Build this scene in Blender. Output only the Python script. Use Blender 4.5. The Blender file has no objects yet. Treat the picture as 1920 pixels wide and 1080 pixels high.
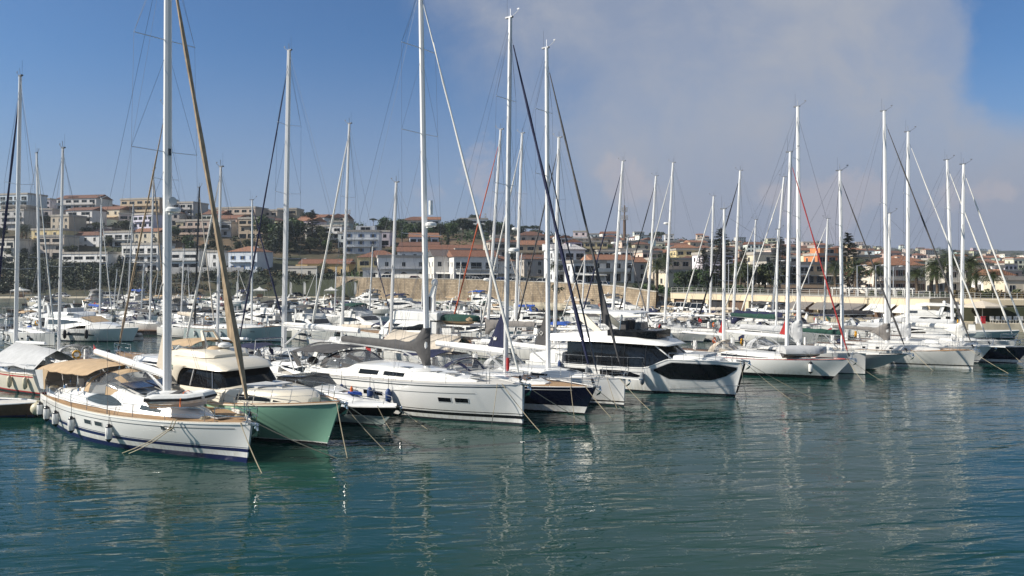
import bpy, math, random
from math import sin, cos, pi, sqrt, atan2, radians
from mathutils import Vector, noise as mnoise

RND = random.Random(11)
SC = bpy.context.scene
COL = SC.collection
H, F, HY = 7.5, 1387.0, 520.0          # eye height, focal length and horizon row of the photograph (1920 px wide)

def W(px, py, z=0.0):
    d = (H - z) * F / (py - HY)
    return ((px - 960) / F * d, d)

def PX(px, d): return (px - 960) / F * d
def ZH(py, d): return H - (py - HY) / F * d
def lerp(a, b, t): return a + (b - a) * t
def clamp(v, a=0.0, b=1.0): return max(a, min(b, v))
def smooth(t):
    t = clamp(t); return t * t * (3 - 2 * t)
def interp(tab, x):
    if x <= tab[0][0]: return tab[0][1]
    for (x0, y0), (x1, y1) in zip(tab, tab[1:]):
        if x <= x1: return y0 + (y1 - y0) * (x - x0) / (x1 - x0)
    return tab[-1][1]

# ------------------------------------------------------------------ mesh builder
class MB:
    def __init__(s): s.v = []; s.f = []; s.m = []
    def add(s, vs, fs, m=0):
        o = len(s.v); s.v += [tuple(v) for v in vs]
        for f in fs: s.f.append([i + o for i in f]); s.m.append(m)
        return s
    def box(s, c, d, rz=0.0, m=0, top=1.0, ry=0.0):
        x, y, z = d[0] / 2, d[1] / 2, d[2] / 2
        pts = []
        for sz in (-1, 1):
            k = top if sz > 0 else 1.0
            for sx, sy in ((-1, -1), (1, -1), (1, 1), (-1, 1)):
                px, py, pz = sx * x * k, sy * y * k, sz * z
                if ry: px, pz = px * cos(ry) + pz * sin(ry), -px * sin(ry) + pz * cos(ry)
                pts.append((c[0] + px * cos(rz) - py * sin(rz), c[1] + px * sin(rz) + py * cos(rz), c[2] + pz))
        return s.add(pts, [(3, 2, 1, 0), (4, 5, 6, 7), (0, 1, 5, 4), (1, 2, 6, 5), (2, 3, 7, 6), (3, 0, 4, 7)], m)
    def tube(s, pts, r, n=6, m=0, cap=True, flat=1.0):
        P = [Vector(p) for p in pts]; k = len(P)
        rr = r if isinstance(r, (list, tuple)) else [r] * k
        vs, fs = [], []
        up = Vector((0, 0, 1))
        for i in range(k):
            t = (P[min(i + 1, k - 1)] - P[max(i - 1, 0)])
            if t.length < 1e-9: t = Vector((0, 0, 1))
            t.normalize()
            a = up if abs(t.z) < 0.95 else Vector((0, 1, 0))
            u = t.cross(a).normalized(); w = u.cross(t)
            for j in range(n):
                q = 2 * pi * (j + 0.5) / n
                vs.append(P[i] + u * (cos(q) * rr[i]) + w * (sin(q) * rr[i] * flat))
        for i in range(k - 1):
            for j in range(n):
                a, b = i * n + j, i * n + (j + 1) % n
                fs.append((a, b, b + n, a + n))
        if cap:
            fs.append(tuple(reversed(range(n)))); fs.append(tuple(range((k - 1) * n, k * n)))
        return s.add(vs, fs, m)
    def loft(s, rings, closed=True, cap0=True, cap1=True, m=0, mats=None):
        n = len(rings[0]); vs = [p for r in rings for p in r]
        o = len(s.v); s.v += [tuple(p) for p in vs]
        for i in range(len(rings) - 1):
            for j in range(n if closed else n - 1):
                a, b = i * n + j, i * n + (j + 1) % n
                s.f.append([o + a, o + b, o + b + n, o + a + n])
                s.m.append(mats(i, j) if mats else m)
        if closed:
            if cap0: s.f.append([o + j for j in reversed(range(n))]); s.m.append(m)
            if cap1: s.f.append([o + (len(rings) - 1) * n + j for j in range(n)]); s.m.append(m)
        return s
    def grid(s, rows, m=0, mats=None): return s.loft(rows, closed=False, m=m, mats=mats)
    def sheet(s, rows, th=0.02, m=0):
        """an open surface given a thickness: the rows, and the rows pushed down"""
        s.grid(rows, m)
        s.grid([[(p[0], p[1], p[2] - th) for p in reversed(r)] for r in rows], m)
        return s
    def ball(s, c, r, n=8, k=5, m=0, sq=(1, 1, 1)):
        rings = []
        for i in range(k + 1):
            a = pi * i / k
            q = max(sin(a), 0.02)
            rings.append([(c[0] + r * sq[0] * q * cos(2 * pi * j / n), c[1] + r * sq[1] * q * sin(2 * pi * j / n), c[2] - r * sq[2] * cos(a)) for j in range(n)])
        return s.loft(rings, m=m)
    def disc(s, c, r, axis=(1, 0, 0), th=0.05, n=12, m=0):
        a = Vector(axis).normalized() * th / 2; c = Vector(c)
        return s.tube([c - a, c + a], r, n, m)
    def torus(s, c, R, r, axis='x', n=16, k=5, m=0):
        pts = []
        for i in range(n + 1):
            q = 2 * pi * i / n
            o = {'x': (0, cos(q) * R, sin(q) * R), 'y': (cos(q) * R, 0, sin(q) * R), 'z': (cos(q) * R, sin(q) * R, 0)}[axis]
            pts.append((c[0] + o[0], c[1] + o[1], c[2] + o[2]))
        return s.tube(pts, r, k, m, cap=False)
    def build(s, name, mats, parent=None, angle=35, color=None, loc=None, flat=False):
        me = bpy.data.meshes.new(name)
        me.from_pydata(s.v, [], s.f)
        if not isinstance(mats, (list, tuple)): mats = [mats]
        for q in mats: me.materials.append(q)
        me.polygons.foreach_set('material_index', [min(i, len(mats) - 1) for i in s.m])
        if not flat:
            me.polygons.foreach_set('use_smooth', [True] * len(me.polygons))
            me.update()
            me.set_sharp_from_angle(angle=radians(angle))
        me.update()
        o = bpy.data.objects.new(name, me); COL.objects.link(o)
        if parent is not None: o.parent = parent
        if color: o.color = (*color, 1)
        if loc: o.location = loc
        return o

def tag(o, label=None, cat=None, group=None, kind=None):
    if label: o['label'] = label
    if cat: o['category'] = cat
    if group: o['group'] = group
    if kind: o['kind'] = kind
    return o

def thing(name, label, cat, loc=(0, 0, 0), rz=0.0, group=None):
    o = bpy.data.objects.new(name, None); COL.objects.link(o)
    o.empty_display_size = 0.5
    o.location = loc; o.rotation_euler = (0, 0, rz)
    return tag(o, label, cat, group)

def inst(src, parent=None, loc=None, rz=0.0, scale=None, name=None, color=None):
    o = src.copy(); COL.objects.link(o)
    o.parent = parent
    if loc is not None: o.location = loc
    o.rotation_euler = (0, 0, rz)
    if scale is not None: o.scale = scale if isinstance(scale, (tuple, list)) else (scale,) * 3
    if color: o.color = (*color, 1)
    return o

# ------------------------------------------------------------------ materials
def nodes_of(m):
    m.use_nodes = True
    nt = m.node_tree; nt.nodes.clear()
    out = nt.nodes.new('ShaderNodeOutputMaterial')
    p = nt.nodes.new('ShaderNodeBsdfPrincipled')
    nt.links.new(p.outputs[0], out.inputs['Surface'])
    return nt, p, out

def mat(name, col=(.8, .8, .8), rough=.5, metal=0.0, coat=0.0, var=.10, scale=2.0, bump=0.0, bscale=20.0, tint=False, stretch=None, spec=.5, trans=False):
    m = bpy.data.materials.new(name)
    nt, p, out = nodes_of(m); N = nt.nodes.new; L = nt.links.new
    tc = N('ShaderNodeTexCoord'); mp = N('ShaderNodeMapping')
    L(tc.outputs['Object'], mp.inputs[0])
    if stretch: mp.inputs['Scale'].default_value = stretch
    no = N('ShaderNodeTexNoise'); no.inputs['Scale'].default_value = scale; no.inputs['Detail'].default_value = 5; no.inputs['Roughness'].default_value = .6
    L(mp.outputs[0], no.inputs['Vector'])
    mr = N('ShaderNodeMapRange'); mr.inputs['From Min'].default_value = .3; mr.inputs['From Max'].default_value = .7
    mr.inputs['To Min'].default_value = 1 - var; mr.inputs['To Max'].default_value = 1 + var * .6
    L(no.outputs['Fac'], mr.inputs['Value'])
    mx = N('ShaderNodeMix'); mx.data_type = 'RGBA'; mx.blend_type = 'MULTIPLY'; mx.inputs['Factor'].default_value = 1
    if tint:
        oi = N('ShaderNodeObjectInfo'); L(oi.outputs['Color'], mx.inputs['A'])
    else:
        mx.inputs['A'].default_value = (*col, 1)
    L(mr.outputs[0], mx.inputs['B'])
    L(mx.outputs['Result'], p.inputs['Base Color'])
    p.inputs['Roughness'].default_value = rough
    p.inputs['Metallic'].default_value = metal
    p.inputs['Coat Weight'].default_value = coat
    p.inputs['Specular IOR Level'].default_value = spec
    if bump:
        nb = N('ShaderNodeTexNoise'); nb.inputs['Scale'].default_value = bscale; nb.inputs['Detail'].default_value = 4
        L(mp.outputs[0], nb.inputs['Vector'])
        b = N('ShaderNodeBump'); b.inputs['Strength'].default_value = bump; b.inputs['Distance'].default_value = .05
        L(nb.outputs['Fac'], b.inputs['Height']); L(b.outputs[0], p.inputs['Normal'])
    m['_n'] = 1
    return m

def mat_clear(name, col, alpha, rough=.06):
    m = bpy.data.materials.new(name); nt, p, out = nodes_of(m); N = nt.nodes.new; L = nt.links.new
    p.inputs['Base Color'].default_value = (*col, 1); p.inputs['Roughness'].default_value = rough
    tr = N('ShaderNodeBsdfTransparent'); mx = N('ShaderNodeMixShader')
    no = N('ShaderNodeTexNoise'); no.inputs['Scale'].default_value = 2.5
    mr = N('ShaderNodeMapRange'); mr.inputs['To Min'].default_value = alpha - .15; mr.inputs['To Max'].default_value = alpha + .15
    L(no.outputs['Fac'], mr.inputs['Value']); L(mr.outputs[0], mx.inputs[0])
    L(tr.outputs[0], mx.inputs[1]); L(p.outputs[0], mx.inputs[2]); L(mx.outputs[0], out.inputs['Surface'])
    return m

def mat_lines(name, c1, c2, freq, axis, width=.12, rough=.6, bump=.3, tint=False, var=.15):
    """boards, slats or tile courses: thin dark joints repeated along one object axis"""
    m = mat(name, c1, rough, var=var, tint=tint); nt = m.node_tree; N = nt.nodes.new; L = nt.links.new
    p = next(n for n in nt.nodes if n.type == 'BSDF_PRINCIPLED'); mx = next(n for n in nt.nodes if n.type == 'MIX')
    tc = next(n for n in nt.nodes if n.type == 'TEX_COORD')
    sx = N('ShaderNodeSeparateXYZ'); L(tc.outputs['Object'], sx.inputs[0])
    mu = N('ShaderNodeMath'); mu.operation = 'MULTIPLY'; mu.inputs[1].default_value = freq; L(sx.outputs[axis], mu.inputs[0])
    fr = N('ShaderNodeMath'); fr.operation = 'FRACT'; L(mu.outputs[0], fr.inputs[0])
    lt = N('ShaderNodeMath'); lt.operation = 'LESS_THAN'; lt.inputs[1].default_value = width; L(fr.outputs[0], lt.inputs[0])
    m2 = N('ShaderNodeMix'); m2.data_type = 'RGBA'; L(lt.outputs[0], m2.inputs['Factor']); L(mx.outputs['Result'], m2.inputs['A'])
    m2.inputs['B'].default_value = (*c2, 1); L(m2.outputs['Result'], p.inputs['Base Color'])
    if bump:
        b = N('ShaderNodeBump'); b.inputs['Strength'].default_value = bump; b.inputs['Distance'].default_value = .03; L(fr.outputs[0], b.inputs['Height']); L(b.outputs[0], p.inputs['Normal'])
    return m

M = {}
M['white'] = mat('white_gelcoat', (.80, .80, .78), .22, coat=.3, var=.035, scale=.7, stretch=(1, 1, .35))
def grime(m):
    nt = m.node_tree; N = nt.nodes.new; L = nt.links.new
    p = next(n for n in nt.nodes if n.type == 'BSDF_PRINCIPLED'); src = p.inputs['Base Color'].links[0].from_socket; tc = next(n for n in nt.nodes if n.type == 'TEX_COORD')
    sx = N('ShaderNodeSeparateXYZ'); L(tc.outputs['Object'], sx.inputs[0])
    r = N('ShaderNodeMapRange'); r.interpolation_type = 'SMOOTHSTEP'; r.inputs['From Min'].default_value = .85; r.inputs['From Max'].default_value = .12; L(sx.outputs['Z'], r.inputs['Value'])
    mp = N('ShaderNodeMapping'); mp.inputs['Scale'].default_value = (5, 5, .5); L(tc.outputs['Object'], mp.inputs[0]); no = N('ShaderNodeTexNoise'); no.inputs['Scale'].default_value = 1.2; no.inputs['Detail'].default_value = 6; L(mp.outputs[0], no.inputs['Vector'])
    q = N('ShaderNodeMapRange'); q.inputs['From Min'].default_value = .42; q.inputs['From Max'].default_value = .75; q.inputs['To Max'].default_value = .5; L(no.outputs['Fac'], q.inputs['Value'])
    k = N('ShaderNodeMath'); k.operation = 'MULTIPLY'; L(r.outputs[0], k.inputs[0]); L(q.outputs[0], k.inputs[1])
    x = N('ShaderNodeMix'); x.data_type = 'RGBA'; L(k.outputs[0], x.inputs['Factor']); L(src, x.inputs['A']); x.inputs['B'].default_value = (.42, .37, .26, 1); L(x.outputs['Result'], p.inputs['Base Color'])
grime(M['white'])
M['white2'] = mat('weathered_gelcoat', (.66, .655, .63), .35, coat=.15, var=.10, scale=.9, stretch=(1, 1, .35)); grime(M['white2'])
M['deck'] = mat('deck_white', (.60, .58, .54), .6, var=.12, scale=3)
M['cream'] = mat('cream_gelcoat', (.76, .70, .58), .25, coat=.3, var=.04, scale=.6)
M['green'] = mat('mint_green_hull', (.24, .46, .345), .15, coat=.6, var=.05, scale=.5)
M['greyhull'] = mat('pale_grey_hull', (.46, .53, .52), .25, coat=.3, var=.05, scale=.5)
M['navy'] = mat('navy_gelcoat', (.006, .008, .022), .12, coat=.6, var=.2, scale=.5)
M['navystripe'] = mat('navy_stripe', (.010, .018, .085), .3, var=.1)
M['black'] = mat('black_gelcoat', (.012, .012, .014), .2, coat=.3, var=.1)
M['red'] = mat('red_cloth', (.42, .02, .02), .6, var=.15)
M['redstay'] = mat('red_stay_cover', (.36, .03, .028), .6, var=.15)
M['orangestay'] = mat('orange_stay_cover', (.55, .10, .035), .6, var=.15)
M['orange'] = mat('orange_plastic', (.75, .16, .03), .5)
M['antifoul'] = mat('dark_antifouling', (.012, .018, .028), .7, var=.3)
M['weed'] = mat('algae_waterline', (.05, .075, .03), .8, var=.35, scale=6)
M['teak'] = mat_lines('teak_planks', (.40, .25, .13), (.09, .05, .03), 14, 1, .16, .65, .2)
M['teakrail'] = mat('varnished_teak', (.32, .17, .07), .35, coat=.3, var=.2, scale=8, stretch=(.2, 1, 1))
M['brownwood'] = mat('brown_wood', (.13, .075, .045), .6, var=.25, scale=6)
M['alu'] = mat('mast_alloy', (.60, .61, .62), .35, metal=.55, var=.05, scale=1)
M['mast'] = mat('white_mast', (.80, .80, .79), .3, var=.05, scale=.5, stretch=(1, 1, .1))
M['mastgrey'] = mat('grey_mast', (.62, .63, .64), .4, metal=.1, var=.06)
M['mastbrown'] = mat('varnished_mast_foot', (.35, .22, .10), .4, var=.2)
M['mastblack'] = mat('black_mast', (.015, .015, .018), .35)
M['steel'] = mat('polished_steel', (.62, .63, .65), .18, metal=1.0, var=.04)
M['wire'] = mat('rigging_wire', (.16, .17, .19), .4, metal=.5)
M['rope'] = mat('mooring_rope', (.42, .36, .25), .8, var=.3, scale=30)
M['darkrope'] = mat('dark_rope', (.05, .05, .05), .8)
M['glass'] = mat('tinted_window', (.008, .010, .013), .06, var=.5, scale=1.6, spec=.32)
M['smoke'] = mat('smoked_window', (.05, .065, .075), .08, var=.3, scale=.8, spec=.7)
M['vinyl'] = mat_clear('clear_vinyl', (.16, .17, .18), .55)
M['screen'] = mat_clear('smoked_windscreen', (.03, .04, .05), .8)
M['tan'] = mat('tan_canvas', (.50, .36, .22), .85, var=.16, scale=2, bump=.6, bscale=3)
M['tan2'] = mat('faded_tan_sailcloth', (.38, .285, .185), .85, var=.5, scale=7, bump=.5, bscale=9, stretch=(1, 1, .22))
M['beige'] = mat('beige_canvas', (.58, .51, .42), .85, var=.1, scale=2, bump=.3, bscale=5)
M['grey'] = mat('charcoal_canvas', (.075, .073, .075), .85, var=.25, scale=2, bump=.7, bscale=3)
M['midgrey'] = mat('taupe_canvas', (.20, .185, .175), .85, var=.15, scale=2, bump=.3, bscale=5)
M['lightgrey'] = mat('pale_grey_canvas', (.50, .51, .52), .85, var=.12, scale=2, bump=.35, bscale=4)
M['navycloth'] = mat('navy_canvas', (.010, .015, .055), .85, var=.2, scale=2, bump=.3, bscale=5)
M['greencloth'] = mat('dark_green_canvas', (.010, .055, .040), .85, var=.2, scale=2, bump=.3, bscale=5)
M['bluecloth'] = mat('royal_blue_canvas', (.02, .08, .36), .85, var=.2, scale=2, bump=.3, bscale=5)
M['whitecloth'] = mat('white_sailcloth', (.72, .71, .67), .85, var=.08, scale=3, bump=.25, bscale=8)
M['blackcloth'] = mat('black_canvas', (.012, .012, .016), .85, var=.2, scale=2, bump=.3)
M['fenderblue'] = mat('navy_fender', (.015, .05, .17), .5, var=.12)
M['fendercream'] = mat('cream_fender', (.60, .55, .40), .5, var=.12)
M['fendergrey'] = mat('grey_fender', (.20, .22, .24), .6, var=.12)
M['fenderwhite'] = mat('white_fender', (.72, .72, .70), .45, var=.08)
M['rubber'] = mat('black_rubber', (.018, .018, .02), .6)
M['tubegrey'] = mat('grey_inflatable_tube', (.30, .31, .32), .55, var=.08)
M['yellow'] = mat('yellow_plastic', (.75, .38, .02), .5)
M['tint'] = mat('painted_hull', rough=.25, coat=.2, var=.05, scale=.6, tint=True)
M['cloth'] = mat('boat_canvas', rough=.85, var=.15, scale=2, bump=.3, bscale=5, tint=True)
M['stucco'] = mat('stucco', rough=.9, var=.14, scale=.45, bump=.1, bscale=8, tint=True)
M['rooftile'] = mat_lines('roof_tiles', (.4, .15, .08), (.13, .05, .03), 2.2, 0, .3, .85, .6, tint=True, var=.35)
M['concrete'] = mat('concrete', (.42, .39, .34), .9, var=.25, scale=.6, bump=.2, bscale=6)
M['quaywall'] = mat('quay_limestone', (.50, .44, .33), .9, var=.3, scale=.5, bump=.3, bscale=4)
M['creamwall'] = mat('cream_render', (.66, .56, .40), .85, var=.10, scale=.35, bump=.08)
M['asphalt'] = mat('asphalt', (.06, .06, .062), .9, var=.2, scale=1, bump=.2)
M['winframe'] = mat('window_frame', (.62, .61, .58), .5)
M['shutter'] = mat_lines('shutter', (.1, .1, .1), (.03, .03, .03), 9, 2, .3, .6, .3, tint=True)
M['railing'] = mat('white_railing', (.58, .58, .56), .45)
M['offwhite'] = mat('off_white_hull', (.64, .635, .60), .28, coat=.2, var=.05, scale=.6); 
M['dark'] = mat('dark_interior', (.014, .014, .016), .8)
M['carpaint'] = mat('car_paint', rough=.25, coat=.6, var=.03, tint=True)
M['trunk'] = mat('bark', (.11, .075, .05), .9, var=.3, scale=4, bump=.4, bscale=10)
M['palmtrunk'] = mat_lines('palm_bark', (.17, .125, .085), (.06, .045, .03), 4, 2, .3, .9, .5)
def leafmat(name, a):
    return mat(name, a, .65, var=.45, scale=1.3)
M['leaf'] = leafmat('leaf_green', (.045, .088, .018))
M['leafdark'] = leafmat('leaf_dark_green', (.020, .038, .012))
M['leafolive'] = leafmat('leaf_olive', (.060, .072, .024))
M['leafdry'] = leafmat('leaf_dry_scrub', (.14, .105, .05))
M['pine'] = leafmat('pine_needles', (.032, .052, .024))
M['palmleaf'] = leafmat('palm_frond', (.050, .068, .022))
grime(M['offwhite'])
M['solar'] = mat('solar_panel', (.02, .025, .05), .15)
SUN_E, SKY_S, EXPO = 4.6, .0655, .47
SKY_TINT = (.58, .885, 1.23)
C_LOW, C_BANK, C_PUFF, C_DUSK, C_HIGH = (3.45, 3.95, 5.5), (4.15, 4.5, 5.35), (5.2, 4.85, 5.25), (2.95, 3.35, 4.6), (1.6, 2.25, 2.8)
WAVE = .30
HAZE = 0.00017
SKIP = set()
HSKIP = set()
# ------------------------------------------------------------------ camera, light, sky
cam = bpy.data.objects.new('camera', bpy.data.cameras.new('camera')); COL.objects.link(cam)
cam.data.sensor_width = 36; cam.data.lens = F / 1920 * 36
cam.location = (0, 0, H); cam.rotation_euler = (pi / 2, 0, 0)
cam.data.shift_y = -(540 - HY) / 1920
cam.data.clip_start = .5; cam.data.clip_end = 20000
SC.camera = cam
SUN = Vector((-.82, -.17, .53)).normalized()
ELEV = math.asin(SUN.z); AZ = atan2(SUN.x, SUN.y)
sl = bpy.data.lights.new('sun', 'SUN'); sl.energy = SUN_E; sl.angle = radians(.53); sl.color = (1, .93, .82)
so = bpy.data.objects.new('sun', sl); COL.objects.link(so)
so.rotation_euler = (-SUN).to_track_quat('-Z', 'Y').to_euler(); so.location = (-80, -10, 60)

wd = bpy.data.worlds.new('World'); SC.world = wd; wd.use_nodes = True
nt = wd.node_tree; nt.nodes.clear(); N = nt.nodes.new; L = nt.links.new
def wm(op, a, b=None, c=None, clampit=False):
    n = N('ShaderNodeMath'); n.operation = op; n.use_clamp = clampit
    for i, v in enumerate((a, b, c)):
        if v is None: continue
        if isinstance(v, (int, float)): n.inputs[i].default_value = v
        else: L(v, n.inputs[i])
    return n.outputs[0]
def wstep(v, a, b):
    n = N('ShaderNodeMapRange'); n.interpolation_type = 'SMOOTHSTEP'
    n.inputs['From Min'].default_value = a; n.inputs['From Max'].default_value = b
    L(v, n.inputs['Value']); return n.outputs[0]
out = N('ShaderNodeOutputWorld'); bg = N('ShaderNodeBackground'); L(bg.outputs[0], out.inputs[0])
bg.inputs['Strength'].default_value = SKY_S
sky = N('ShaderNodeTexSky'); sky.sky_type = 'NISHITA'; sky.sun_disc = False
sky.sun_elevation = ELEV; sky.sun_rotation = AZ % (2 * pi); sky.air_density = 1.0; sky.dust_density = 1.2; sky.ozone_density = 1.6; sky.altitude = 0
tc = N('ShaderNodeTexCoord'); sp = N('ShaderNodeSeparateXYZ'); L(tc.outputs['Generated'], sp.inputs[0])
yy = wm('MAXIMUM', wm('ABSOLUTE', sp.outputs['Y']), .08)
u = wm('DIVIDE', sp.outputs['X'], yy); v = wm('DIVIDE', sp.outputs['Z'], yy)
cb = N('ShaderNodeCombineXYZ'); L(u, cb.inputs[0]); L(v, cb.inputs[1]); L(sp.outputs['Y'], cb.inputs[2])
def wnoise(scale, detail, rough, off=0.0, dist=0.0):
    mp = N('ShaderNodeMapping'); mp.inputs['Location'].default_value = (off, off * .7, 0); L(cb.outputs[0], mp.inputs[0])
    n = N('ShaderNodeTexNoise'); n.inputs['Scale'].default_value = scale; n.inputs['Detail'].default_value = detail; n.inputs['Roughness'].default_value = rough; n.inputs['Distortion'].default_value = dist
    L(mp.outputs[0], n.inputs['Vector']); return wm('SUBTRACT', n.outputs['Fac'], .5)
n1 = wnoise(3.2, 7, .55, 1.3); n2 = wnoise(9, 7, .6, 5.1, .3); n3 = wnoise(1.6, 5, .5, 8.2); n4 = wnoise(5.0, 8, .55, 3.7)
uw = wm('ADD', u, wm('ADD', wm('MULTIPLY', n1, .30), wm('MULTIPLY', n2, .13)))
# the big soft bank of cloud: its edge leans inwards low down, blue sky past its far side
edge = wm('ADD', -.14, wm('MULTIPLY', wm('SUBTRACT', .38, v), .55))
body = wstep(wm('SUBTRACT', uw, edge), -.03, .19)
past = wm('SUBTRACT', 1.0, wm('MULTIPLY', wstep(uw, .595, .65), wstep(wm('ADD', v, wm('MULTIPLY', n1, .2)), .17, .24)))
thin = wm('MULTIPLY', wstep(wm('ADD', n3, wm('MULTIPLY', n2, .35)), -.14, .12), .50)
bank = wm('MULTIPLY', wm('MULTIPLY', body, past), wm('ADD', thin, .58))
# lit puffs low over the town
pu = wm('SUBTRACT', 1.0, wm('DIVIDE', wm('ABSOLUTE', wm('SUBTRACT', v, .115)), .085))
puff = wm('MULTIPLY', wstep(wm('ADD', wm('MULTIPLY', pu, .20), wm('ADD', wm('MULTIPLY', n4, 1.0), wm('MULTIPLY', n2, .8))), .17, .30), wstep(u, -.20, -.05))
# milky air over the horizon
low = wm('MULTIPLY', wm('SUBTRACT', 1.0, wstep(v, -.02, .34)), .85)
def wmix(fac, a, b):
    m = N('ShaderNodeMix'); m.data_type = 'RGBA'
    if isinstance(fac, (int, float)): m.inputs['Factor'].default_value = fac
    else: L(fac, m.inputs['Factor'])
    for key, q in (('A', a), ('B', b)):
        if isinstance(q, tuple): m.inputs[key].default_value = (*q, 1)
        else: L(q, m.inputs[key])
    return m.outputs['Result']
hz = N('ShaderNodeMix'); hz.data_type = 'RGBA'
skc = N('ShaderNodeMix'); skc.data_type = 'RGBA'; skc.blend_type = 'MULTIPLY'; skc.inputs['Factor'].default_value = 1
L(sky.outputs[0], skc.inputs['A']); skc.inputs['B'].default_value = (*SKY_TINT, 1)
c = wmix(wm('MULTIPLY', wstep(v, .40, 1.0), .75), skc.outputs['Result'], C_HIGH)
c = wmix(low, c, C_LOW)
c = wmix(bank, c, C_BANK)
c = wmix(wm('MULTIPLY', wm('MULTIPLY', wm('SUBTRACT', 1.0, wstep(v, .02, .24)), wstep(u, -.1, .35)), .75), c, C_DUSK)
c = wmix(wm('MULTIPLY', puff, .5), c, C_PUFF)
L(c, bg.inputs['Color'])
SC.view_settings.view_transform = 'Standard'; SC.view_settings.look = 'None'
SC.view_settings.exposure = EXPO; SC.view_settings.gamma = 1
SC.cycles.use_denoising = True
SC.cycles.max_bounces = 8; SC.cycles.transparent_max_bounces = 24; SC.cycles.caustics_reflective = False; SC.cycles.caustics_refractive = False

# ------------------------------------------------------------------ water
def water_mat():
    m = bpy.data.materials.new('harbour_water'); nt, p, out = nodes_of(m); N = nt.nodes.new; L = nt.links.new
    tc = N('ShaderNodeTexCoord')
    def no(scale, det, rough, st=(1, 1, 1), rot=0.0, dist=0.0):
        m0 = N('ShaderNodeMapping'); m0.inputs['Rotation'].default_value = (0, 0, rot); L(tc.outputs['Object'], m0.inputs[0])
        mp = N('ShaderNodeMapping'); mp.inputs['Scale'].default_value = st; L(m0.outputs[0], mp.inputs[0])
        n = N('ShaderNodeTexNoise'); n.inputs['Scale'].default_value = scale; n.inputs['Detail'].default_value = det; n.inputs['Roughness'].default_value = rough; n.inputs['Distortion'].default_value = dist
        L(mp.outputs[0], n.inputs['Vector']); return n.outputs['Fac']
    def ma(op, a, b):
        n = N('ShaderNodeMath'); n.operation = op
        for i, v in enumerate((a, b)):
            if isinstance(v, (int, float)): n.inputs[i].default_value = v
            else: L(v, n.inputs[i])
        return n.outputs[0]
    swell = no(.45, 2, .45, (.30, 1.0, 1), -.12)
    chop = no(1.5, 2, .42, (.24, 1.0, 1), -.15, .35)
    rip = no(4.2, 2, .5, (.34, 1.0, 1), -.05, .4)
    patch = no(.045, 3, .5, (1, 1.6, 1), .3)
    pr = N('ShaderNodeMapRange'); pr.inputs['From Min'].default_value = .38; pr.inputs['From Max'].default_value = .62; pr.inputs['To Min'].default_value = .5; pr.inputs['To Max'].default_value = 1.35
    L(patch, pr.inputs['Value'])
    rd = ma('SUBTRACT', 1.0, ma('ABSOLUTE', ma('SUBTRACT', ma('MULTIPLY', chop, 2.0), 1.0), 0.0)); chop = ma('ADD', ma('MULTIPLY', chop, .55), ma('MULTIPLY', rd, .32))
    h = ma('ADD', ma('MULTIPLY', swell, .40), ma('ADD', ma('MULTIPLY', chop, .36), ma('MULTIPLY', rip, .06)))
    h = ma('MULTIPLY', h, pr.outputs[0])
    b = N('ShaderNodeBump'); b.inputs['Strength'].default_value = 1.0; b.inputs['Distance'].default_value = WAVE
    L(h, b.inputs['Height']); L(b.outputs[0], p.inputs['Normal'])
    mx = N('ShaderNodeMix'); mx.data_type = 'RGBA'; mx.inputs['A'].default_value = (.004, .033, .025, 1); mx.inputs['B'].default_value = (.009, .047, .039, 1)
    L(patch, mx.inputs['Factor']); L(mx.outputs['Result'], p.inputs['Base Color'])
    p.inputs['Roughness'].default_value = .025; p.inputs['IOR'].default_value = 1.33
    return m
M['water'] = water_mat()
mb = MB(); mb.add([(-3500, -120, 0), (3500, -120, 0), (3500, 6000, 0), (-3500, 6000, 0)], [(0, 1, 2, 3)])
tag(mb.build('water', M['water'], flat=True), 'dark teal rippled harbour water', kind='structure')

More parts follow.
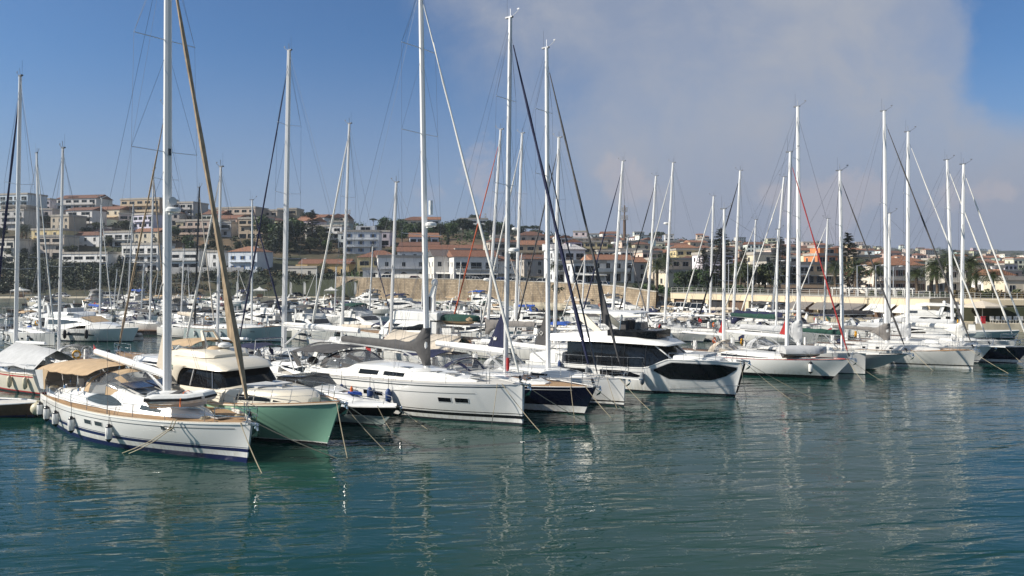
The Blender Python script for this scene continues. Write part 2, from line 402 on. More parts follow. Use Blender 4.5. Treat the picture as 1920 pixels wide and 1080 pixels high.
# ------------------------------------------------------------------ the land: ground height by bearing (photo column) and distance
COLS = [
    (-900, [(246, 1.2), (262, 1.6), (282, 8), (310, 13), (345, 27), (385, 41), (470, 47), (900, 60), (2600, 66)]),
    (0,    [(246, 1.2), (262, 1.6), (280, 8), (305, 11), (340, 26), (380, 39), (450, 46), (900, 60), (2600, 66)]),
    (200,  [(246, 1.2), (258, 1.6), (275, 7), (300, 10), (335, 25), (375, 37), (440, 43), (900, 58), (2600, 66)]),
    (440,  [(246, 1.2), (256, 1.6), (270, 7), (288, 10.5), (330, 23), (368, 32), (430, 39), (900, 56), (2600, 66)]),
    (600,  [(245, 1.2), (252, 2.0), (258, 6.6), (275, 7.4), (315, 18), (365, 29), (430, 38.5), (900, 55), (2600, 66)]),
    (660,  [(238, 6.7), (250, 6.8), (256, 6.9), (270, 7.4), (305, 16), (350, 26), (420, 36.5), (900, 53), (2600, 66)]),
    (800,  [(225, 6.3), (238, 6.4), (244, 6.5), (258, 7.0), (300, 14), (350, 24), (440, 38), (900, 54), (2600, 66)]),
    (900,  [(214, 6.0), (226, 6.1), (232, 6.2), (250, 7.0), (300, 13.5), (360, 25), (460, 39), (900, 54), (2600, 66)]),
    (1050, [(196.5, 5.35), (208, 5.4), (214, 5.5), (235, 6.5), (300, 12), (400, 22), (560, 37), (950, 55), (2600, 68)]),
    (1150, [(173, 4.8), (184, 4.9), (190, 5.0), (215, 6.0), (300, 10.5), (420, 21), (620, 38), (1000, 56), (2600, 70)]),
    (1253, [(152, 3.25), (162, 3.4), (172, 3.6), (200, 4.6), (300, 9), (450, 20), (700, 40), (1050, 58), (2600, 72)]),
    (1500, [(131, 3.25), (140, 3.3), (160, 3.7), (190, 4.6), (300, 8.5), (500, 20), (850, 43), (1200, 60), (2600, 74)]),
    (1740, [(111, 3.25), (120, 3.3), (150, 3.4), (190, 3.9), (320, 6.5), (600, 17), (1000, 36), (1500, 64), (2600, 84)]),
    (1920, [(104, 3.25), (112, 3.3), (150, 3.4), (190, 3.9), (320, 6.0), (600, 14), (1000, 29), (1700, 68), (2600, 92)]),
    (2900, [(104, 3.25), (112, 3.3), (150, 3.4), (190, 3.9), (320, 6.0), (600, 14), (1000, 29), (1700, 66), (2600, 88)]),
]
def column(px):
    if px <= COLS[0][0]: return COLS[0][1]
    for (p0, c0), (p1, c1) in zip(COLS, COLS[1:]):
        if px <= p1:
            t = (px - p0) / (p1 - p0)
            return [(lerp(a[0], b[0], t), lerp(a[1], b[1], t)) for a, b in zip(c0, c1)]
    return COLS[-1][1]
def bumps(x, y, z):
    return 0 if z < 200 else (mnoise.noise(Vector((x * .02, y * .02, 0))) * .8 + mnoise.noise(Vector((x * .006, y * .006, 3))) * 2.2) * clamp((z - 330) / 300)
def ground(px, z):
    c = column(px)
    return interp(c, z) + bumps(PX(px, z), z, z)

rows = []
NS = [2, 2, 3, 4, 4, 5, 8, 12]
pxs = list(range(-900, 2901, 25))
depth_rows = []
for seg, k in enumerate(NS):
    for i in range(k): depth_rows.append((seg, i / k))
depth_rows.append((len(NS) - 1, 1.0))
grid = []
for px in pxs:
    c = column(px); line = []
    z0, e0 = c[0]
    line.append((PX(px, z0 - .1), z0 - .1, -1.2))
    for seg, t in depth_rows:
        z = lerp(c[seg][0], c[seg + 1][0], t)
        line.append((PX(px, z), z, ground(px, z)))
    grid.append(line)
def land_mat():
    m = mat('dry_hillside', (.15, .11, .065), .95, var=.3, scale=.05, bump=.3, bscale=.5)
    nt = m.node_tree; N = nt.nodes.new; L = nt.links.new
    p = next(n for n in nt.nodes if n.type == 'BSDF_PRINCIPLED'); mx = next(n for n in nt.nodes if n.type == 'MIX'); tc = next(n for n in nt.nodes if n.type == 'TEX_COORD')
    no = N('ShaderNodeTexNoise'); no.inputs['Scale'].default_value = .018; no.inputs['Detail'].default_value = 8; no.inputs['Roughness'].default_value = .65; L(tc.outputs['Object'], no.inputs['Vector'])
    rp = N('ShaderNodeValToRGB'); e = rp.color_ramp.elements
    e[0].position = .46; e[0].color = (.028, .036, .016, 1); e[1].position = .64; e[1].color = (.17, .105, .06, 1)
    x = rp.color_ramp.elements.new(.50); x.color = (.06, .055, .03, 1)
    L(no.outputs['Fac'], rp.inputs['Fac']); L(rp.outputs['Color'], mx.inputs['A'])
    return m
M['land'] = land_mat()
mb = MB(); mb.grid(grid)
tag(mb.build('hills', M['land'], angle=80), 'dry scrubby hillside rising behind the harbour', kind='structure')

# quay platforms
def slab(name, pts, top, bot, m, label):
    mb = MB(); n = len(pts)
    mb.add([(x, y, top) for x, y in pts] + [(x, y, bot) for x, y in pts], [tuple(range(n))] + [(i, i + n, (i + 1) % n + n, (i + 1) % n) for i in range(n)])
    return tag(mb.build(name, m, flat=True), label, kind='structure')
LQ = [(PX(-700, 247), 247), (PX(-700, 224), 224), (PX(0, 224), 224), (PX(330, 228), 228), (PX(640, 231), 231), (PX(655, 238), 238), (PX(630, 246), 246)]
slab('quay', LQ[::1], 1.15, -1, M['quaywall'], 'low pale stone quay below the scrubby bank')
RQ = [(22, 149), (31, 138), (56, 105.5), (63, 102.5), (120, 93), (200, 90), (200, 118), (60, 118), (33, 154)]
slab('quay', RQ[::1], 1.1, -1, M['quaywall'], 'stone quay in front of the low cream harbour building')
# ledge along the foot of the sea wall
WALL = [(-58, 243.5, 6.9), (-46, 234.5, 6.65), (-9, 211.5, 6.0), (11, 195.5, 5.35), (23.5, 171, 4.75), (29.7, 152.5, 3.7)]
mb = MB()
for (x0, y0, _), (x1, y1, _) in zip(WALL[1:], WALL[2:]):
    d = Vector((x1 - x0, y1 - y0, 0)).normalized(); nrm = Vector((d.y, -d.x, 0))
    a0 = Vector((x0, y0, 0)) + nrm * .25; a1 = Vector((x1, y1, 0)) + nrm * .25
    b0 = a0 + nrm * 3.0; b1 = a1 + nrm * 3.0
    mb.add([(*a0.xy, .9), (*a1.xy, .9), (*b1.xy, .8), (*b0.xy, .8), (*b1.xy, -1), (*b0.xy, -1)], [(3, 2, 1, 0), (5, 4, 2, 3)])
tag(mb.build('quay_ledge', M['quaywall'], flat=True), 'pale stone ledge along the foot of the sea wall', kind='structure')

# road along the top of the wall
def strip(name, pxr, off0, off1, m, lift, label, step=20):
    rows = []
    for px in range(pxr[0], pxr[1] + 1, step):
        z0 = column(px)[0][0]
        rows.append([(PX(px, z0 + o), z0 + o, ground(px, z0 + o) + lift) for o in (off0, (off0 + off1) / 2, off1)])
    mb = MB(); mb.grid([[r[i] for r in rows] for i in range(3)])
    return tag(mb.build(name, m, angle=80), label, kind='structure')
strip('road', (640, 1240), 2.2, 10, M['asphalt'], .08, 'grey asphalt road along the top of the sea wall')
strip('pavement', (640, 1240), .1, 2.2, M['concrete'], .16, 'pale pavement along the top of the sea wall')

# ------------------------------------------------------------------ the sea wall
def stone_mat():
    m = mat('limestone_blocks', (.40, .30, .18), .9, var=.35, scale=.25, bump=.0)
    nt = m.node_tree; N = nt.nodes.new; L = nt.links.new
    p = next(n for n in nt.nodes if n.type == 'BSDF_PRINCIPLED'); mx = next(n for n in nt.nodes if n.type == 'MIX'); tc = next(n for n in nt.nodes if n.type == 'TEX_COORD')
    sx = N('ShaderNodeSeparateXYZ'); cbn = N('ShaderNodeCombineXYZ'); L(tc.outputs['Object'], sx.inputs[0]); L(sx.outputs['X'], cbn.inputs[0]); L(sx.outputs['Z'], cbn.inputs[1])
    br = N('ShaderNodeTexBrick'); br.inputs['Scale'].default_value = 1.0; br.inputs['Brick Width'].default_value = 1.1; br.inputs['Row Height'].default_value = .48; br.inputs['Mortar Size'].default_value = .03
    br.inputs['Color1'].default_value = (.40, .32, .225, 1); br.inputs['Color2'].default_value = (.27, .21, .145, 1); br.inputs['Mortar'].default_value = (.16, .12, .08, 1)
    L(cbn.outputs[0], br.inputs['Vector'])
    # dark weathering running down from the coping
    no = N('ShaderNodeTexNoise'); no.inputs['Scale'].default_value = .5; no.inputs['Detail'].default_value = 6; mp = N('ShaderNodeMapping'); mp.inputs['Scale'].default_value = (1.2, .18, 1); L(cbn.outputs[0], mp.inputs[0]); L(mp.outputs[0], no.inputs['Vector'])
    mr = N('ShaderNodeMapRange'); mr.inputs['From Min'].default_value = .48; mr.inputs['From Max'].default_value = .72; mr.inputs['To Max'].default_value = .7; L(no.outputs['Fac'], mr.inputs['Value'])
    m2 = N('ShaderNodeMix'); m2.data_type = 'RGBA'; L(mr.outputs[0], m2.inputs['Factor']); L(br.outputs['Color'], m2.inputs['A']); m2.inputs['B'].default_value = (.11, .085, .055, 1)
    L(m2.outputs['Result'], mx.inputs['A'])
    b = N('ShaderNodeBump'); b.inputs['Strength'].default_value = .5; b.inputs['Distance'].default_value = .08; L(br.outputs['Fac'], b.inputs['Height']); b.invert = True; L(b.outputs[0], p.inputs['Normal'])
    return m
M['stone'] = stone_mat()
sw = thing('sea_wall', 'long high sea wall of weathered tan limestone blocks with a coping', 'wall', (-46, 234.5, 0))
for (x0, y0, t0), (x1, y1, t1) in zip(WALL, WALL[1:]):
    Ln = sqrt((x1 - x0) ** 2 + (y1 - y0) ** 2)
    mb = MB(); n = max(2, int(Ln / 1.5)); rows = [[], [], [], []]
    for i in range(n + 1):
        x = Ln * i / n; t = lerp(t0, t1, i / n) + .75
        j = mnoise.noise(Vector((x * .7 + x0, 0, 0))) * .06
        rows[0].append((x, -.35, -1)); rows[1].append((x, .05, t + j)); rows[2].append((x, .55, t + j)); rows[3].append((x, .55, -1))
    mb.grid(rows)
    ws = mb.build('wall_section', M['stone'], sw, flat=True)
    ws.location = (x0 + 46, y0 - 234.5, 0); ws.rotation_euler = (0, 0, atan2(y1 - y0, x1 - x0))
    mb = MB(); mb.tube([(0, .25, t0 + .84), (Ln, .25, t1 + .84)], .42, 4, flat=.35)
    cp = mb.build('coping', M['concrete'], sw, flat=True); cp.location = ws.location; cp.rotation_euler = ws.rotation_euler
# ------------------------------------------------------------------ boats: shared builders
U = Vector((.79, -.61))                      # the way the bows of the first row point
class Hull:
    def __init__(s, L, B, fb, fm, fs, rake=.4, srake=.3, tm=.42, rs=.72, p=2.3, wlm=.90, wlb=.30, wls=.80, q=1.5, tip=.05):
        s.__dict__.update(locals())
    def sheer(s, t):
        a, b, c = s.fs, s.fm, s.fb
        return a * (1 - t) * (1 - 2 * t) + 4 * b * t * (1 - t) * 1.0 + c * t * (2 * t - 1) if True else 0
    def plan(s, t):
        if t < s.tm: v = s.rs + (1 - s.rs) * sin(pi / 2 * t / s.tm)
        else: v = 1 - ((t - s.tm) / (1 - s.tm)) ** s.p
        return max(v * s.B / 2, s.tip)
    def ratio(s, t):
        return lerp(s.wls, s.wlm, smooth(t / s.tm)) if t < s.tm else lerp(s.wlm, s.wlb, ((t - s.tm) / (1 - s.tm)) ** 1.8)
    def y(s, t, f):
        d = s.plan(t); r = s.ratio(t)
        if f >= 0: return max(d * (1 - (1 - r) * (1 - min(f, 1)) ** s.q), .012)
        return max(d * r * max(0.0, 1 - (f / -.55) ** 2), .01)
    def xb(s, z): return s.L / 2 + s.rake * clamp(z / s.fb, -.5, 1.3)
    def xs(s, z): return -s.L / 2 + s.srake * clamp(z / s.fs, -.3, 1.1)
    def x(s, t, z): return s.xs(z) + (s.xb(z) - s.xs(z)) * t
    def t(s, x, z): return clamp((x - s.xs(z)) / (s.xb(z) - s.xs(z)), 0, 1)
    def side(s, x, z):
        t = s.t(x, z); return s.y(t, z / s.sheer(t))
    def deckz(s, x):
        t = s.t(x, s.fm)
        for _ in range(3): t = s.t(x, s.sheer(t))
        return s.sheer(t)
    def deckw(s, x):
        z = s.deckz(x); return s.plan(s.t(x, z))
    def mesh(s, root, bands, m_up, n=22, name='hull', transom=None, color=None):
        """bands: [(z, material)] from the keel up to z; above the last one the topside material up to the sheer"""
        zs = [-.55, -.15] + [b[0] for b in bands]; k0 = len(zs)
        fr = [.25, .5, .72, .88, .955, 1.0]
        mats = []; idx = []
        def mi(m):
            if m not in mats: mats.append(m)
            return mats.index(m)
        up = mi(m_up)
        lv = [mi(bands[0][1] if bands else m_up)] * 2 + [mi(b[1]) for b in bands[1:]] + [up] * (len(fr) + (0 if bands else 0))
        mb = MB(); R_ = []
        for i in range(n + 1):
            t = i / n; t = t + .06 * sin(2 * pi * t) if i not in (0, n) else t
            t = clamp(1 - (1 - t) ** 1.25)
            S = s.sheer(t); zl = zs + [lerp(zs[-1] if bands else 0, S, f) for f in fr]
            if not bands: zl = zs + [0.0][:0] + [S * f for f in fr]
            half = [(s.x(t, z), s.y(t, z / S), z) for z in zl]
            R_.append([(p[0], p[1], p[2]) for p in reversed(half)] + [(p[0], -p[1], p[2]) for p in half])
        nl = len(zl)
        def mm(i, j):
            if j < nl - 1: lev = nl - 2 - j
            elif j == nl - 1: lev = 0
            else: lev = j - nl
            return lv[min(lev, len(lv) - 1)]
        mb.grid(R_, mats=mm)
        o = len(mb.v)
        # transom and stem closures, strip by strip
        for ring, flip in ((0, False), (n, True)):
            base = ring * 2 * nl
            for j in range(nl - 1):
                a, b = base + j, base + 2 * nl - 1 - j
                f = [a, a + 1, b - 1, b] if flip else [b, b - 1, a + 1, a]
                mb.f.append(f); mb.m.append(mm(0, j) if not (transom and not flip) else mi(transom))
        return mb.build(name, mats, root, angle=40, color=color)
    def deck(s, root, m, drop=.05, camber=.06, x0=None, x1=None, inset=.05, n=16, name='deck'):
        mb = MB(); rows = []
        for i in range(n + 1):
            t = .004 + .99 * i / n; S = s.sheer(t); d = max(s.plan(t) - inset, .02); x = s.x(t, S)
            rows.append([(x, d * k, S - drop + camber * (1 - k * k)) for k in (1, .6, .2, -.2, -.6, -1)])
        mb.grid(rows); return mb.build(name, m, root)
    def rail(s, root, m, r=.035, lift=.015, n=24, name='toe_rail', flat=.8):
        mb = MB()
        for sg in (1, -1):
            pts = []
            for i in range(n + 1):
                t = .004 + .992 * i / n; S = s.sheer(t); pts.append((s.x(t, S), sg * (s.plan(t) - .01), S + lift))
            mb.tube(pts, r, 5, flat=flat)
        return mb.build(name, m, root)
    def band(s, root, x0, x1, z0, z1, m, name='stripe', sides=(-1, 1), n=36, eps=.014, tophat=None):
        """a strip lying on the topsides; z0/z1 numbers or functions of x"""
        f0 = z0 if callable(z0) else (lambda x: z0); f1 = z1 if callable(z1) else (lambda x: z1)
        out = None
        for sg in sides:
            mb = MB(); rows = []
            for i in range(n + 1):
                x = lerp(x0, x1, i / n); a, b = f0(x), f1(x)
                r = [(x, sg * (s.side(x, z) + eps), z) for z in (a, (a + b) / 2, b)]
                rows.append(r if sg < 0 else r[::-1])
            mb.grid(rows); out = mb.build(name, m, root)
        return out
    def port(s, root, x, z, w, h, sides=(-1,), frame=None, glass=None, name='porthole', sl=0.0):
        for sg in sides:
            mb = MB()
            def quad(w, h, eps, m):
                P = []
                for dx, dz in ((-w / 2, -h / 2), (w / 2, -h / 2), (w / 2, h / 2), (-w / 2, h / 2)):
                    zz = z + dz + dx * sl; P.append((x + dx, sg * (s.side(x + dx, zz) + eps), zz))
                mb.add(P, [(0, 1, 2, 3) if sg < 0 else (3, 2, 1, 0)], m)
            quad(w + .07, h + .07, .012, 0); quad(w, h, .018, 1)
            mb.build(name, [frame or M['white'], glass or M['glass']], root, flat=True)

def cabin(root, name, m, secs, rfrac=.22, ends=True, color=None, top=None):
    """a lofted deckhouse. secs: (x, half width low, half width high, z low, z high, crown)"""
    mb = MB(); R_ = []
    for (x, a, b, z0, z1, c) in secs:
        h = z1 - z0; r = min(.10, h * rfrac)
        half = [(a, z0), (lerp(a, b, .5), z0 + (h - r) * .5), (b, z1 - r), (b * .96, z1 - r * .3), (b * .86, z1 + c * .25), (b * .45, z1 + c * .8)]
        R_.append([(x, y, z) for y, z in half] + [(x, 0, z1 + c)] + [(x, -y, z) for y, z in reversed(half)])
    nn = len(R_[0])
    mb.loft(R_, m=0, mats=(lambda i, j: 1 if 3 <= j <= 8 else 0) if top else None)
    o = mb.build(name, [m, top] if top else m, root, angle=38, color=color)
    def surf(x, v):
        for s0, s1 in zip(secs, secs[1:]):
            if min(s0[0], s1[0]) - 1e-6 <= x <= max(s0[0], s1[0]) + 1e-6:
                q = (x - s0[0]) / (s1[0] - s0[0] or 1)
                a, b, z0, z1 = (lerp(s0[i], s1[i], q) for i in (1, 2, 3, 4))
                r = min(.10, (z1 - z0) * rfrac)
                return lerp(a, b, v), lerp(z0, z1 - r, v)
        return surf(secs[0][0] if abs(x - secs[0][0]) < abs(x - secs[-1][0]) else secs[-1][0], v)
    return o, surf

def side_win(root, surf, xs, lo, hi, m=None, name='window', sides=(-1, 1), eps=.012, frame=None, fw=.05, n=8, absz=False):
    """glass lying on a deckhouse side between x positions; lo/hi are fractions of the side's height (numbers or functions of 0..1)"""
    fl = lo if callable(lo) else (lambda q: lo); fh = hi if callable(hi) else (lambda q: hi)
    for sg in sides:
        mb = MB()
        def lay(x0, x1, dl, e, mi):
            rows = []
            for i in range(n + 1):
                q = i / n; x = lerp(x0, x1, q); a, b = fl(q) - dl, fh(q) + dl
                if absz: z0, z1 = surf(x, 0)[1], surf(x, 1)[1]; a, b = (a - z0) / (z1 - z0), (b - z0) / (z1 - z0)
                r = []
                for v in (a, (a + b) / 2, b):
                    yy, zz = surf(x, v); r.append((x, sg * (yy + e), zz))
                rows.append(r if sg < 0 else r[::-1])
            mb.grid(rows, mi)
        d = 1 if xs[1] > xs[0] else -1
        if frame: lay(xs[0] - fw * d, xs[1] + fw * d, fw * 1.2, eps * .6, 1)
        lay(xs[0], xs[1], 0, eps, 0)
        if d < 0: mb.f = [f[::-1] for f in mb.f]
        mb.build(name, [m or M['glass'], frame or M['white']], root)

def arch_rows(xs, hw, zs, zt, k=10, pw=2.6, sagx=0.0):
    """rows of points over a frame of bows: xs list of (x, half width, z of the edge, z of the crown)"""
    rows = []
    for (x, h, a, b) in xs:
        rows.append([(x, h * (1 - 2 * j / k), a + (b - a) * (1 - abs(1 - 2 * j / k) ** pw)) for j in range(k + 1)])
    return rows

def canvas(root, name, m, bows, pw=2.6, k=10, frame=True, th=.02):
    mb = MB(); fine = []
    for b0, b1 in zip(bows, bows[1:]):
        for i in range(3):
            q = i / 3; sg = .05 * sin(pi * q)
            fine.append(tuple(lerp(b0[j], b1[j], q) - (sg if j > 1 else 0) for j in range(4)))
    fine.append(bows[-1]); mb.sheet(arch_rows(fine, 0, 0, 0, k, pw), th)
    o = mb.build(name, m, root, angle=50)
    return o

def hood(root, name, m, xa, xm, xf, hw, zb, zt, side_glass=True, front=True, clear=None):
    """a spray hood: canvas crown from the after bow to the middle bow, clear panes in its front and sides"""
    clear = clear or M['vinyl']
    k = 12
    def bow(x, w, b, t, lean=0.0): return [(x + lean * sin(pi * j / k), w * cos(pi * j / k), b + (t - b) * (sin(pi * j / k)) ** .62) for j in range(k + 1)]
    sgn = 1 if xm > xa else -1; A = bow(xa, hw, zb, zt - .05, .7 * sgn); A2 = bow(xa + .5 * sgn, hw, zb, zt - .01, .55 * sgn); B = bow(lerp(xa, xm, .8), hw * .98, zb, zt - .01); C = bow(xm, hw * .93, zb, zt - .10); D = bow(xf, hw * .70, zb - .04, zb + .16)
    rows = [A, A2, B, C, [tuple(lerp(c[i], d[i], .5) + (.03 if i == 2 else 0) for i in range(3)) for c, d in zip(C, D)], D]
    mb = MB()
    def mm(i, j):
        if i >= 3 and front: return 1 if j not in (0, 3, 8, 11) else 0
        if side_glass and i in (1, 2) and j in (0, 1, 2, 3, 8, 9, 10, 11): return 1
        return 0
    mb.grid(rows, mats=mm)
    o = mb.build(name, [m, clear], root, angle=60)
    mb = MB()
    for bw in (A, C): mb.tube(bw, .016, 4)
    mb.build('hood_frame', M['steel'], o)
    return o

def guardrail(root, h, x0, x1, sides=(-1, 1), hh=.62, step=2.0, r=.012, wr=.007, inset=.10, name='guardrail'):
    for sg in sides:
        mb = MB(); n = max(1, round(abs(x1 - x0) / step)); tops = []; mids = []
        for i in range(n + 1):
            x = lerp(x0, x1, i / n); z = h.deckz(x); yv = sg * max(h.deckw(x) - inset, .05)
            mb.tube([(x, yv, z - .05), (x, yv * .985, z + hh)], r, 4); tops.append((x, yv * .985, z + hh - .01)); mids.append((x, yv * .99, z + hh * .52))
        mb.tube(tops, wr, 3); mb.tube(mids, wr, 3)
        mb.build(name, M['steel'], root)

def pulpit(root, h, reach=1.5, hh=.65, ahead=.15, r=.016, name='pulpit', bow=True, z0=None):
    mb = MB(); x1 = h.xb(h.fb) if bow else h.xs(h.fs); d = -1 if bow else 1
    xa = x1 + d * reach
    za = h.deckz(xa); yw = max(h.deckw(xa) - .08, .1)
    xt = x1 - d * ahead if bow else x1 + d * .1
    zt = (h.fb if bow else h.fs)
    yt = .16 if bow else max(h.deckw(x1 + d * .1) - .15, .2)
    for k in (1.0, .52):
        mb.tube([(xa, yw, za + hh * k), (lerp(xa, xt, .6), lerp(yw, yt, .5), lerp(za, zt, .6) + hh * k), (xt, yt, zt + hh * k), (xt, -yt, zt + hh * k), (lerp(xa, xt, .6), -lerp(yw, yt, .5), lerp(za, zt, .6) + hh * k), (xa, -yw, za + hh * k)], r, 4)
    for sg in (1, -1):
        mb.tube([(xa, sg * yw, za - .03), (xa, sg * yw, za + hh)], r, 4)
        mb.tube([(lerp(xa, xt, .85), sg * lerp(yw, yt, .85), zt - .05), (xt, sg * yt, zt + hh)], r, 4)
    return mb.build(name, M['steel'], root)

def anchor_gear(root, h, s=1.0, m=None):
    x = h.xb(h.fb); z = h.fb
    mb = MB()
    mb.box((x - .1, 0, z + .03), (.9 * s, .22 * s, .07))
    mb.tube([(x + .30 * s, .0, z + .08), (x + .36 * s, 0, z - .02), (x + .28 * s, 0, z - .12)], .07 * s, 6)
    o = mb.build('bow_roller', M['steel'], root)
    mb = MB()
    mb.tube([(x - .25 * s, 0, z + .14), (x + .36 * s, 0, z + .02), (x + .42 * s, 0, z - .20 * s)], [.035 * s, .04 * s, .05 * s], 5)
    mb.add([(x + .44 * s, 0, z - .18 * s), (x + .22 * s, .20 * s, z - .42 * s), (x + .04 * s, 0, z - .58 * s), (x + .22 * s, -.20 * s, z - .42 * s), (x + .34 * s, 0, z - .44 * s)],
           [(0, 1, 4), (1, 2, 4), (2, 3, 4), (3, 0, 4), (2, 1, 0, 3)])
    mb.build('anchor', m or M['steel'], root, flat=True)

def rig(root, xm, zb, zt, dx, h=None, r=.10, mm=None, spr=(.36, .68), spl=1.15, bow=(6, 1.5), stern=(-7, 1.3), chain=1.7, furl=None, fr=.085, furl_base=.6, furl_top=.96,
        frac=.96, boom=None, cover=None, clew=None, radar=None, lod=0, wire=None, antenna=True, inner=None, horn=False, drop=0.0, bang=0.0, luff=0.0):
    """mast, spreaders, stays and boom in the boat's own frame. dx: how far the masthead stands ahead of (or behind) the heel"""
    r *= 1.2 if lod == 0 else 1.35; mm = mm or M['mast']; wire = wire or (.007, .010, .016)[lod]
    n = 8 if lod == 0 else 6
    P = lambda f: Vector((xm + dx * f, 0, lerp(zb, zt, f)))
    mb = MB(); mb.tube([P(0), P(.3), P(.6), P(.9), P(1)], [r, r, r * .97, r * .85, r * .72], n, flat=1.0)
    mast = mb.build('mast', mm, root)
    mb = MB(); t = P(1); sg = 1 if bow[0] > xm else -1
    mb.box((t.x - sg * .08, 0, t.z + .03), (.5, .16, .09)); mb.tube([t, t + Vector((-sg * .05, .06, .55))], .012 if lod == 0 else .02, 4)
    mb.tube([t + Vector((sg * .15, 0, .05)), t + Vector((sg * .55, 0, .28)), t + Vector((sg * .62, 0, .38))], .014 if lod == 0 else .022, 4)
    mb.box((t.x + sg * .58, 0, t.z + .40), (.16, .02, .08))
    if lod < 2: mb.tube([t + Vector((-sg * .2, -.05, 0)), t + Vector((-sg * .2, -.05, 1.1))], .008, 3)
    mb.build('masthead', M['wire'], mast)
    tips = []
    for f in spr:
        p = P(f); w = spl * (1 - .25 * f); mb = MB()
        mb.tube([p + Vector((-sg * .22, w, .08)), p + Vector((0, .05, 0)), p + Vector((0, -.05, 0)), p + Vector((-sg * .22, -w, .08))], .03 if lod < 2 else .035, 4, flat=.6)
        mb.build('spreader', M['alu'], mast); tips.append((p, w))
    for s2 in (1, -1):
        mb = MB()
        ch = Vector((xm - sg * .25, s2 * chain, zb - .5 if h is None else h.deckz(xm - sg * .25)))
        pts = [ch] + [p + Vector((-sg * .22, s2 * w, .08)) for p, w in tips] + [P(frac)]
        mb.tube(pts, wire, 3)
        if lod < 2:
            mb.tube([ch + Vector((sg * .15, 0, 0)), P(spr[0] - .02)], wire, 3)
            mb.tube([ch + Vector((-sg * .15, 0, 0)), P(spr[0] - .02)], wire, 3)
            for (p, w), f in zip(tips, list(spr[1:]) + [1.0]): mb.tube([p + Vector((-sg * .22, s2 * w, .08)), P(f - .02)], wire, 3)
        mb.build('shroud', M['wire'], root)
    mb = MB(); st = Vector((stern[0], 0, stern[1]))
    if lod < 2:
        k = P(1) + (st - P(1)) * .8
        mb.tube([P(1), k], wire, 3)
        mb.tube([k, (st.x, .6, st.z)], wire, 3); mb.tube([k, (st.x, -.6, st.z)], wire, 3)
        mb.tube([P(.99) + Vector((-sg * .1, .03, 0)), Vector((xm - sg * .3, .15, zb + .2))], wire, 3)
    else: mb.tube([P(1), st], wire, 3)
    mb.build('backstay', M['wire'], root)
    b = Vector((bow[0], 0, bow[1])); tp = P(frac)
    if furl is not None:
        mb = MB(); k = 9; pts = []; rr = []
        for i in range(k + 1):
            q = furl_base / (tp - b).length + (furl_top - furl_base / (tp - b).length) * i / k
            p = b + (tp - b) * q; p.z -= .10 * sin(pi * q); p.x += 0.0
            pts.append(p); rr.append(fr * (1.0 - .5 * q) * (1.3 if i % 2 else .95))
        rr[0] *= .6; rr[-1] *= .5
        mb.tube(pts, rr, 7)
        if bang:
            # clew of the rolled sail standing out from the stay
            p1 = pts[1]; p2 = pts[3]; mb.add([p1 + Vector((0, .05, 0)), p2 + Vector((0, .05, 0)), p1 + Vector((-sg * bang, .06, .35)), p1 + Vector((0, -.05, 0)), p2 + Vector((0, -.05, 0)), p1 + Vector((-sg * bang, -.06, .35))], [(0, 1, 2), (5, 4, 3), (0, 2, 5, 3), (1, 4, 5, 2)])
        g = mb.build('furled_genoa', furl, root)
        mb = MB(); mb.tube([b + Vector((0, 0, .1)), b + (tp - b) * (.35 / (tp - b).length)], .075 if lod < 2 else .09, 8); mb.build('furler_drum', M['black'], g)
        mb = MB(); mb.tube([b, tp], wire * 1.2, 3); mb.build('forestay', M['wire'], root)
    else:
        mb = MB(); mb.tube([b, tp], wire * 1.2, 3); mb.build('forestay', M['wire'], root)
    if inner:
        (bx, bz, f, mtl, rad) = inner; a = Vector((bx, 0, bz)); e = P(f); mb = MB()
        mb.tube([a, a + (e - a) * .1, a + (e - a) * .5, a + (e - a) * .95, e], [rad * .5, rad, rad * .8, rad * .5, .01], 6); mb.build('inner_stay', mtl, root)
    if boom:
        (bl, bz, rise, bm, br) = boom
        g = Vector((xm - sg * .12 + dx * .06, 0, bz)); e = Vector((xm - sg * bl, 0, bz + rise))
        mb = MB(); mb.tube([g, g + (e - g) * .5, e], [br * .9, br, br * .8], 8, flat=1.35)
        bo = mb.build('boom', bm, root)
        mb = MB(); mb.tube([(xm - sg * .15, 0, zb + .25), g + (e - g) * .3], br * .45, 6); mb.build('kicking_strap', M['alu'], bo)
        mb = MB(); mb.tube([e, P(.985)], wire * .8, 3); mb.build('topping_lift', M['wire'], bo)
        if cover:
            (cm, ch2) = cover[:2]
            mb = MB(); rows = []; kk = 9
            for i in range(kk + 1):
                q = i / kk; p = g + (e - g) * (q * .97)
                hh = ch2 * (1 - .35 * q) * (1 + .10 * sin(q * 23)); w = .15 + .06 * (1 - q)
                rows.append([(p.x, w * .8, p.z - .02), (p.x, w, p.z + hh * .35), (p.x, w * .6, p.z + hh * .85), (p.x, 0, p.z + hh), (p.x, -w * .6, p.z + hh * .85), (p.x, -w, p.z + hh * .35), (p.x, -w * .8, p.z - .02)])
            mb.loft(rows, closed=True)
            sc = mb.build('sail_cover', cm, bo, angle=60)
            if luff:
                mb = MB(); rows = []
                for i in range(7):
                    q = i / 6; zz = lerp(bz - .75, bz + luff, q); back = interp([(0, .12), (.3, .45), (.45, 1.5), (.7, .75), (1, .1)], q)
                    x0 = xm + sg * (r + .10); x1 = xm - sg * (r + back); w = r + .06 + .05 * (back > .4)
                    rows.append([(x0, 0, zz), (lerp(x0, x1, .3), w, zz), (lerp(x0, x1, .8), w * .7, zz), (x1, 0, zz - .05), (lerp(x0, x1, .8), -w * .7, zz), (lerp(x0, x1, .3), -w, zz)])
                mb.loft(rows); mb.build('mast_cover', cm, bo, angle=60)
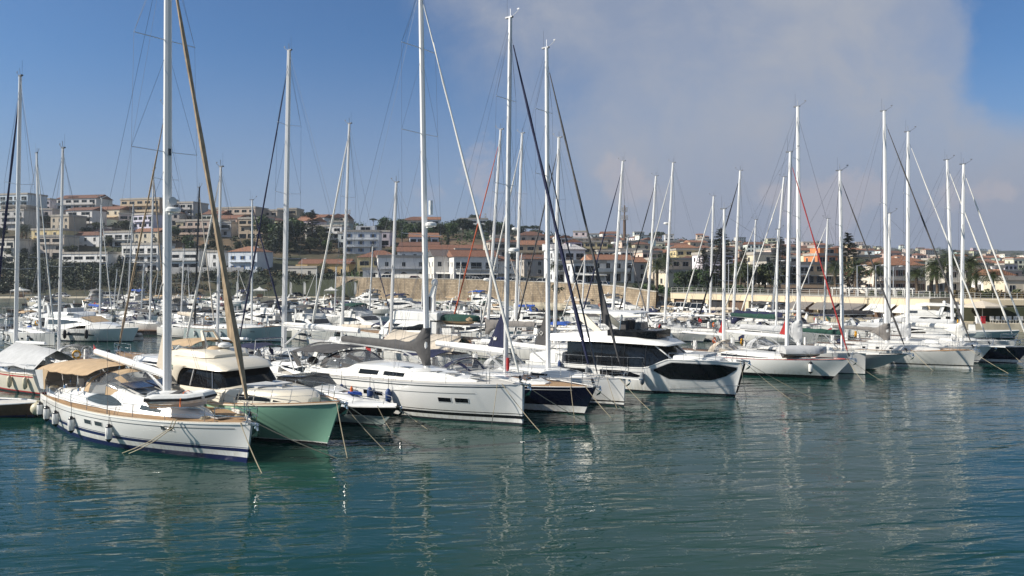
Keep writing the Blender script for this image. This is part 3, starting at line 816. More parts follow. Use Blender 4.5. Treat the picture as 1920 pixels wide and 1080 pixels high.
        if clew:
            (cm, cw, ch2) = clew; mb = MB()
            x0 = xm - sg * r * .9
            c = [(x0 + dx * .05, bz + .16), (x0 - sg * cw, bz + .18 + rise * .2), (x0 - sg * cw * .45, bz + ch2 * .55), (x0 + dx * .2 - sg * .03, bz + ch2)]
            vs = [(x, .02 + .03 * (i % 2), z) for i, (x, z) in enumerate(c)] + [(x, -.02 + .03 * (i % 2), z) for i, (x, z) in enumerate(c)]
            mb.add(vs, [(0, 1, 2, 3), (7, 6, 5, 4), (0, 4, 5, 1), (1, 5, 6, 2), (2, 6, 7, 3)])
            mb.build('sail_clew', cm, root, flat=True)
    if radar:
        p = P(radar); mb = MB(); mb.box((p.x + sg * .3, 0, p.z), (.5, .1, .06))
        mb.loft([[(p.x + sg * .5 + q * cos(a), q * sin(a), p.z + zz) for a in [2 * pi * j / 12 for j in range(12)]] for q, zz in ((.28, .04), (.32, .08), (.32, .2), (.22, .28))])
        mb.build('radar_dome', M['white'], mast)
    return mast

def place(name, label, cat, bow_xy, L, u=U, group=None):
    u = Vector(u).normalized(); c = Vector(bow_xy) - u * (L / 2)
    return thing(name, label, cat, (c.x, c.y, 0), atan2(u.y, u.x), group), u

def mast_solve(pos, u, px_top, py_top):
    """rake (metres along u) and masthead height that put the masthead on the photo's column and row"""
    c = (px_top - 960) / F; X, Y = pos
    den = (u[0] - c * u[1])
    d = (c * Y - X) / den if abs(den) > .05 else 0
    d = clamp(d, -2.2, 2.2)
    return d, ZH(py_top, Y + d * u[1])

def mast_k(bow_xy, u, px):
    c = (px - 960) / F
    # bow - u*k on that column
    return (bow_xy[0] - c * bow_xy[1]) / (u[0] - c * u[1])

# -------- fenders, ropes, small loose gear on the boats (things of their own)
def fender_mesh(name, m, tip, r=.14, ln=.82, rope=.6):
    mb = MB()
    prof = [(0, .1), (.05, .5), (.13, .8), (.20, 1.0), (.5, 1.03), (.80, 1.0), (.87, .85), (.94, .45), (1, .1)]
    rings = [[(r * q * cos(2 * pi * j / 10), r * q * sin(2 * pi * j / 10), -ln * z) for j in range(10)] for z, q in prof]
    mb.loft(rings, mats=lambda i, j: 1 if i < 3 or i > 4 else 0)
    mb.tube([(0, 0, -.02), (0, 0.02, rope)], .012, 4, m=2)
    return mb.build(name, [m, tip, M['darkrope']])
FEND = {}
def fender(kind, root, h, x, label, group, drop=.35, out=.17, sg=-1, scale=1.0, rot=0.0):
    if kind not in FEND:
        a, b = {'white': (M['fenderwhite'], M['black']), 'blue': (M['fenderblue'], M['fenderblue']), 'cream': (M['fendercream'], M['fendercream']), 'grey': (M['fendergrey'], M['fendergrey']), 'black': (M['rubber'], M['rubber'])}[kind]
        FEND[kind] = fender_mesh('fender', a, b); o = FEND[kind]
    else:
        o = FEND[kind].copy(); COL.objects.link(o)
    z = h.deckz(x); y = sg * (h.side(x, z - drop - .3) + out * scale)
    ang = root.rotation_euler.z
    loc = Vector((x * cos(ang) - y * sin(ang), x * sin(ang) + y * cos(ang), z - drop)) + root.location
    o.location = loc; o.rotation_euler = (0, 0, ang); o.scale = (scale,) * 3
    tag(o, label, 'fender', group)
    return o

def world(root, p):
    a = root.rotation_euler.z
    return Vector((p[0] * cos(a) - p[1] * sin(a) + root.location.x, p[0] * sin(a) + p[1] * cos(a) + root.location.y, p[2] + root.location.z))

def line_thing(name, pts, r, m, label, cat='rope', group=None, sag=0.0, n=10):
    a, b = Vector(pts[0]), Vector(pts[-1]); P = []
    if len(pts) == 2:
        for i in range(n + 1):
            q = i / n; p = a + (b - a) * q; p.z -= sag * 4 * q * (1 - q); P.append(p)
    else: P = [Vector(p) for p in pts]
    mb = MB(); mb.tube([p - a for p in P], r, 5)
    o = mb.build(name, m, None, loc=a); return tag(o, label, cat, group)
# ------------------------------------------------------------------ the first row, boat by boat
WH = M['white']
def wheel(root, x, y, z, r=.42):
    mb = MB(); mb.torus((x, y, z), r, .02, 'x', 18, 4)
    for a in range(3): mb.tube([(x, y - r * cos(a * pi / 3), z - r * sin(a * pi / 3)), (x, y + r * cos(a * pi / 3), z + r * sin(a * pi / 3))], .01, 3)
    mb.build('steering_wheel', M['steel'], root)
    mb = MB(); mb.box((x + .15, y, z - .35), (.28, .3, 1.0), top=.8); mb.build('steering_pedestal', WH, root)
def hatch(root, x, y, z, w=.55, ln=.6, tilt=.0):
    mb = MB(); mb.box((x, y, z + .02), (ln, w, .05), ry=tilt); mb.box((x, y, z + .05), (ln * .85, w * .85, .02), m=1, ry=tilt); mb.build('deck_hatch', [M['alu'], M['glass']], root)
def winch(root, x, y, z):
    mb = MB(); mb.tube([(x, y, z), (x, y, z + .06), (x, y, z + .14), (x, y, z + .2)], [.10, .09, .065, .09], 8); mb.build('winch', M['steel'], root)
def rope_coil(root, x, y, z, r=.22):
    mb = MB()
    for i in range(3): mb.torus((x, y, z + .02 + .03 * i), r - .03 * i, .018, 'z', 10, 4)
    mb.build('rope_coil', M['rope'], root)
def strut(root, pts, r=.02, m=None, name='strut'):
    mb = MB(); mb.tube(pts, r, 5); return mb.build(name, m or M['steel'], root)
def flag(root, p, m1, m2=None, h=.9, name='ensign'):
    mb = MB(); mb.tube([p, (p[0] - .1, p[1], p[2] + h)], .012, 4); x, y, z = p[0] - .1, p[1], p[2] + h
    rows = [[(x - q * .5, y + .05 * sin(q * 5), z - .02 - q * .35 - (.42 * k)) for k in (0, .5, 1)] for q in (0, .5, 1)]
    mb.grid(rows, 1); mb.build(name, [M['steel'], m1], root)
def letters(root, text, size, loc, rot, m, name='lettering'):
    cu = bpy.data.curves.new(name, 'FONT'); cu.body = text; cu.size = size; cu.extrude = .004; cu.align_x = 'CENTER'
    o = bpy.data.objects.new(name, cu); COL.objects.link(o)
    dg = bpy.context.evaluated_depsgraph_get(); me = bpy.data.meshes.new_from_object(o.evaluated_get(dg)); bpy.data.objects.remove(o)
    o = bpy.data.objects.new(name, me); COL.objects.link(o); me.materials.clear(); me.materials.append(m); o.parent = root; o.location = loc; o.rotation_euler = rot
    return o

# ---- 1: teak decked sloop with tan bimini
bw = W(463, 868); L = 17.0
A1, u = place('sailing_yacht', 'white sloop with teak side decks, tan bimini and an inflatable dinghy on its foredeck', 'sailboat', bw, L, group='sailing yachts moored bow out in the first row')
h1 = Hull(L, 4.85, 1.60, 1.42, 1.38, rake=.35, srake=.7, rs=.66, p=2.4, wlb=.34, wls=.74)
h1.mesh(A1, [(.22, M['navystripe']), (.44, WH), (.58, M['navystripe']), (.61, WH), (.635, M['navystripe'])], WH, n=30)
h1.deck(A1, M['teak'], camber=.05, inset=.12); h1.rail(A1, WH, .05, .01); h1.rail(A1, M['cream'], .025, .06, name='rail_cap')
h1.band(A1, -7.7, 8.2, lambda x: h1.deckz(x) - .20, lambda x: h1.deckz(x) - .175, M['smoke'], 'cove_stripe')
K = lambda k: L / 2 - k
for k, z, w in ((8.85, .98, .62), (7.85, 1.0, .62), (3.3, 1.24, .62)): h1.port(A1, K(k), z, w, .19, glass=M['smoke'], name='porthole')
cb1, s1 = cabin(A1, 'coachroof', WH, [(K(2.6), .22, .18, 1.5, 1.58, .02), (K(3.4), .55, .42, 1.46, 1.70, .04), (K(4.8), .90, .68, 1.44, 1.84, .06), (K(6.4), 1.22, .95, 1.42, 2.02, .08), (K(7.6), 1.40, 1.08, 1.40, 2.16, .10), (K(8.8), 1.50, 1.20, 1.40, 2.40, .10), (K(10.3), 1.56, 1.26, 1.40, 2.46, .10), (K(11.2), 1.60, 1.36, 1.40, 2.30, .06), (K(12.6), 1.62, 1.42, 1.38, 1.98, .03), (K(16.2), 1.36, 1.2, 1.34, 1.80, .02)])
side_win(A1, s1, (K(11.1), K(7.9)), lambda q: 1.66 - .10 * sin(pi * q), lambda q: 1.69 + .36 * sin(pi * clamp(q, .0, 1)) ** .8, M['smoke'], 'saloon_window', frame=M['alu'], fw=.05, n=16, absz=True)
side_win(A1, s1, (K(6.6), K(5.2)), .35, .75, M['smoke'], 'coachroof_window', frame=M['alu'], n=4)
hood(A1, 'spray_hood', M['tan'], K(11.4), K(9.4), K(7.8), 1.50, 2.02, 3.04)
for y in (-.55, .55):
    mb = MB(); mb.box((K(8.0), y, 2.50), (1.3, .95, .05), ry=.10); mb.build('solar_panel', M['solar'], A1, flat=True)
canvas(A1, 'bimini', M['tan'], [(K(17.0), 1.60, 2.60, 2.92), (K(15.4), 1.90, 2.80, 3.14), (K(13.2), 2.0, 2.86, 3.24), (K(11.6), 1.92, 2.88, 3.26), (K(10.4), 1.75, 2.90, 3.20)], pw=3.2)
for sg in (1, -1):
    for k, kk in ((16.8, 16.1), (15.2, 15.6), (13.0, 13.6), (11.2, 12.0)): strut(A1, [(K(k), sg * (1.6 if k > 16 else 1.86), 2.84 if k < 16 else 2.66), (K(kk), sg * 1.5, 1.78)], .018, M['steel'], 'bimini_strut')
for sg in (1, -1):
    mb = MB(); mb.grid([[(K(17.0), sg * 1.61, 2.62), (K(16.5), sg * 1.55, 1.70)][::sg], [(K(16.0), sg * 1.82, 2.74), (K(16.0), sg * 1.66, 1.72)][::sg], [(K(15.1), sg * 1.93, 2.82), (K(15.6), sg * 1.70, 1.74)][::sg]]); mb.build('side_curtain', M['lightgrey'], A1)
    mb = MB(); mb.grid([[(K(15.1), sg * 1.94, 2.83), (K(15.2), sg * 1.88, 2.3), (K(15.6), sg * 1.71, 1.75)], [(K(14.3), sg * 1.97, 2.85), (K(14.95), sg * 1.88, 2.3), (K(15.4), sg * 1.71, 1.75)]]); mb.build('canvas_leg', M['tan'], A1)
mb = MB(); mb.grid([[(K(17.0), 1.6, 2.62), (K(17.0), 0, 2.9), (K(17.0), -1.6, 2.62)], [(K(16.5), 1.55, 1.7), (K(16.5), 0, 1.7), (K(16.5), -1.55, 1.7)]]); mb.build('stern_curtain', M['lightgrey'], A1)
wheel(A1, K(13.9), .7, 2.2); wheel(A1, K(13.9), -.7, 2.2)
for k, y in ((11.6, 1.62), (11.6, -1.62), (13.2, 1.62), (13.2, -1.62), (10.9, 1.2), (10.9, -1.2)): winch(A1, K(k), y, 2.02 if k > 11 else 2.46)
for k, y, z in ((5.5, .45, 2.0), (5.5, -.45, 2.0), (4.0, 0, 1.9), (7.0, -.6, 2.14), (7.0, .6, 2.14), (2.0, 0, 1.62)): hatch(A1, K(k), y, z)
for sg in (1, -1):
    mb = MB(); mb.tube([(K(10.2), sg * 1.2, 2.58), (K(8.9), sg * 1.15, 2.54), (K(7.6), sg * 1.05, 2.3)], .02, 4); mb.build('grab_rail', M['steel'], A1)
guardrail(A1, h1, K(16.6), K(1.6), r=.018, wr=.010)
pulpit(A1, h1, 1.5); pulpit(A1, h1, 1.2, bow=False, name='pushpit'); anchor_gear(A1, h1, 1.0)
for k, y in ((1.3, .5), (1.9, -.7), (14.6, -1.6)): rope_coil(A1, K(k), y, 1.66 if k < 5 else 1.9)
k = mast_k(bw, u, 313.5); pos = (bw[0] - u[0] * k, bw[1] - u[1] * k)
dx, zt = mast_solve(pos, u, 315, -135)
m1 = rig(A1, K(k), 2.05, zt, dx, h1, r=.155, spr=(.285, .522, .76), spl=1.75, bow=(K(-.25), 1.75), stern=(K(16.8), 1.7), chain=2.2, furl=M['tan2'], fr=.125, furl_base=.9, bang=.62,
    boom=(7.3, 3.05, .62, M['mast'], .14), clew=(M['beige'], .85, 2.6), radar=.39)
mb = MB(); mb.tube([(K(k) + .2, 0, 10.95), (K(k) + .42, 0, 10.95), (K(k) + .5, 0, 10.95)], [.06, .16, .2], 10); mb.build('loudhailer', M['mastgrey'], m1)
mb = MB(); mb.box((K(k) + .1, 0, 13.2), (.3, .12, .3)); mb.build('deck_light', M['black'], m1)
strut(A1, [(K(7.2), -2.25, 1.4), (K(7.2), -2.25, 5.2), (K(k) + .05, -.1, 9.0)], .008, M['wire'], 'halyard')
# dinghy carried across the foredeck
def dinghy(name, label, loc, rz, Ln=3.0, wid=1.45, tubem=None, floor=None, stripe=None, cover=None, group=None, motor=False, z0=0.0):
    o = thing(name, label, 'dinghy', loc, rz, group)
    r = wid * .155; mb = MB(); pts = []
    for i in range(17):
        q = i / 16
        if q < .38: p = (-Ln / 2 + q / .38 * Ln * .62, -(wid / 2 - r), 0)
        elif q > .62: p = (-Ln / 2 + (1 - q) / .38 * Ln * .62, (wid / 2 - r), 0)
        else:
            a = (q - .5) / .12 * pi / 2; p = (Ln / 2 - r - (1 - cos(a)) * (Ln * .38 - r), sin(a) * (wid / 2 - r), .10 * cos(a))
        pts.append((p[0], p[1], p[2] + r + .16 + z0))
    rr = [r * (.55 if i in (0, 16) else 1.0) for i in range(17)]
    mb.tube(pts, rr, 10)
    mb.build('inflatable_tube', tubem or WH, o)
    if stripe:
        for i0, i1, sg in ((0, 7, -1), (9, 16, 1), (6, 10, 0)):
            mb = MB(); mb.tube([(p[0] + (.0 if sg else r * .45), p[1] + sg * r * .45, p[2]) for p in pts[i0:i1 + 1]], r * .72, 8, flat=.55); mb.build('rubbing_strake', stripe, o)
    mb = MB(); rows = []
    for q in (0, .25, .5, .75, .92):
        w = (wid / 2 - r) * (1 if q < .6 else (1 - (q - .6) / .42)); x = -Ln / 2 + q * (Ln - r)
        rows.append([(x, w, r + .1 + z0), (x, w * .5, r * .2 + .05 + z0), (x, 0, -.08 + (.24 if q > .8 else .08 * q) + z0), (x, -w * .5, r * .2 + .05 + z0), (x, -w, r + .1 + z0)])
    mb.loft(rows); mb.build('rigid_floor', floor or M['mastgrey'], o)
    if cover:
        mb = MB(); rows = []
        for i in range(9):
            q = i / 8; w = (wid / 2 + .04) * (1 if q < .6 else max(1 - ((q - .6) / .42) ** 2, .12)); x = -Ln / 2 - .05 + q * (Ln + .1)
            rows.append([(x, w, r + .06 + z0), (x, w * .96, 2 * r + .16 + z0), (x, w * .5, 2 * r + .36 - .1 * abs(q - .4) + z0), (x, 0, 2 * r + .42 - .15 * abs(q - .4) + z0), (x, -w * .5, 2 * r + .36 - .1 * abs(q - .4) + z0), (x, -w * .96, 2 * r + .16 + z0), (x, -w, r + .06 + z0)])
        mb.loft(rows); mb.build('dinghy_cover', cover, o, angle=60)
    else:
        mb = MB(); mb.box((-Ln * .1, 0, 2 * r + .14 + z0), (.28, wid - 2 * r, .05)); mb.build('thwart', M['grey'], o)
    mb = MB(); mb.box((-Ln / 2 + .06, 0, r + .2 + z0), (.06, wid - 2.4 * r, .42)); mb.build('transom_board', WH, o)
    if motor:
        mb = MB(); mb.box((-Ln / 2 - .12, 0, .75 + z0), (.3, .28, .42), top=.8); mb.box((-Ln / 2 - .1, 0, .3 + z0), (.12, .1, .7)); mb.build('outboard_motor', M['black'], o)
    return o
p = world(A1, (K(3.9), -.55, 1.95))
D1 = dinghy('inflatable_dinghy', 'white and black inflatable dinghy lashed on the teak-decked sloop ahead of its mast', p, .10, 2.75, 1.45, M['white'], M['mastgrey'], M['rubber'])
mb = MB(); mb.tube([(.1, -.76, .1), (.12, -.78, .42), (.1, -.3, .64), (.1, .3, .64), (.1, .78, .4)], .03, 4, flat=.3); mb.build('lashing_strap', M['orange'], D1)
GF = 'white fenders with black ends along the teak-decked sloop'
for i, (k, nm) in enumerate(((16.0, 'hung closest to the stern'), (14.4, 'second from the stern'), (12.6, 'third from the stern'), (10.3, 'abreast the saloon window'), (6.8, 'alone abreast the mast'))):
    fender('white', A1, h1, K(k), f'white fender with black ends on the teak-decked sloop, {nm}', GF, drop=.30, out=.15)
o = MB().ball((0, 0, 0), .34, 12, 8); o.tube([(0, 0, .3), (0, 0, .42)], .07, 6); o.tube([(0, 0, .4), (.25, .1, 1.0)], .012, 4)
o = o.build('ball_fender', M['fendercream'], None, loc=world(A1, (K(17.1), -1.45, .55))); tag(o, 'round cream ball fender on the stern corner of the teak-decked sloop', 'fender')
def mooring(root, h, sg, k, dist, side, label, r=.020, down=-.25, m=None, z=None, start=None):
    a = world(root, start or (h.xb(h.fb) - k, sg * max(h.deckw(h.xb(h.fb) - k - .05), .08), (z if z is not None else h.fb + .06)))
    b = world(root, (h.L / 2 + dist, side, down))
    return line_thing('mooring_rope', [a, b], r, m or M['rope'], label, group='bow ropes running down into the water', sag=.10)
mooring(A1, h1, -1, .4, 2.2, -.6, 'tan bow rope slanting into the water ahead of the teak-decked sloop')
mooring(A1, h1, 1, .4, 2.6, 3.2, 'tan bow rope of the teak-decked sloop crossing ahead of the green bow')
line_thing('rope_loop', [world(A1, (K(2.6), -1.55, 1.70)), world(A1, (K(2.7), -1.66, 1.35)), world(A1, (K(3.6), -1.93, .75)), world(A1, (K(4.6), -2.06, .30)), world(A1, (K(5.3), -2.2, .02))], .022, M['rope'], 'slack rope hanging down the bow side of the teak-decked sloop')
line_thing('rope_loop', [world(A1, (K(2.75), -1.6, 1.70)), world(A1, (K(2.9), -1.70, 1.30)), world(A1, (K(3.9), -1.98, .70)), world(A1, (K(5.0), -2.12, .26)), world(A1, (K(5.7), -2.3, .0))], .018, M['rope'], 'second slack rope beside it down the bow side of the teak-decked sloop')

# ---- 2: green hulled motor yacht with cream superstructure
bw = W(612, 837); L = 12.6
A2, u = place('motor_yacht', 'motor yacht with mint green hull and cream superstructure with tinted arched windows', 'motorboat', bw, L)
h2 = Hull(L, 4.3, 2.02, 1.55, 1.35, rake=1.0, srake=-.1, rs=.86, p=2.5, wlb=.16, wlm=.92, wls=.92, q=1.25)
K = lambda k: 6.3 - k
h2.mesh(A2, [(.06, M['antifoul']), (.14, M['black']), (.18, WH)], M['green'], n=26)
h2.deck(A2, M['deck'], drop=.10); h2.rail(A2, M['cream'], .06, .03, name='rubbing_rail'); h2.rail(A2, M['teakrail'], .03, .085, name='rail_cap')
tr, st = cabin(A2, 'foredeck_trunk', M['cream'], [(K(.9), .35, .28, 1.85, 2.05, .03), (K(1.3), .75, .6, 1.8, 2.24, .05), (K(2.4), 1.25, 1.05, 1.68, 2.30, .06), (K(4.0), 1.62, 1.4, 1.6, 2.32, .07), (K(6.0), 1.78, 1.62, 1.55, 2.22, .07)])
side_win(A2, st, (K(4.6), K(1.9)), .38, lambda q: .38 + .42 * (1 - q ** 3), M['glass'], 'trunk_window', n=8, frame=M['cream'])
lo2, sl2 = cabin(A2, 'deckhouse_base', M['cream'], [(K(5.5), 1.72, 1.68, 1.5, 2.16, .0), (K(8), 1.82, 1.72, 1.45, 2.14, .0), (K(11.2), 1.8, 1.7, 1.35, 2.10, .0)])
gl, sg2 = cabin(A2, 'deckhouse_glazing', M['glass'], [(K(5.5), 1.45, 1.35, 2.1, 2.16, .0), (K(6.3), 1.58, 1.36, 2.1, 3.05, .0), (K(8), 1.66, 1.5, 2.1, 3.1, .0), (K(9.8), 1.66, 1.52, 2.1, 3.1, .0)])
# cream shell: roof, brow and the arched quarter behind the glass
rf, srf = cabin(A2, 'deckhouse_roof', M['cream'], [(K(5.85), 1.30, 1.2, 3.00, 3.06, .03), (K(6.3), 1.50, 1.42, 2.98, 3.28, .10), (K(7.4), 1.66, 1.56, 3.0, 3.42, .08), (K(9.2), 1.72, 1.62, 3.02, 3.48, .06), (K(10.6), 1.74, 1.62, 2.95, 3.46, .04)], rfrac=.5)
for sg in (1, -1):
    mb = MB(); rows = []
    for i in range(9):
        q = i / 8; a = q * pi / 2
        xi = 8.7 + .98 * sin(a); zi = 2.1 + .96 * cos(a)          # the arch edge
        xo = lerp(9.6, 10.75, q ** .8); zo = lerp(3.12, 2.08, q)
        rows.append([(K(xi), sg * 1.70, zi), (K(xi + .07), sg * 1.745, zi + .04), (K(max(xo, xi + .1)), sg * 1.74, max(zo, zi if i < 3 else zo))])
    mb.grid([r if sg < 0 else r[::-1] for r in rows]); mb.build('quarter_panel', M['cream'], A2)
mb = MB()
for sg in (1, -1):
    mb.tube([(K(8.45), sg * 1.67, 2.15), (K(8.25), sg * 1.56, 3.0)], .05, 4); mb.tube([(K(6.55), sg * 1.60, 2.16), (K(6.85), sg * 1.45, 3.0)], .03, 4)
mb.build('window_pillar', M['alu'], A2)
mb = MB(); mb.torus((K(10.15), -1.765, 2.95), .13, .018, 'y', 14, 4); mb.box((K(10.15), -1.765, 2.95), (.16, .012, .03)); mb.box((K(10.15), -1.765, 3.01), (.12, .012, .03)); mb.build('round_emblem', M['green'], A2)
fb, sfb = cabin(A2, 'flybridge_coaming', M['cream'], [(K(7.5), 1.0, .9, 3.5, 3.62, .02), (K(8.0), 1.3, 1.2, 3.5, 3.82, .02), (K(10.2), 1.45, 1.38, 3.5, 3.86, .01), (K(11.4), 1.4, 1.35, 3.35, 3.72, .0)])
canvas(A2, 'flybridge_bimini', M['tan'], [(K(11.6), 1.25, 4.0, 4.22), (K(10.2), 1.3, 4.05, 4.32), (K(9.2), 1.25, 4.0, 4.26)], pw=3)
for k in (11.5, 10.2, 9.3):
    for sg in (1, -1): strut(A2, [(K(k), sg * 1.25, 4.05), (K(10.4), sg * 1.4, 3.8)], .018, M['steel'], 'bimini_strut')
mb = MB(); mb.grid([[(K(11.5), -1.27, 4.0), (K(10.9), -1.32, 4.02)], [(K(11.1), -1.42, 3.75), (K(10.6), -1.42, 3.8)]]); mb.build('bimini_leg', M['tan'], A2)
mb = MB()
for sg in (1, -1): mb.loft([[(K(8.9) + a, sg * .55 + b, 3.6) for a, b in ((-.22, -.05), (.28, -.05), (.28, .05), (-.22, .05))], [(K(9.75) + a, sg * .32 + b, 4.72) for a, b in ((-.09, -.04), (.09, -.04), (.09, .04), (-.09, .04))]])
mb.tube([(K(9.75), -.32, 4.7), (K(9.75), .32, 4.7)], .06, 6); mb.build('radar_arch', M['cream'], A2)
mb = MB(); mb.loft([[(K(8.3) + q * cos(2 * pi * j / 12), .1 + q * sin(2 * pi * j / 12), 3.86 + z) for j in range(12)] for q, z in ((.2, 0), (.33, .08), (.33, .2), (.2, .3))]); mb.build('radar_dome', WH, A2)
mb = MB(); mb.ball((K(8.6), -.3, 3.72), .38, 10, 6, sq=(1.5, 1, .7)); mb.build('rolled_canvas', M['tan'], A2, angle=80)
mb = MB()
for i in range(7):
    x = K(.3 + i * .95); z = h2.deckz(x)
    for sg in (1, -1):
        mb.tube([(x, sg * max(h2.deckw(x) - .12, .1), z), (x + .18, sg * max(h2.deckw(x) - .16, .08), z + .72)], .016, 4)
for sg in (1, -1):
    for k in (1.0, .55):
        mb.tube([(K(.3 + i * .95) + .18 * k, sg * max(h2.deckw(K(.3 + i * .95)) - .16, .08), h2.deckz(K(.3 + i * .95)) + .72 * k) for i in range(7)], .016 if k == 1 else .010, 4)
mb.tube([(K(.3) + .18, .2, h2.fb + .72), (K(-.6), 0, h2.fb + .74), (K(.3) + .18, -.2, h2.fb + .72)], .016, 4)
mb.build('bow_rail', M['steel'], A2)
anchor_gear(A2, h2, 1.0); hatch(A2, K(3.2), 0, 2.36, .6, .7); hatch(A2, K(4.6), .5, 2.38, .5, .9)
mb = MB(); mb.box((K(4.3), -.1, 2.40), (1.3, 1.9, .07)); mb.build('sun_pad', M['lightgrey'], A2)
for y in (.5, -.6): strut(A2, [(K(5.6), y, 2.2), (K(6.15), y - .35, 2.75)], .015, M['steel'], 'wiper')
mooring(A2, h2, -1, .15, 2.6, -.9, 'bow rope of the mint green motor yacht running down on its sloop side', .020)
mooring(A2, h2, 1, .1, 3.6, 2.6, 'long bow rope of the mint green motor yacht crossing to the small motorboat', .020)
mooring(A2, h2, 1, .2, 2.9, 1.2, 'shorter bow rope of the mint green motor yacht dropping steeply ahead', .020)

# ---- 3: small black and white motorboat between the green hull and the big sloop
bw = (-6.55, 37.2); L = 8.2
A3, u = place('motorboat', 'small white motorboat with black flank band and dark wrap windscreen', 'motorboat', bw, L)
h3 = Hull(L, 2.9, 1.08, .95, .9, rake=1.15, srake=-.1, rs=.9, p=2.4, wlb=.12, wlm=.9, wls=.9, q=1.15)
K = lambda k: 4.1 - k
h3.mesh(A3, [(.10, M['antifoul']), (.18, M['greyhull']), (.52, M['greyhull']), (.56, WH)], M['black'], n=20)
h3.deck(A3, WH, drop=-.04, camber=.16, inset=.02); h3.rail(A3, WH, .05, .02, name='gunwale')
c3, s3 = cabin(A3, 'cuddy', WH, [(K(1.4), .3, .2, .95, 1.12, .05), (K(2.4), .8, .6, .95, 1.36, .08), (K(4.6), 1.15, 1.0, .92, 1.58, .10), (K(5.6), 1.2, 1.1, .92, 1.5, .04)])
side_win(A3, s3, (K(4.3), K(3.6)), .35, .85, M['glass'], 'cabin_window', frame=WH, n=3); side_win(A3, s3, (K(3.3), K(2.7)), .35, .85, M['glass'], 'cabin_window', frame=WH, n=3)
c4, s4 = cabin(A3, 'windscreen', M['screen'], [(K(4.5), 1.0, .9, 1.5, 1.55, .0), (K(5.3), 1.15, .95, 1.45, 2.12, .05), (K(7.2), 1.2, 1.12, 1.3, 2.05, .02)])
mb = MB(); mb.tube([(K(7.2), -1.15, 2.04), (K(5.3), -.95, 2.12), (K(5.25), 0, 2.18), (K(5.3), .95, 2.12), (K(7.2), 1.15, 2.04)], .03, 5); mb.build('windscreen_frame', M['black'], A3)
mb = MB(); mb.box((K(7.6), 0, 1.1), (1.6, 2.2, .5)); mb.build('cockpit_seat', M['lightgrey'], A3)
mb = MB()
for sg in (1, -1):
    pts = [(K(5.2), sg * 1.15, 1.45), (K(3.2), sg * 1.08, 1.55), (K(1.2), sg * .75, 1.55), (K(-.5), sg * .25, 1.5)]; mb.tube(pts, .015, 4)
    for q in pts[1:]: mb.tube([q, (q[0] - .2, q[1], 1.0)], .013, 4)
mb.tube([(K(-.5), .25, 1.5), (K(-.8), 0, 1.46), (K(-.5), -.25, 1.5)], .015, 4); mb.build('bow_rail', M['steel'], A3)
anchor_gear(A3, h3, .75, M['black']); hatch(A3, K(3.0), 0, 1.45, .5, .5)
o = MB().box((0, 0, 0), (.75, .55, .05)).box((.1, .05, .05), (.45, .4, .06)).build('beach_towel', M['bluecloth'], None, loc=world(A3, (K(2.15), .1, 1.45)), angle=60); o.rotation_euler = (0, .15, .2); tag(o, 'blue towel lying on the foredeck of the small black and white motorboat', 'towel')
o = MB().tube([(0, 0, 0), (0, 0, .2), (0, 0, .23), (0, 0, .30)], [.08, .08, .04, .04], 8).build('orange_bottle', M['orange'], None, loc=world(A3, (K(2.6), .25, 1.47))); tag(o, 'orange bottle standing beside the blue towel on the small motorboat', 'bottle')
mooring(A3, h3, -1, .9, 1.4, -.4, 'thin bow rope of the small black and white motorboat', .016)
mooring(A3, h3, 1, .8, 3.2, .9, 'bow rope of the small motorboat slanting beside the big white sloop', .016)

# ---- 4: big white sloop with charcoal canvas
bw = W(980, 797); L = 16.2
A4, u = place('sailing_yacht', 'big plumb-bowed white sloop with charcoal bimini, charcoal boom cover and navy fenders', 'sailboat', bw, L, group='sailing yachts moored bow out in the first row')
h4 = Hull(L, 5.1, 2.04, 1.86, 1.66, rake=.06, srake=.7, rs=.84, p=2.6, wlb=.42, wls=.78, tip=.10)
K = lambda k: 8.1 - k
h4.mesh(A4, [(.10, M['antifoul']), (.30, WH), (.46, M['black']), (.53, WH), (.57, M['black'])], WH, n=30)
h4.deck(A4, M['deck'], camber=.06); h4.rail(A4, M['alu'], .03, .01)
h4.band(A4, -7.6, 7.4, lambda x: h4.deckz(x) - .13, lambda x: h4.deckz(x) - .07, M['smoke'], 'rubbing_strake', eps=.012)
h4.band(A4, -7.2, 6.0, lambda x: h4.deckz(x) - .46, lambda x: h4.deckz(x) - .44, M['smoke'], 'cove_stripe')
for k, z, w in ((3.75, 1.14, .68), (2.85, 1.15, .66), (8.9, 1.16, .6), (8.0, 1.16, .6)): h4.port(A4, K(k), z, w, .22)
c4, s4 = cabin(A4, 'coachroof', WH, [(K(2.8), .4, .3, 1.95, 2.04, .02), (K(4.2), .95, .75, 1.92, 2.22, .05), (K(6.5), 1.4, 1.15, 1.88, 2.36, .08), (K(9.5), 1.7, 1.4, 1.82, 2.44, .08), (K(11.2), 1.78, 1.5, 1.78, 2.44, .06), (K(11.8), 1.9, 1.6, 1.75, 2.2, .03), (K(15.4), 1.9, 1.7, 1.66, 2.08, .0)])
side_win(A4, s4, (K(10.6), K(9.1)), .30, .78, M['glass'], 'coachroof_window', n=4); side_win(A4, s4, (K(8.7), K(7.2)), .32, .80, M['glass'], 'coachroof_window', n=4)
for k, y in ((4.4, .4), (4.4, -.4), (5.6, .5), (5.6, -.5), (7.6, -.7), (7.6, .7), (3.0, 0)): hatch(A4, K(k), y, 2.24 + (k - 4.4) * .05, .55, .75)
hood(A4, 'spray_hood', M['grey'], K(14.0), K(12.4), K(10.8), 1.75, 2.1, 3.08)
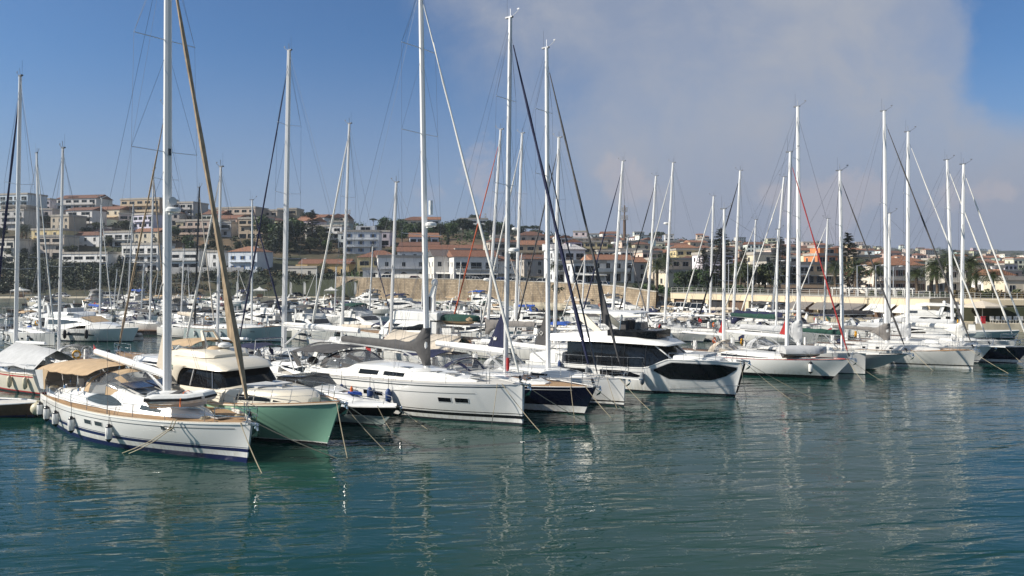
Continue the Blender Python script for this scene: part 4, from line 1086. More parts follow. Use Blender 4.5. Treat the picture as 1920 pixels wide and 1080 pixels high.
canvas(A4, 'bimini', M['grey'], [(K(16.9), 1.8, 2.85, 3.05), (K(15.6), 1.95, 2.98, 3.25), (K(14.2), 1.95, 3.02, 3.28), (K(12.8), 1.85, 3.02, 3.2)], pw=3)
for sg in (1, -1):
    for a, b in ((16.8, 15.4), (15.4, 15.2), (13.9, 14.8), (12.9, 14.4)): strut(A4, [(K(a), sg * 1.88, 2.98), (K(b), sg * 1.85, 2.05)], .018, M['steel'], 'bimini_strut')
mb = MB(); mb.grid([[(K(16.9), -1.8, 2.85), (K(16.2), -1.84, 2.9)], [(K(16.1), -1.86, 2.0), (K(15.6), -1.86, 2.0)]]); mb.build('bimini_leg', M['grey'], A4)
strut(A4, [(K(16.2), -2.0, 1.7), (K(17.0), -1.9, 3.0)], .05, WH, 'davit'); strut(A4, [(K(16.2), 2.0, 1.7), (K(17.0), 1.9, 3.0)], .05, WH, 'davit')
wheel(A4, K(14.6), .9, 2.4, .5); wheel(A4, K(14.6), -.9, 2.4, .5)
mb = MB(); mb.ball((K(15.3), -1.3, 2.35), .33, 8, 5, sq=(1.2, 1, .8)); mb.build('rolled_canvas', M['black'], A4)
for k, y in ((12.3, 1.5), (12.3, -1.5), (13.4, 1.6), (13.4, -1.6)): winch(A4, K(k), y, 2.24)
guardrail(A4, h4, K(15.8), K(1.6)); pulpit(A4, h4, 1.5); pulpit(A4, h4, 1.0, bow=False, name='pushpit'); anchor_gear(A4, h4, 1.1)
k = mast_k(bw, u, 800.5); pos = (bw[0] - u[0] * k, bw[1] - u[1] * k); dx, zt = mast_solve(pos, u, 788.5, -40)
m4 = rig(A4, K(k), 2.36, zt, dx, h4, r=.145, spr=(.34, .60, .82), spl=1.7, bow=(K(.1), 2.15), stern=(K(15.9), 2.0), chain=2.35, furl=M['whitecloth'], fr=.075, furl_base=.5, furl_top=.97,
    boom=(7.5, 3.30, .25, M['mast'], .12), cover=(M['grey'], .52), luff=1.35, radar=.36)
mb = MB(); mb.tube([(K(k) + .3, 0, 11.0), (K(k) + .3, 0, 11.8)], .12, 10); mb.build('radar_reflector', WH, m4)
GF = 'navy fenders along the big white sloop'
for k, nm in ((10.9, 'partly behind the small motorboat'), (8.45, 'in the middle of the three'), (7.05, 'closest to the mast')): fender('blue', A4, h4, K(k), f'navy fender on the big white sloop, {nm}', GF, drop=.34, out=.18, scale=1.15)
mooring(A4, h4, -1, .9, 2.0, -.8, 'bow rope of the big white sloop ending in front of its stem', .018)
mooring(A4, h4, -1, 1.1, -.7, -1.75, 'rope hanging straight down the bow side of the big white sloop', .016)
mooring(A4, h4, 1, .4, 3.0, 2.6, 'bow rope of the big white sloop crossing ahead of the navy sloop', .018)

def clutter(root, h, L, z):
    """the loose gear every moored boat carries near its stern"""
    r = random.Random(int(L * 1000) + int(root.location.x * 10)); x0 = -L / 2 + L * .06; w = h.deckw(x0 + .3) * .8
    if r.random() < .6:
        mb = MB(); y = r.choice((-1, 1)) * w; mb.box((x0 - .05, y, z + .5), (.3, .26, .36), top=.75); mb.box((x0 - .02, y, z + .1), (.1, .1, .6)); mb.build('outboard_motor', M['black'], root, flat=True)
    if r.random() < .6:
        mb = MB(); y = r.choice((-1, 1)) * w; mb.torus((x0, y, z + .5), .26, .075, 'x', 10, 5); mb.build('lifebuoy', r.choice([M['orange'], M['yellow'], WH, M['red']]), root)
    if r.random() < .7:
        mb = MB(); mb.ball((x0 + L * r.uniform(.1, .3), r.uniform(-w, w) * .6, z + .2), .3, 8, 4, sq=(1.4, 1, .8)); mb.build('sail_bag', r.choice([M['navycloth'], M['blackcloth'], M['grey'], M['bluecloth'], M['tan']]), root)
    if r.random() < .5:
        mb = MB(); mb.box((L * r.uniform(.05, .25), r.uniform(-.4, .4), h.deckz(L * .15) + .45), (1.1, .7, .3), top=.85); mb.build('life_raft', r.choice([M['lightgrey'], WH, M['grey']]), root)
    if r.random() < .45:
        mb = MB(); mb.tube([(x0, -w, z), (x0 - .25, -w, z + 1.6), (x0 - .25, w, z + 1.6), (x0, w, z)], .03, 4); mb.box((x0 - .2, 0, z + 1.66), (.7, w * 1.5, .04), m=1); mb.build('stern_arch', [M['steel'], M['solar']], root, flat=True)
    if r.random() < .35: flag(root, (x0 - .1, 0, z + .2), r.choice([M['red'], M['navycloth'], M['greencloth']]), h=1.0)
# ---- a general sailing boat, used from here on and for the rows behind
def sailboat(label, bow=None, at=None, u=U, L=12.0, B=3.9, fb=1.45, fm=1.2, fs=1.15, rake=.5, srake=.5, hull=None, bands=None, deck=None, rail=None, cab=None, win='strip', mastpx=None, top=None, kb=None,
             r=.10, mm=None, spr=(.38, .70), furl=None, fr=.09, furl_base=.7, boom=3.2, boomz=2.75, cover=None, clew=None, hoodc=None, bimini=None, tent=None, luff=0.0, lod=1, group=None, name='sailing_yacht',
             chain=None, mizzen=None, radar=None, portn=0, bang=0.0, inner=None, boomm=None, boomr=.09, color=None, boomlen=None, gear=True, rise=.2, cabz=.42, cablen=.5, bz=None):
    u = Vector(u).normalized()
    if bow is None:
        pos = (PX(at[0], at[1]), at[1]); kb = kb or L * .36; bow = (pos[0] + u[0] * kb, pos[1] + u[1] * kb)
    elif mastpx is not None: kb = mast_k(bow, u, mastpx)
    else: kb = kb or L * .37
    root, _ = place(name, label, 'sailboat', bow, L, u, group)
    h = Hull(L, B, fb, fm, fs, rake=rake, srake=srake, rs=.70, p=2.2, wlb=.30, tip=.06)
    hm = hull or (WH if lod == 0 else M['white2'])
    h.mesh(root, bands or [(.10, M['antifoul']), (.22, hm), (.28, M['navystripe'])], hm, n=(20, 14, 9)[lod], color=color)
    h.deck(root, deck or M['deck'], n=10); h.rail(root, rail or M['alu'], .03, .012, n=(20, 12, 7)[lod])
    x = lambda k: L / 2 - k
    a0, a1 = L * .18, L * .66
    w = lambda k: max(h.deckw(x(k)) - .42, .25)
    zc = lambda k: h.deckz(x(k)) - .08
    secs = [(x(a0), w(a0) * .45, w(a0) * .3, zc(a0), zc(a0) + .14, .02), (x(a0 + L * .10), w(a0 + L * .1) * .85, w(a0 + L * .1) * .65, zc(a0 + L * .1), zc(a0 + L * .1) + cabz * .85, .05),
            (x(a0 + L * .28), w(a0 + L * .28), w(a0 + L * .28) * .8, zc(a0 + L * .28), zc(a0 + L * .28) + cabz + .08, .06), (x(a1), w(a1), w(a1) * .82, zc(a1), zc(a1) + cabz + .10, .05),
            (x(a1 + .35), w(a1) * 1.05, w(a1) * .9, zc(a1), zc(a1) + cabz * .75, .02), (x(L * .95), w(L * .95) * 1.05, w(L * .95) * .9, zc(L * .95), zc(L * .95) + .32, .0)]
    cb, s = cabin(root, 'coachroof', cab or (WH if lod == 0 else M['white2']), secs)
    if win == 'strip': side_win(root, s, (x(a1 - .4), x(a0 + L * .16)), .38, lambda q: .46 + .34 * (1 - q), M['glass'], 'coachroof_window', n=5, sides=(-1, 1))
    elif win == 'two':
        for q0, q1 in ((.05, .38), (.50, .82)): side_win(root, s, (lerp(x(a1), x(a0 + L * .1), q0), lerp(x(a1), x(a0 + L * .1), q1)), .38, .76, M['glass'], 'coachroof_window', n=2)
    elif win == 'ports':
        for i in range(4): side_win(root, s, (lerp(x(a1), x(a0 + L * .1), .08 + .22 * i), lerp(x(a1), x(a0 + L * .1), .08 + .22 * i) + .25), .40, .76, M['glass'], 'porthole', n=1, frame=M['alu'], fw=.03)
    for i in range(portn): h.port(root, x(L * (.25 + .13 * i)), fm * .62, .42, .2)
    ztop = zc(a1) + cabz + .1
    mb = MB(); xa, xb, zz = x(a1 + .55), x(L * .955), zc(L * .95) + .33; mb.box(((xa + xb) / 2, 0, zz + .0), (abs(xb - xa), w(L * .9) * 1.15, .05)); mb.build('cockpit_shade_panel', M['brownwood'] if lod < 2 else M['dark'], root, flat=True)  # no recess
    if hoodc: hood(root, 'spray_hood', hoodc, x(a1 + .7), x(a1 - .2), x(a1 - 1.1), w(a1) * .95, ztop - .1, ztop + .78)
    if bimini:
        canvas(root, 'bimini', bimini, [(x(L * .98), w(L * .9), ztop + .75, ztop + .98), (x(L * .87), w(L * .85) * 1.05, ztop + .85, ztop + 1.1), (x(L * .76), w(L * .8), ztop + .8, ztop + 1.02)], pw=3, k=8)
        for q in (.97, .87, .77):
            mb = MB(); ww = w(L * .9); mb.tube([(x(L * .87), ww * 1.02, zc(L * .9) + .2), (x(L * q), ww, ztop + .8), (x(L * q), ww * .5, ztop + .96), (x(L * q), -ww * .5, ztop + .96), (x(L * q), -ww, ztop + .8), (x(L * .87), -ww * 1.02, zc(L * .9) + .2)], .018, 3); mb.build('bimini_bow', M['steel'], root)
    if lod < 2:
        guardrail(root, h, x(L * .95), x(L * .12), step=2.0 if lod == 0 else 2.4, r=.012, wr=.008); pulpit(root, h, 1.2); pulpit(root, h, .8, bow=False, name='pushpit')
        if gear: anchor_gear(root, h, .8)
        hatch(root, x(L * .27), 0, zc(a0 + L * .1) + cabz * .85 + .02, .5, .5); wheel(root, x(L * .86), 0, zc(L * .86) + .95, .4)
    if tent:
        tz = ztop + 1.35; mb = MB(); rows = []
        for i in range(7):
            q = i / 6; xx = lerp(x(kb + .4), x(L * .97), q); ww = max(h.deckw(xx), .4); zz = h.deckz(xx)
            rows.append([(xx, ww, zz + .45 + .1 * sin(i * 2)), (xx, ww * .5, lerp(zz + .45, tz, .55) - .05), (xx, 0, tz - .25 * q + .04 * sin(i * 3)), (xx, -ww * .5, lerp(zz + .45, tz, .55) - .05), (xx, -ww, zz + .45 + .1 * cos(i * 2))])
        mb.sheet(rows, .02); mb.build('boom_tent', tent, root, angle=70)
    pos = (bow[0] - u[0] * kb, bow[1] - u[1] * kb)
    dx, zt = mast_solve(pos, u, top[0], top[1]) if top else (0, 15)
    rig(root, x(kb), bz or (h.deckz(x(kb)) + (cabz if a0 + L * .05 < kb < a1 else 0)), zt, dx, h, r=r, mm=mm, spr=spr, spl=B * .28, bow=(h.xb(fb) - .15, fb + .1), stern=(x(L * .99), fs + .3), chain=chain or max(h.deckw(x(kb)) - .15, .5),
        furl=furl, fr=fr, furl_base=furl_base, boom=(boomlen or L * .36, boomz, rise, boomm or M['mast'], boomr) if boom else None, cover=cover, clew=clew, luff=luff, lod=lod, radar=radar, bang=bang, inner=inner)
    if mizzen:
        mpx, mtop, ml, mclew, mcover = mizzen; km = mast_k(bow, u, mpx); p2 = (bow[0] - u[0] * km, bow[1] - u[1] * km); d2, z2 = mast_solve(p2, u, *mtop)
        mroot = root
        rig(mroot, x(km), h.deckz(x(km)) + .2, z2, d2, h, r=r * .8, spr=(.5,), spl=B * .2, bow=(x(kb) - .2, zt * .55), stern=(x(L), fs + .2), chain=max(h.deckw(x(km)) - .2, .5), lod=max(lod, 1), boom=(ml, boomz - .1, .1, M['mast'], .08), clew=mclew, cover=mcover)
    if lod > 0: clutter(root, h, L, zc(L * .9) + .35)
    return root, h, bow
G1 = 'sailing yachts moored bow out in the first row'
# ---- 5: navy sloop
A5, h5, b5 = sailboat('navy-hulled sloop with white boot band, navy spray hood and teak deck', W(1095, 777), L=13.2, B=4.2, fb=1.56, fm=1.38, fs=1.3, rake=.75, hull=M['navy'], bands=[(.08, M['black']), (.40, WH), (.44, WH)], deck=M['teak'], rail=M['white'],
    win='two', mastpx=948, top=(957, 33), r=.125, mm=M['mastgrey'], spr=(.30, .53, .77), furl=M['navycloth'], fr=.105, furl_base=1.2, boomz=3.1, boomr=.17, boomlen=5.6, clew=(M['navycloth'], 1.25, 2.75), hoodc=M['navycloth'], bimini=M['navycloth'], lod=0, group=G1, radar=.34, boomm=M['mast'])
h5.band(A5, -6, 6.2, lambda x: h5.deckz(x) - .17, lambda x: h5.deckz(x) - .14, WH, 'cove_stripe')
# little pale crown on the navy clew
kb5 = mast_k(b5, U.normalized(), 948)
mb = MB(); cx, cy, cz = 6.6 - kb5 - .78, -.06, 3.75
mb.add([(cx - .10, cy, cz), (cx + .10, cy, cz), (cx + .15, cy, cz + .2), (cx + .06, cy, cz + .12), (cx, cy, cz + .24), (cx - .06, cy, cz + .12), (cx - .15, cy, cz + .2)], [(0, 1, 3), (1, 2, 3), (0, 3, 5), (3, 4, 5), (0, 5, 6)]); mb.build('crown_emblem', M['whitecloth'], A5, flat=True)
mb = MB(); mb.tube([(6.6 - kb5 + .25, -.1, 2.0), (6.6 - kb5 + .25, -.1, 2.75)], .09, 8); mb.build('mast_bag', M['red'], A5)
mb = MB(); mb.box((2.3, -.1, 1.72), (1.8, 1.3, .12)); mb.build('deck_box', M['brownwood'], A5)
mooring(A5, h5, -1, 1.2, .2, -1.2, 'pale rope hanging down the bow of the navy-hulled sloop', .016)
mooring(A5, h5, -1, .5, 2.4, -.4, 'bow rope of the navy-hulled sloop slanting across its dark side', .018)
mooring(A5, h5, 1, .5, 2.6, 1.6, 'bow rope of the navy-hulled sloop on its side towards the plumb white bow', .018)
# ---- 6: white sloop behind it
A6, h6, b6 = sailboat('white plumb-bowed sloop between the navy sloop and the big motor yacht', W(1170, 762), L=13.4, B=4.1, fb=1.62, fm=1.42, fs=1.3, rake=.08, bands=[(.10, M['antifoul']), (.22, WH), (.30, M['black'])], win='two', mastpx=1028, top=(1025, 90), r=.125,
    spr=(.34, .60, .80), furl=M['grey'], fr=.085, furl_base=.9, boomz=3.05, boomr=.14, boomlen=5.4, clew=(M['grey'], .95, 2.4), lod=0, group=G1, bang=.55, deck=M['deck'], inner=(4.9, 1.75, .66, M['black'], .06), hoodc=M['lightgrey'])
kb6 = mast_k(b6, U.normalized(), 1028); cx, cz = 6.7 - kb6 - .5, 4.0
mb = MB(); mb.torus((cx, -.06, cz), .13, .02, 'y', 4, 4); mb.build('diamond_emblem', M['whitecloth'], A6, flat=True)
mb = MB(); mb.box((7.0, 0, 1.68), (1.6, .5, .07)); mb.build('bowsprit_platform', WH, A6)
mooring(A6, h6, -1, .3, 2.2, -.3, 'bow rope of the plumb-bowed sloop next to the big motor yacht', .016)
mooring(A6, h6, -1, .9, .1, -.8, 'pair of ropes hanging down the bow of the plumb-bowed sloop', .016)

# ---- 7: big modern motor yacht
bw = W(1378, 743); L = 14.6
A7, u = place('motor_yacht', 'big modern white motor yacht with long black hull windows and flybridge hardtop', 'motorboat', bw, L)
h7 = Hull(L, 4.9, 2.22, 1.6, 1.5, rake=.62, srake=-.2, rs=.92, p=2.8, wlb=.30, wlm=.94, wls=.94, q=1.4, tip=.12)
TAB = [(0, 1.42), (.45, 1.52), (.64, 1.62), (.72, 2.24), (.85, 2.26), (1, 2.16)]
h7.sheer = lambda t: interp(TAB, t)
K = lambda k: 7.3 - k
h7.mesh(A7, [(.05, M['antifoul']), (.12, M['black']), (.16, WH)], WH, n=34)
h7.deck(A7, M['deck'], drop=.12, n=30); h7.rail(A7, WH, .05, .0, n=40, name='bulwark_cap')
def topw(x): return interp([(K(4.6), 1.54), (K(3.4), 2.07), (K(.6), 2.0), (K(-.3), 1.82)], x)
def botw(x): return interp([(K(4.6), 1.50), (K(3.7), .98), (K(1.2), .98), (K(.4), 1.28), (K(-.3), 1.79)], x)
h7.band(A7, K(4.55), K(-.2), botw, topw, M['glass'], 'hull_window', n=16, eps=.02)
h7.band(A7, K(4.72), K(-.3), lambda x: botw(x) - .05, lambda x: topw(x) + .05, M['lightgrey'], 'window_surround', n=16, eps=.012)
h7.band(A7, K(8.4), K(5.4), lambda x: interp([(K(8.4), .8), (K(6.2), .8), (K(5.4), 1.08)], x), lambda x: interp([(K(8.4), 1.32), (K(6.4), 1.36), (K(5.4), 1.10)], x), M['glass'], 'hull_window', n=8, eps=.02)
h7.band(A7, K(12.6), K(9.2), .85, 1.25, M['glass'], 'hull_window', n=5, eps=.02)
h7.band(A7, K(14), K(5.2), lambda x: h7.deckz(x) - .30, lambda x: h7.deckz(x) - .27, M['smoke'], 'cove_stripe', n=12)
h7.band(A7, K(3.8), K(-.3), lambda x: .30 + .10 * (x - K(3.8)), lambda x: .34 + .10 * (x - K(3.8)), M['lightgrey'], 'spray_chine', n=10, eps=.03)
gl, sg7 = cabin(A7, 'saloon_glazing', M['glass'], [(K(3.3), 1.35, 1.25, 1.7, 1.95, .02), (K(4.9), 1.72, 1.45, 1.6, 3.08, .02), (K(7.5), 1.95, 1.78, 1.5, 3.14, .0), (K(11.4), 1.95, 1.8, 1.5, 3.14, .0)])
for kk in (5.4, 6.9, 8.6, 10.2): 
    mb = MB()
    for sg in (1, -1):
        a = sg7(K(kk), .0); b = sg7(K(kk), 1.0); mb.tube([(K(kk), sg * (a[0] + .005), a[1]), (K(kk), sg * (b[0] + .005), b[1])], .028, 4)
    mb.build('window_pillar', M['black'], A7)
mb = MB()
for sg in (1, -1): mb.tube([(K(3.35), sg * 1.28, 1.98), (K(4.85), sg * 1.42, 3.06)], .05, 4)
mb.build('windscreen_pillar', WH, A7)
rf, srf = cabin(A7, 'saloon_roof', WH, [(K(3.9), 1.35, 1.25, 3.02, 3.10, .03), (K(4.6), 1.7, 1.55, 3.06, 3.32, .05), (K(6.2), 1.95, 1.8, 3.1, 3.50, .05), (K(9), 2.08, 1.95, 3.12, 3.58, .03), (K(13.2), 2.05, 1.92, 3.02, 3.42, .0)], rfrac=.5)
dk, sdk = cabin(A7, 'foredeck_lounge', WH, [(K(.8), .6, .5, 2.1, 2.32, .03), (K(1.6), 1.2, 1.05, 2.1, 2.44, .03), (K(3.6), 1.45, 1.3, 2.0, 2.46, .02)])
mb = MB(); mb.box((K(2.3), 0, 2.52), (1.5, 1.9, .12)); mb.build('sun_pad', M['lightgrey'], A7)
fy, sfy = cabin(A7, 'flybridge_windscreen', M['glass'], [(K(4.9), 1.0, 1.1, 3.5, 3.98, .0), (K(5.5), 1.5, 1.55, 3.5, 3.99, .0), (K(8.2), 1.75, 1.8, 3.5, 3.96, .0)])
fc, sfc = cabin(A7, 'flybridge_coaming', WH, [(K(8.2), 1.78, 1.78, 3.5, 3.90, .0), (K(10), 1.85, 1.8, 3.5, 3.70, .0), (K(13), 1.8, 1.75, 3.38, 3.46, .0)])
mb = MB(); mb.box((K(6.7), .3, 4.15), (.5, 1.2, .55), top=.8); mb.build('helm_console', M['black'], A7)
for y in (-.5, .5):
    mb = MB(); mb.box((K(7.6), y, 4.15), (.5, .55, .7), top=.8); mb.build('helm_seat', M['grey'], A7)
ht, sht = cabin(A7, 'hardtop', WH, [(K(6.5), 1.35, 1.2, 5.02, 5.08, .02), (K(7.0), 1.62, 1.5, 5.0, 5.16, .04), (K(11.4), 1.65, 1.52, 5.0, 5.16, .04), (K(11.9), 1.4, 1.2, 5.02, 5.10, .02)])
mb = MB()
for sg in (1, -1):
    mb.loft([[(K(8.7) + a, sg * 1.72 + b, 3.62) for a, b in ((-.25, -.06), (.3, -.06), (.3, .06), (-.25, .06))], [(K(10.7) + a, sg * 1.5 + b, 5.02) for a, b in ((-.75, -.05), (.45, -.05), (.45, .05), (-.75, .05))]])
mb.build('hardtop_wing', M['cream'], A7)
mb = MB()
for sg in (1, -1): mb.tube([(K(7.4), sg * 1.5, 3.95), (K(7.3), sg * 1.45, 5.02)], .035, 5); mb.tube([(K(8.9), sg * 1.6, 3.9), (K(8.9), sg * 1.5, 5.02)], .035, 5)
mb.build('hardtop_post', M['steel'], A7)
mb = MB()
for sg in (1, -1):
    xs_ = [K(5.2 + i * 1.15) for i in range(7)]; mb.tube([(x, sg * (h7.deckw(x) - .06), h7.deckz(x) + .66) for x in xs_], .02, 4)
    for x in xs_: mb.tube([(x, sg * (h7.deckw(x) - .06), h7.deckz(x) - .05), (x, sg * (h7.deckw(x) - .06), h7.deckz(x) + .66)], .014, 4)
mb.build('side_rail', M['steel'], A7)
mb = MB()
for sg in (1, -1):
    xs_ = [K(.0 + i * .9) for i in range(5)]; mb.tube([(x, sg * max(h7.deckw(x) - .1, .2), h7.deckz(x) + .42) for x in xs_], .018, 4)
    for x in xs_: mb.tube([(x, sg * max(h7.deckw(x) - .1, .2), h7.deckz(x) - .05), (x, sg * max(h7.deckw(x) - .1, .2), h7.deckz(x) + .42)], .014, 4)
mb.build('bow_rail', M['steel'], A7); anchor_gear(A7, h7, .9)
mb = MB(); mb.tube([(7.3 + .62 * min(z / 2.22, 1.0) + .04, 0, z) for z in (.25, .8, 1.4, 2.1)], .06, 5); mb.build('stem_guard', M['black'], A7)
cw, _ = cabin(A7, 'cockpit_bulwark', WH, [(K(11.6), 2.3, 2.2, 1.3, 2.25, .0), (K(12.4), 2.3, 2.2, 1.3, 2.35, .0), (K(14.5), 2.2, 2.1, 1.2, 2.0, .0)])
GF = 'grey fenders along the big modern motor yacht'
fender('grey', A7, h7, K(5.25), 'grey fender between the two black hull windows of the big motor yacht', GF, drop=.25, out=.17, scale=1.05)
fender('grey', A7, h7, K(9.3), 'grey fender beside the after hull window of the big motor yacht', GF, drop=.05, out=.17)
fender('blue', A7, h7, K(11.6), 'short blue fender near the stern of the big motor yacht', None, drop=-.25, out=.17, scale=.9)
mooring(A7, h7, -1, .2, 1.0, -.6, 'rope hanging from the bow of the big modern motor yacht', .016)
mooring(A7, h7, 1, .2, 3.6, .8, 'bow rope of the big modern motor yacht slanting far ahead', .016)
mooring(A7, h7, 1, .1, 4.6, 2.4, 'outer bow rope of the big modern motor yacht reaching furthest ahead', .016)

# ---- 8: the ketch with the red forestay
A8, h8, b8 = sailboat('white ketch with thin red sheer line and red furled forestay', W(1560, 711), L=12.6, B=4.1, fb=1.56, fm=1.3, fs=1.3, rake=1.35, bands=[(.16, M['black']), (.24, M['black']), (.28, WH)], win='strip', rail=M['redstay'], mastpx=1475, top=(1482, 285), r=.12,
    furl=M['redstay'], fr=.062, furl_base=.5, boomz=2.95, boomr=.12, boomlen=4.6, clew=(M['red'], .42, 1.35), hoodc=M['beige'], lod=0, group=G1, mizzen=(1357, (1358, 392), 3.6, (M['red'], .35, 1.2), None), deck=M['cream'])
p = world(A8, (6.3 - 1.9, -.35, 1.55)); dinghy('inflatable_dinghy', 'dinghy under a grey cover on the foredeck of the ketch with the red forestay', p, .05, 3.3, 1.5, M['tubegrey'], M['grey'], None, M['lightgrey'])
fender('white', A8, h8, 6.3 - 1.2, 'single white fender near the bow of the ketch with the red forestay', None, drop=.12, out=.17, scale=1.1)
for i in (0, 1): mooring(A8, h8, (-1, 1)[i], .3, 2.6 + i, (-.8, 1.2)[i], ('bow rope of the red-stayed ketch on its side towards the motor yacht', 'bow rope of the red-stayed ketch crossing the plumb white bow beside it')[i], .016)
# ---- 9 .. 14 towards the open basin
A9, h9, b9 = sailboat('white plumb-bowed sloop behind the red-stayed ketch', W(1622, 702), L=12.4, B=4.0, fb=1.66, fm=1.42, fs=1.3, rake=.05, bands=[(.06, M['antifoul']), (.10, WH)], win='two', mastpx=1498, top=(1496, 200), r=.125, spr=(.30, .54, .78), furl=None, boomz=3.0, boomlen=5.0,
    cover=(M['lightgrey'], .50), luff=1.0, lod=1, group=G1, hoodc=M['lightgrey'], gear=False)
mb = MB(); mb.box((6.5, 0, 1.70), (1.5, .7, .09)); mb.build('bowsprit_platform', WH, A9)
A10, h10, b10 = sailboat('grey-white sloop with long overhanging bow and dark green boom cover', W(1640, 694), L=11.2, B=3.6, fb=1.45, fm=1.05, fs=1.05, rake=2.5, hull=M['offwhite'], bands=[(.10, M['black']), (.16, M['offwhite']), (.2, M['offwhite'])], win='ports', mastpx=1580, top=(1575, 320), r=.11,
    furl=M['grey'], fr=.07, boomz=2.75, boomlen=4.9, cover=(M['greencloth'], .38), lod=1, group=G1, rail=M['black'])
A11, h11, b11 = sailboat('off-white sloop with dark boot line, wooden rail and taupe mast cover', W(1824, 692), L=12.8, B=4.0, fb=1.55, fm=1.3, fs=1.25, rake=.2, hull=M['offwhite'], bands=[(.10, WH), (.20, M['offwhite']), (.30, M['black'])], win='ports', mastpx=1663, top=(1658, 208), r=.125,
    spr=(.33, .60), furl=M['grey'], fr=.075, boomz=2.8, boomlen=4.6, cover=(M['midgrey'], .30), luff=.7, lod=1, group=G1, rail=M['teakrail'], deck=M['teak'])
mooring(A11, h11, -1, .4, 3.0, -1.5, 'bow rope of the off-white sloop running out ahead of its stem', .016); mooring(A11, h11, -1, 4.5, -2.0, -3.6, 'rope crossing the side of the off-white sloop down to the water', .014)
A12, h12, b12 = sailboat('white ketch with bowsprit platform and white sail covers beside the off-white sloop', W(1832, 681), L=12.6, B=4.0, fb=1.5, fm=1.25, fs=1.2, rake=1.1, win='strip', mastpx=1702, top=(1703, 247), r=.125, furl=M['whitecloth'], fr=.07, boomz=2.8, boomlen=4.2, cover=(M['lightgrey'], .42), luff=.5, lod=1, group=G1,
    mizzen=(1667, (1668, 400), 2.8, None, (M['lightgrey'], .3)))
mb = MB(); mb.box((7.2, 0, 1.56), (2.4, .6, .10)); mb.build('bowsprit_platform', WH, A12)
A13, h13, b13 = sailboat('navy sloop with white boot band at the outer end of the row', W(1906, 681), L=13.6, B=4.1, fb=1.5, fm=1.3, fs=1.25, rake=1.1, hull=M['navy'], bands=[(.06, M['black']), (.26, WH), (.3, WH)], win='strip', mastpx=1803, top=(1807, 308), r=.12, spr=(.40, .72), furl=M['whitecloth'], fr=.085, boomz=2.8, boomlen=5.0,
    cover=(M['whitecloth'], .45), luff=.6, lod=1, group=G1)
mooring(A13, h13, -1, 2.0, 1.0, -1.6, 'curved rope hanging on the side of the outer navy sloop', .016)
A14, h14, b14 = sailboat('white sloop beyond the outer navy sloop with long grey boom cover', at=(1787, 73), L=13.0, B=4.0, fb=1.5, fm=1.3, fs=1.25, rake=.5, win='strip', top=(1776, 300), r=.12, spr=(.40, .72), furl=M['whitecloth'], fr=.09, boomz=2.8, boomlen=5.6, cover=(M['lightgrey'], .55), luff=.5, lod=1, group=G1)
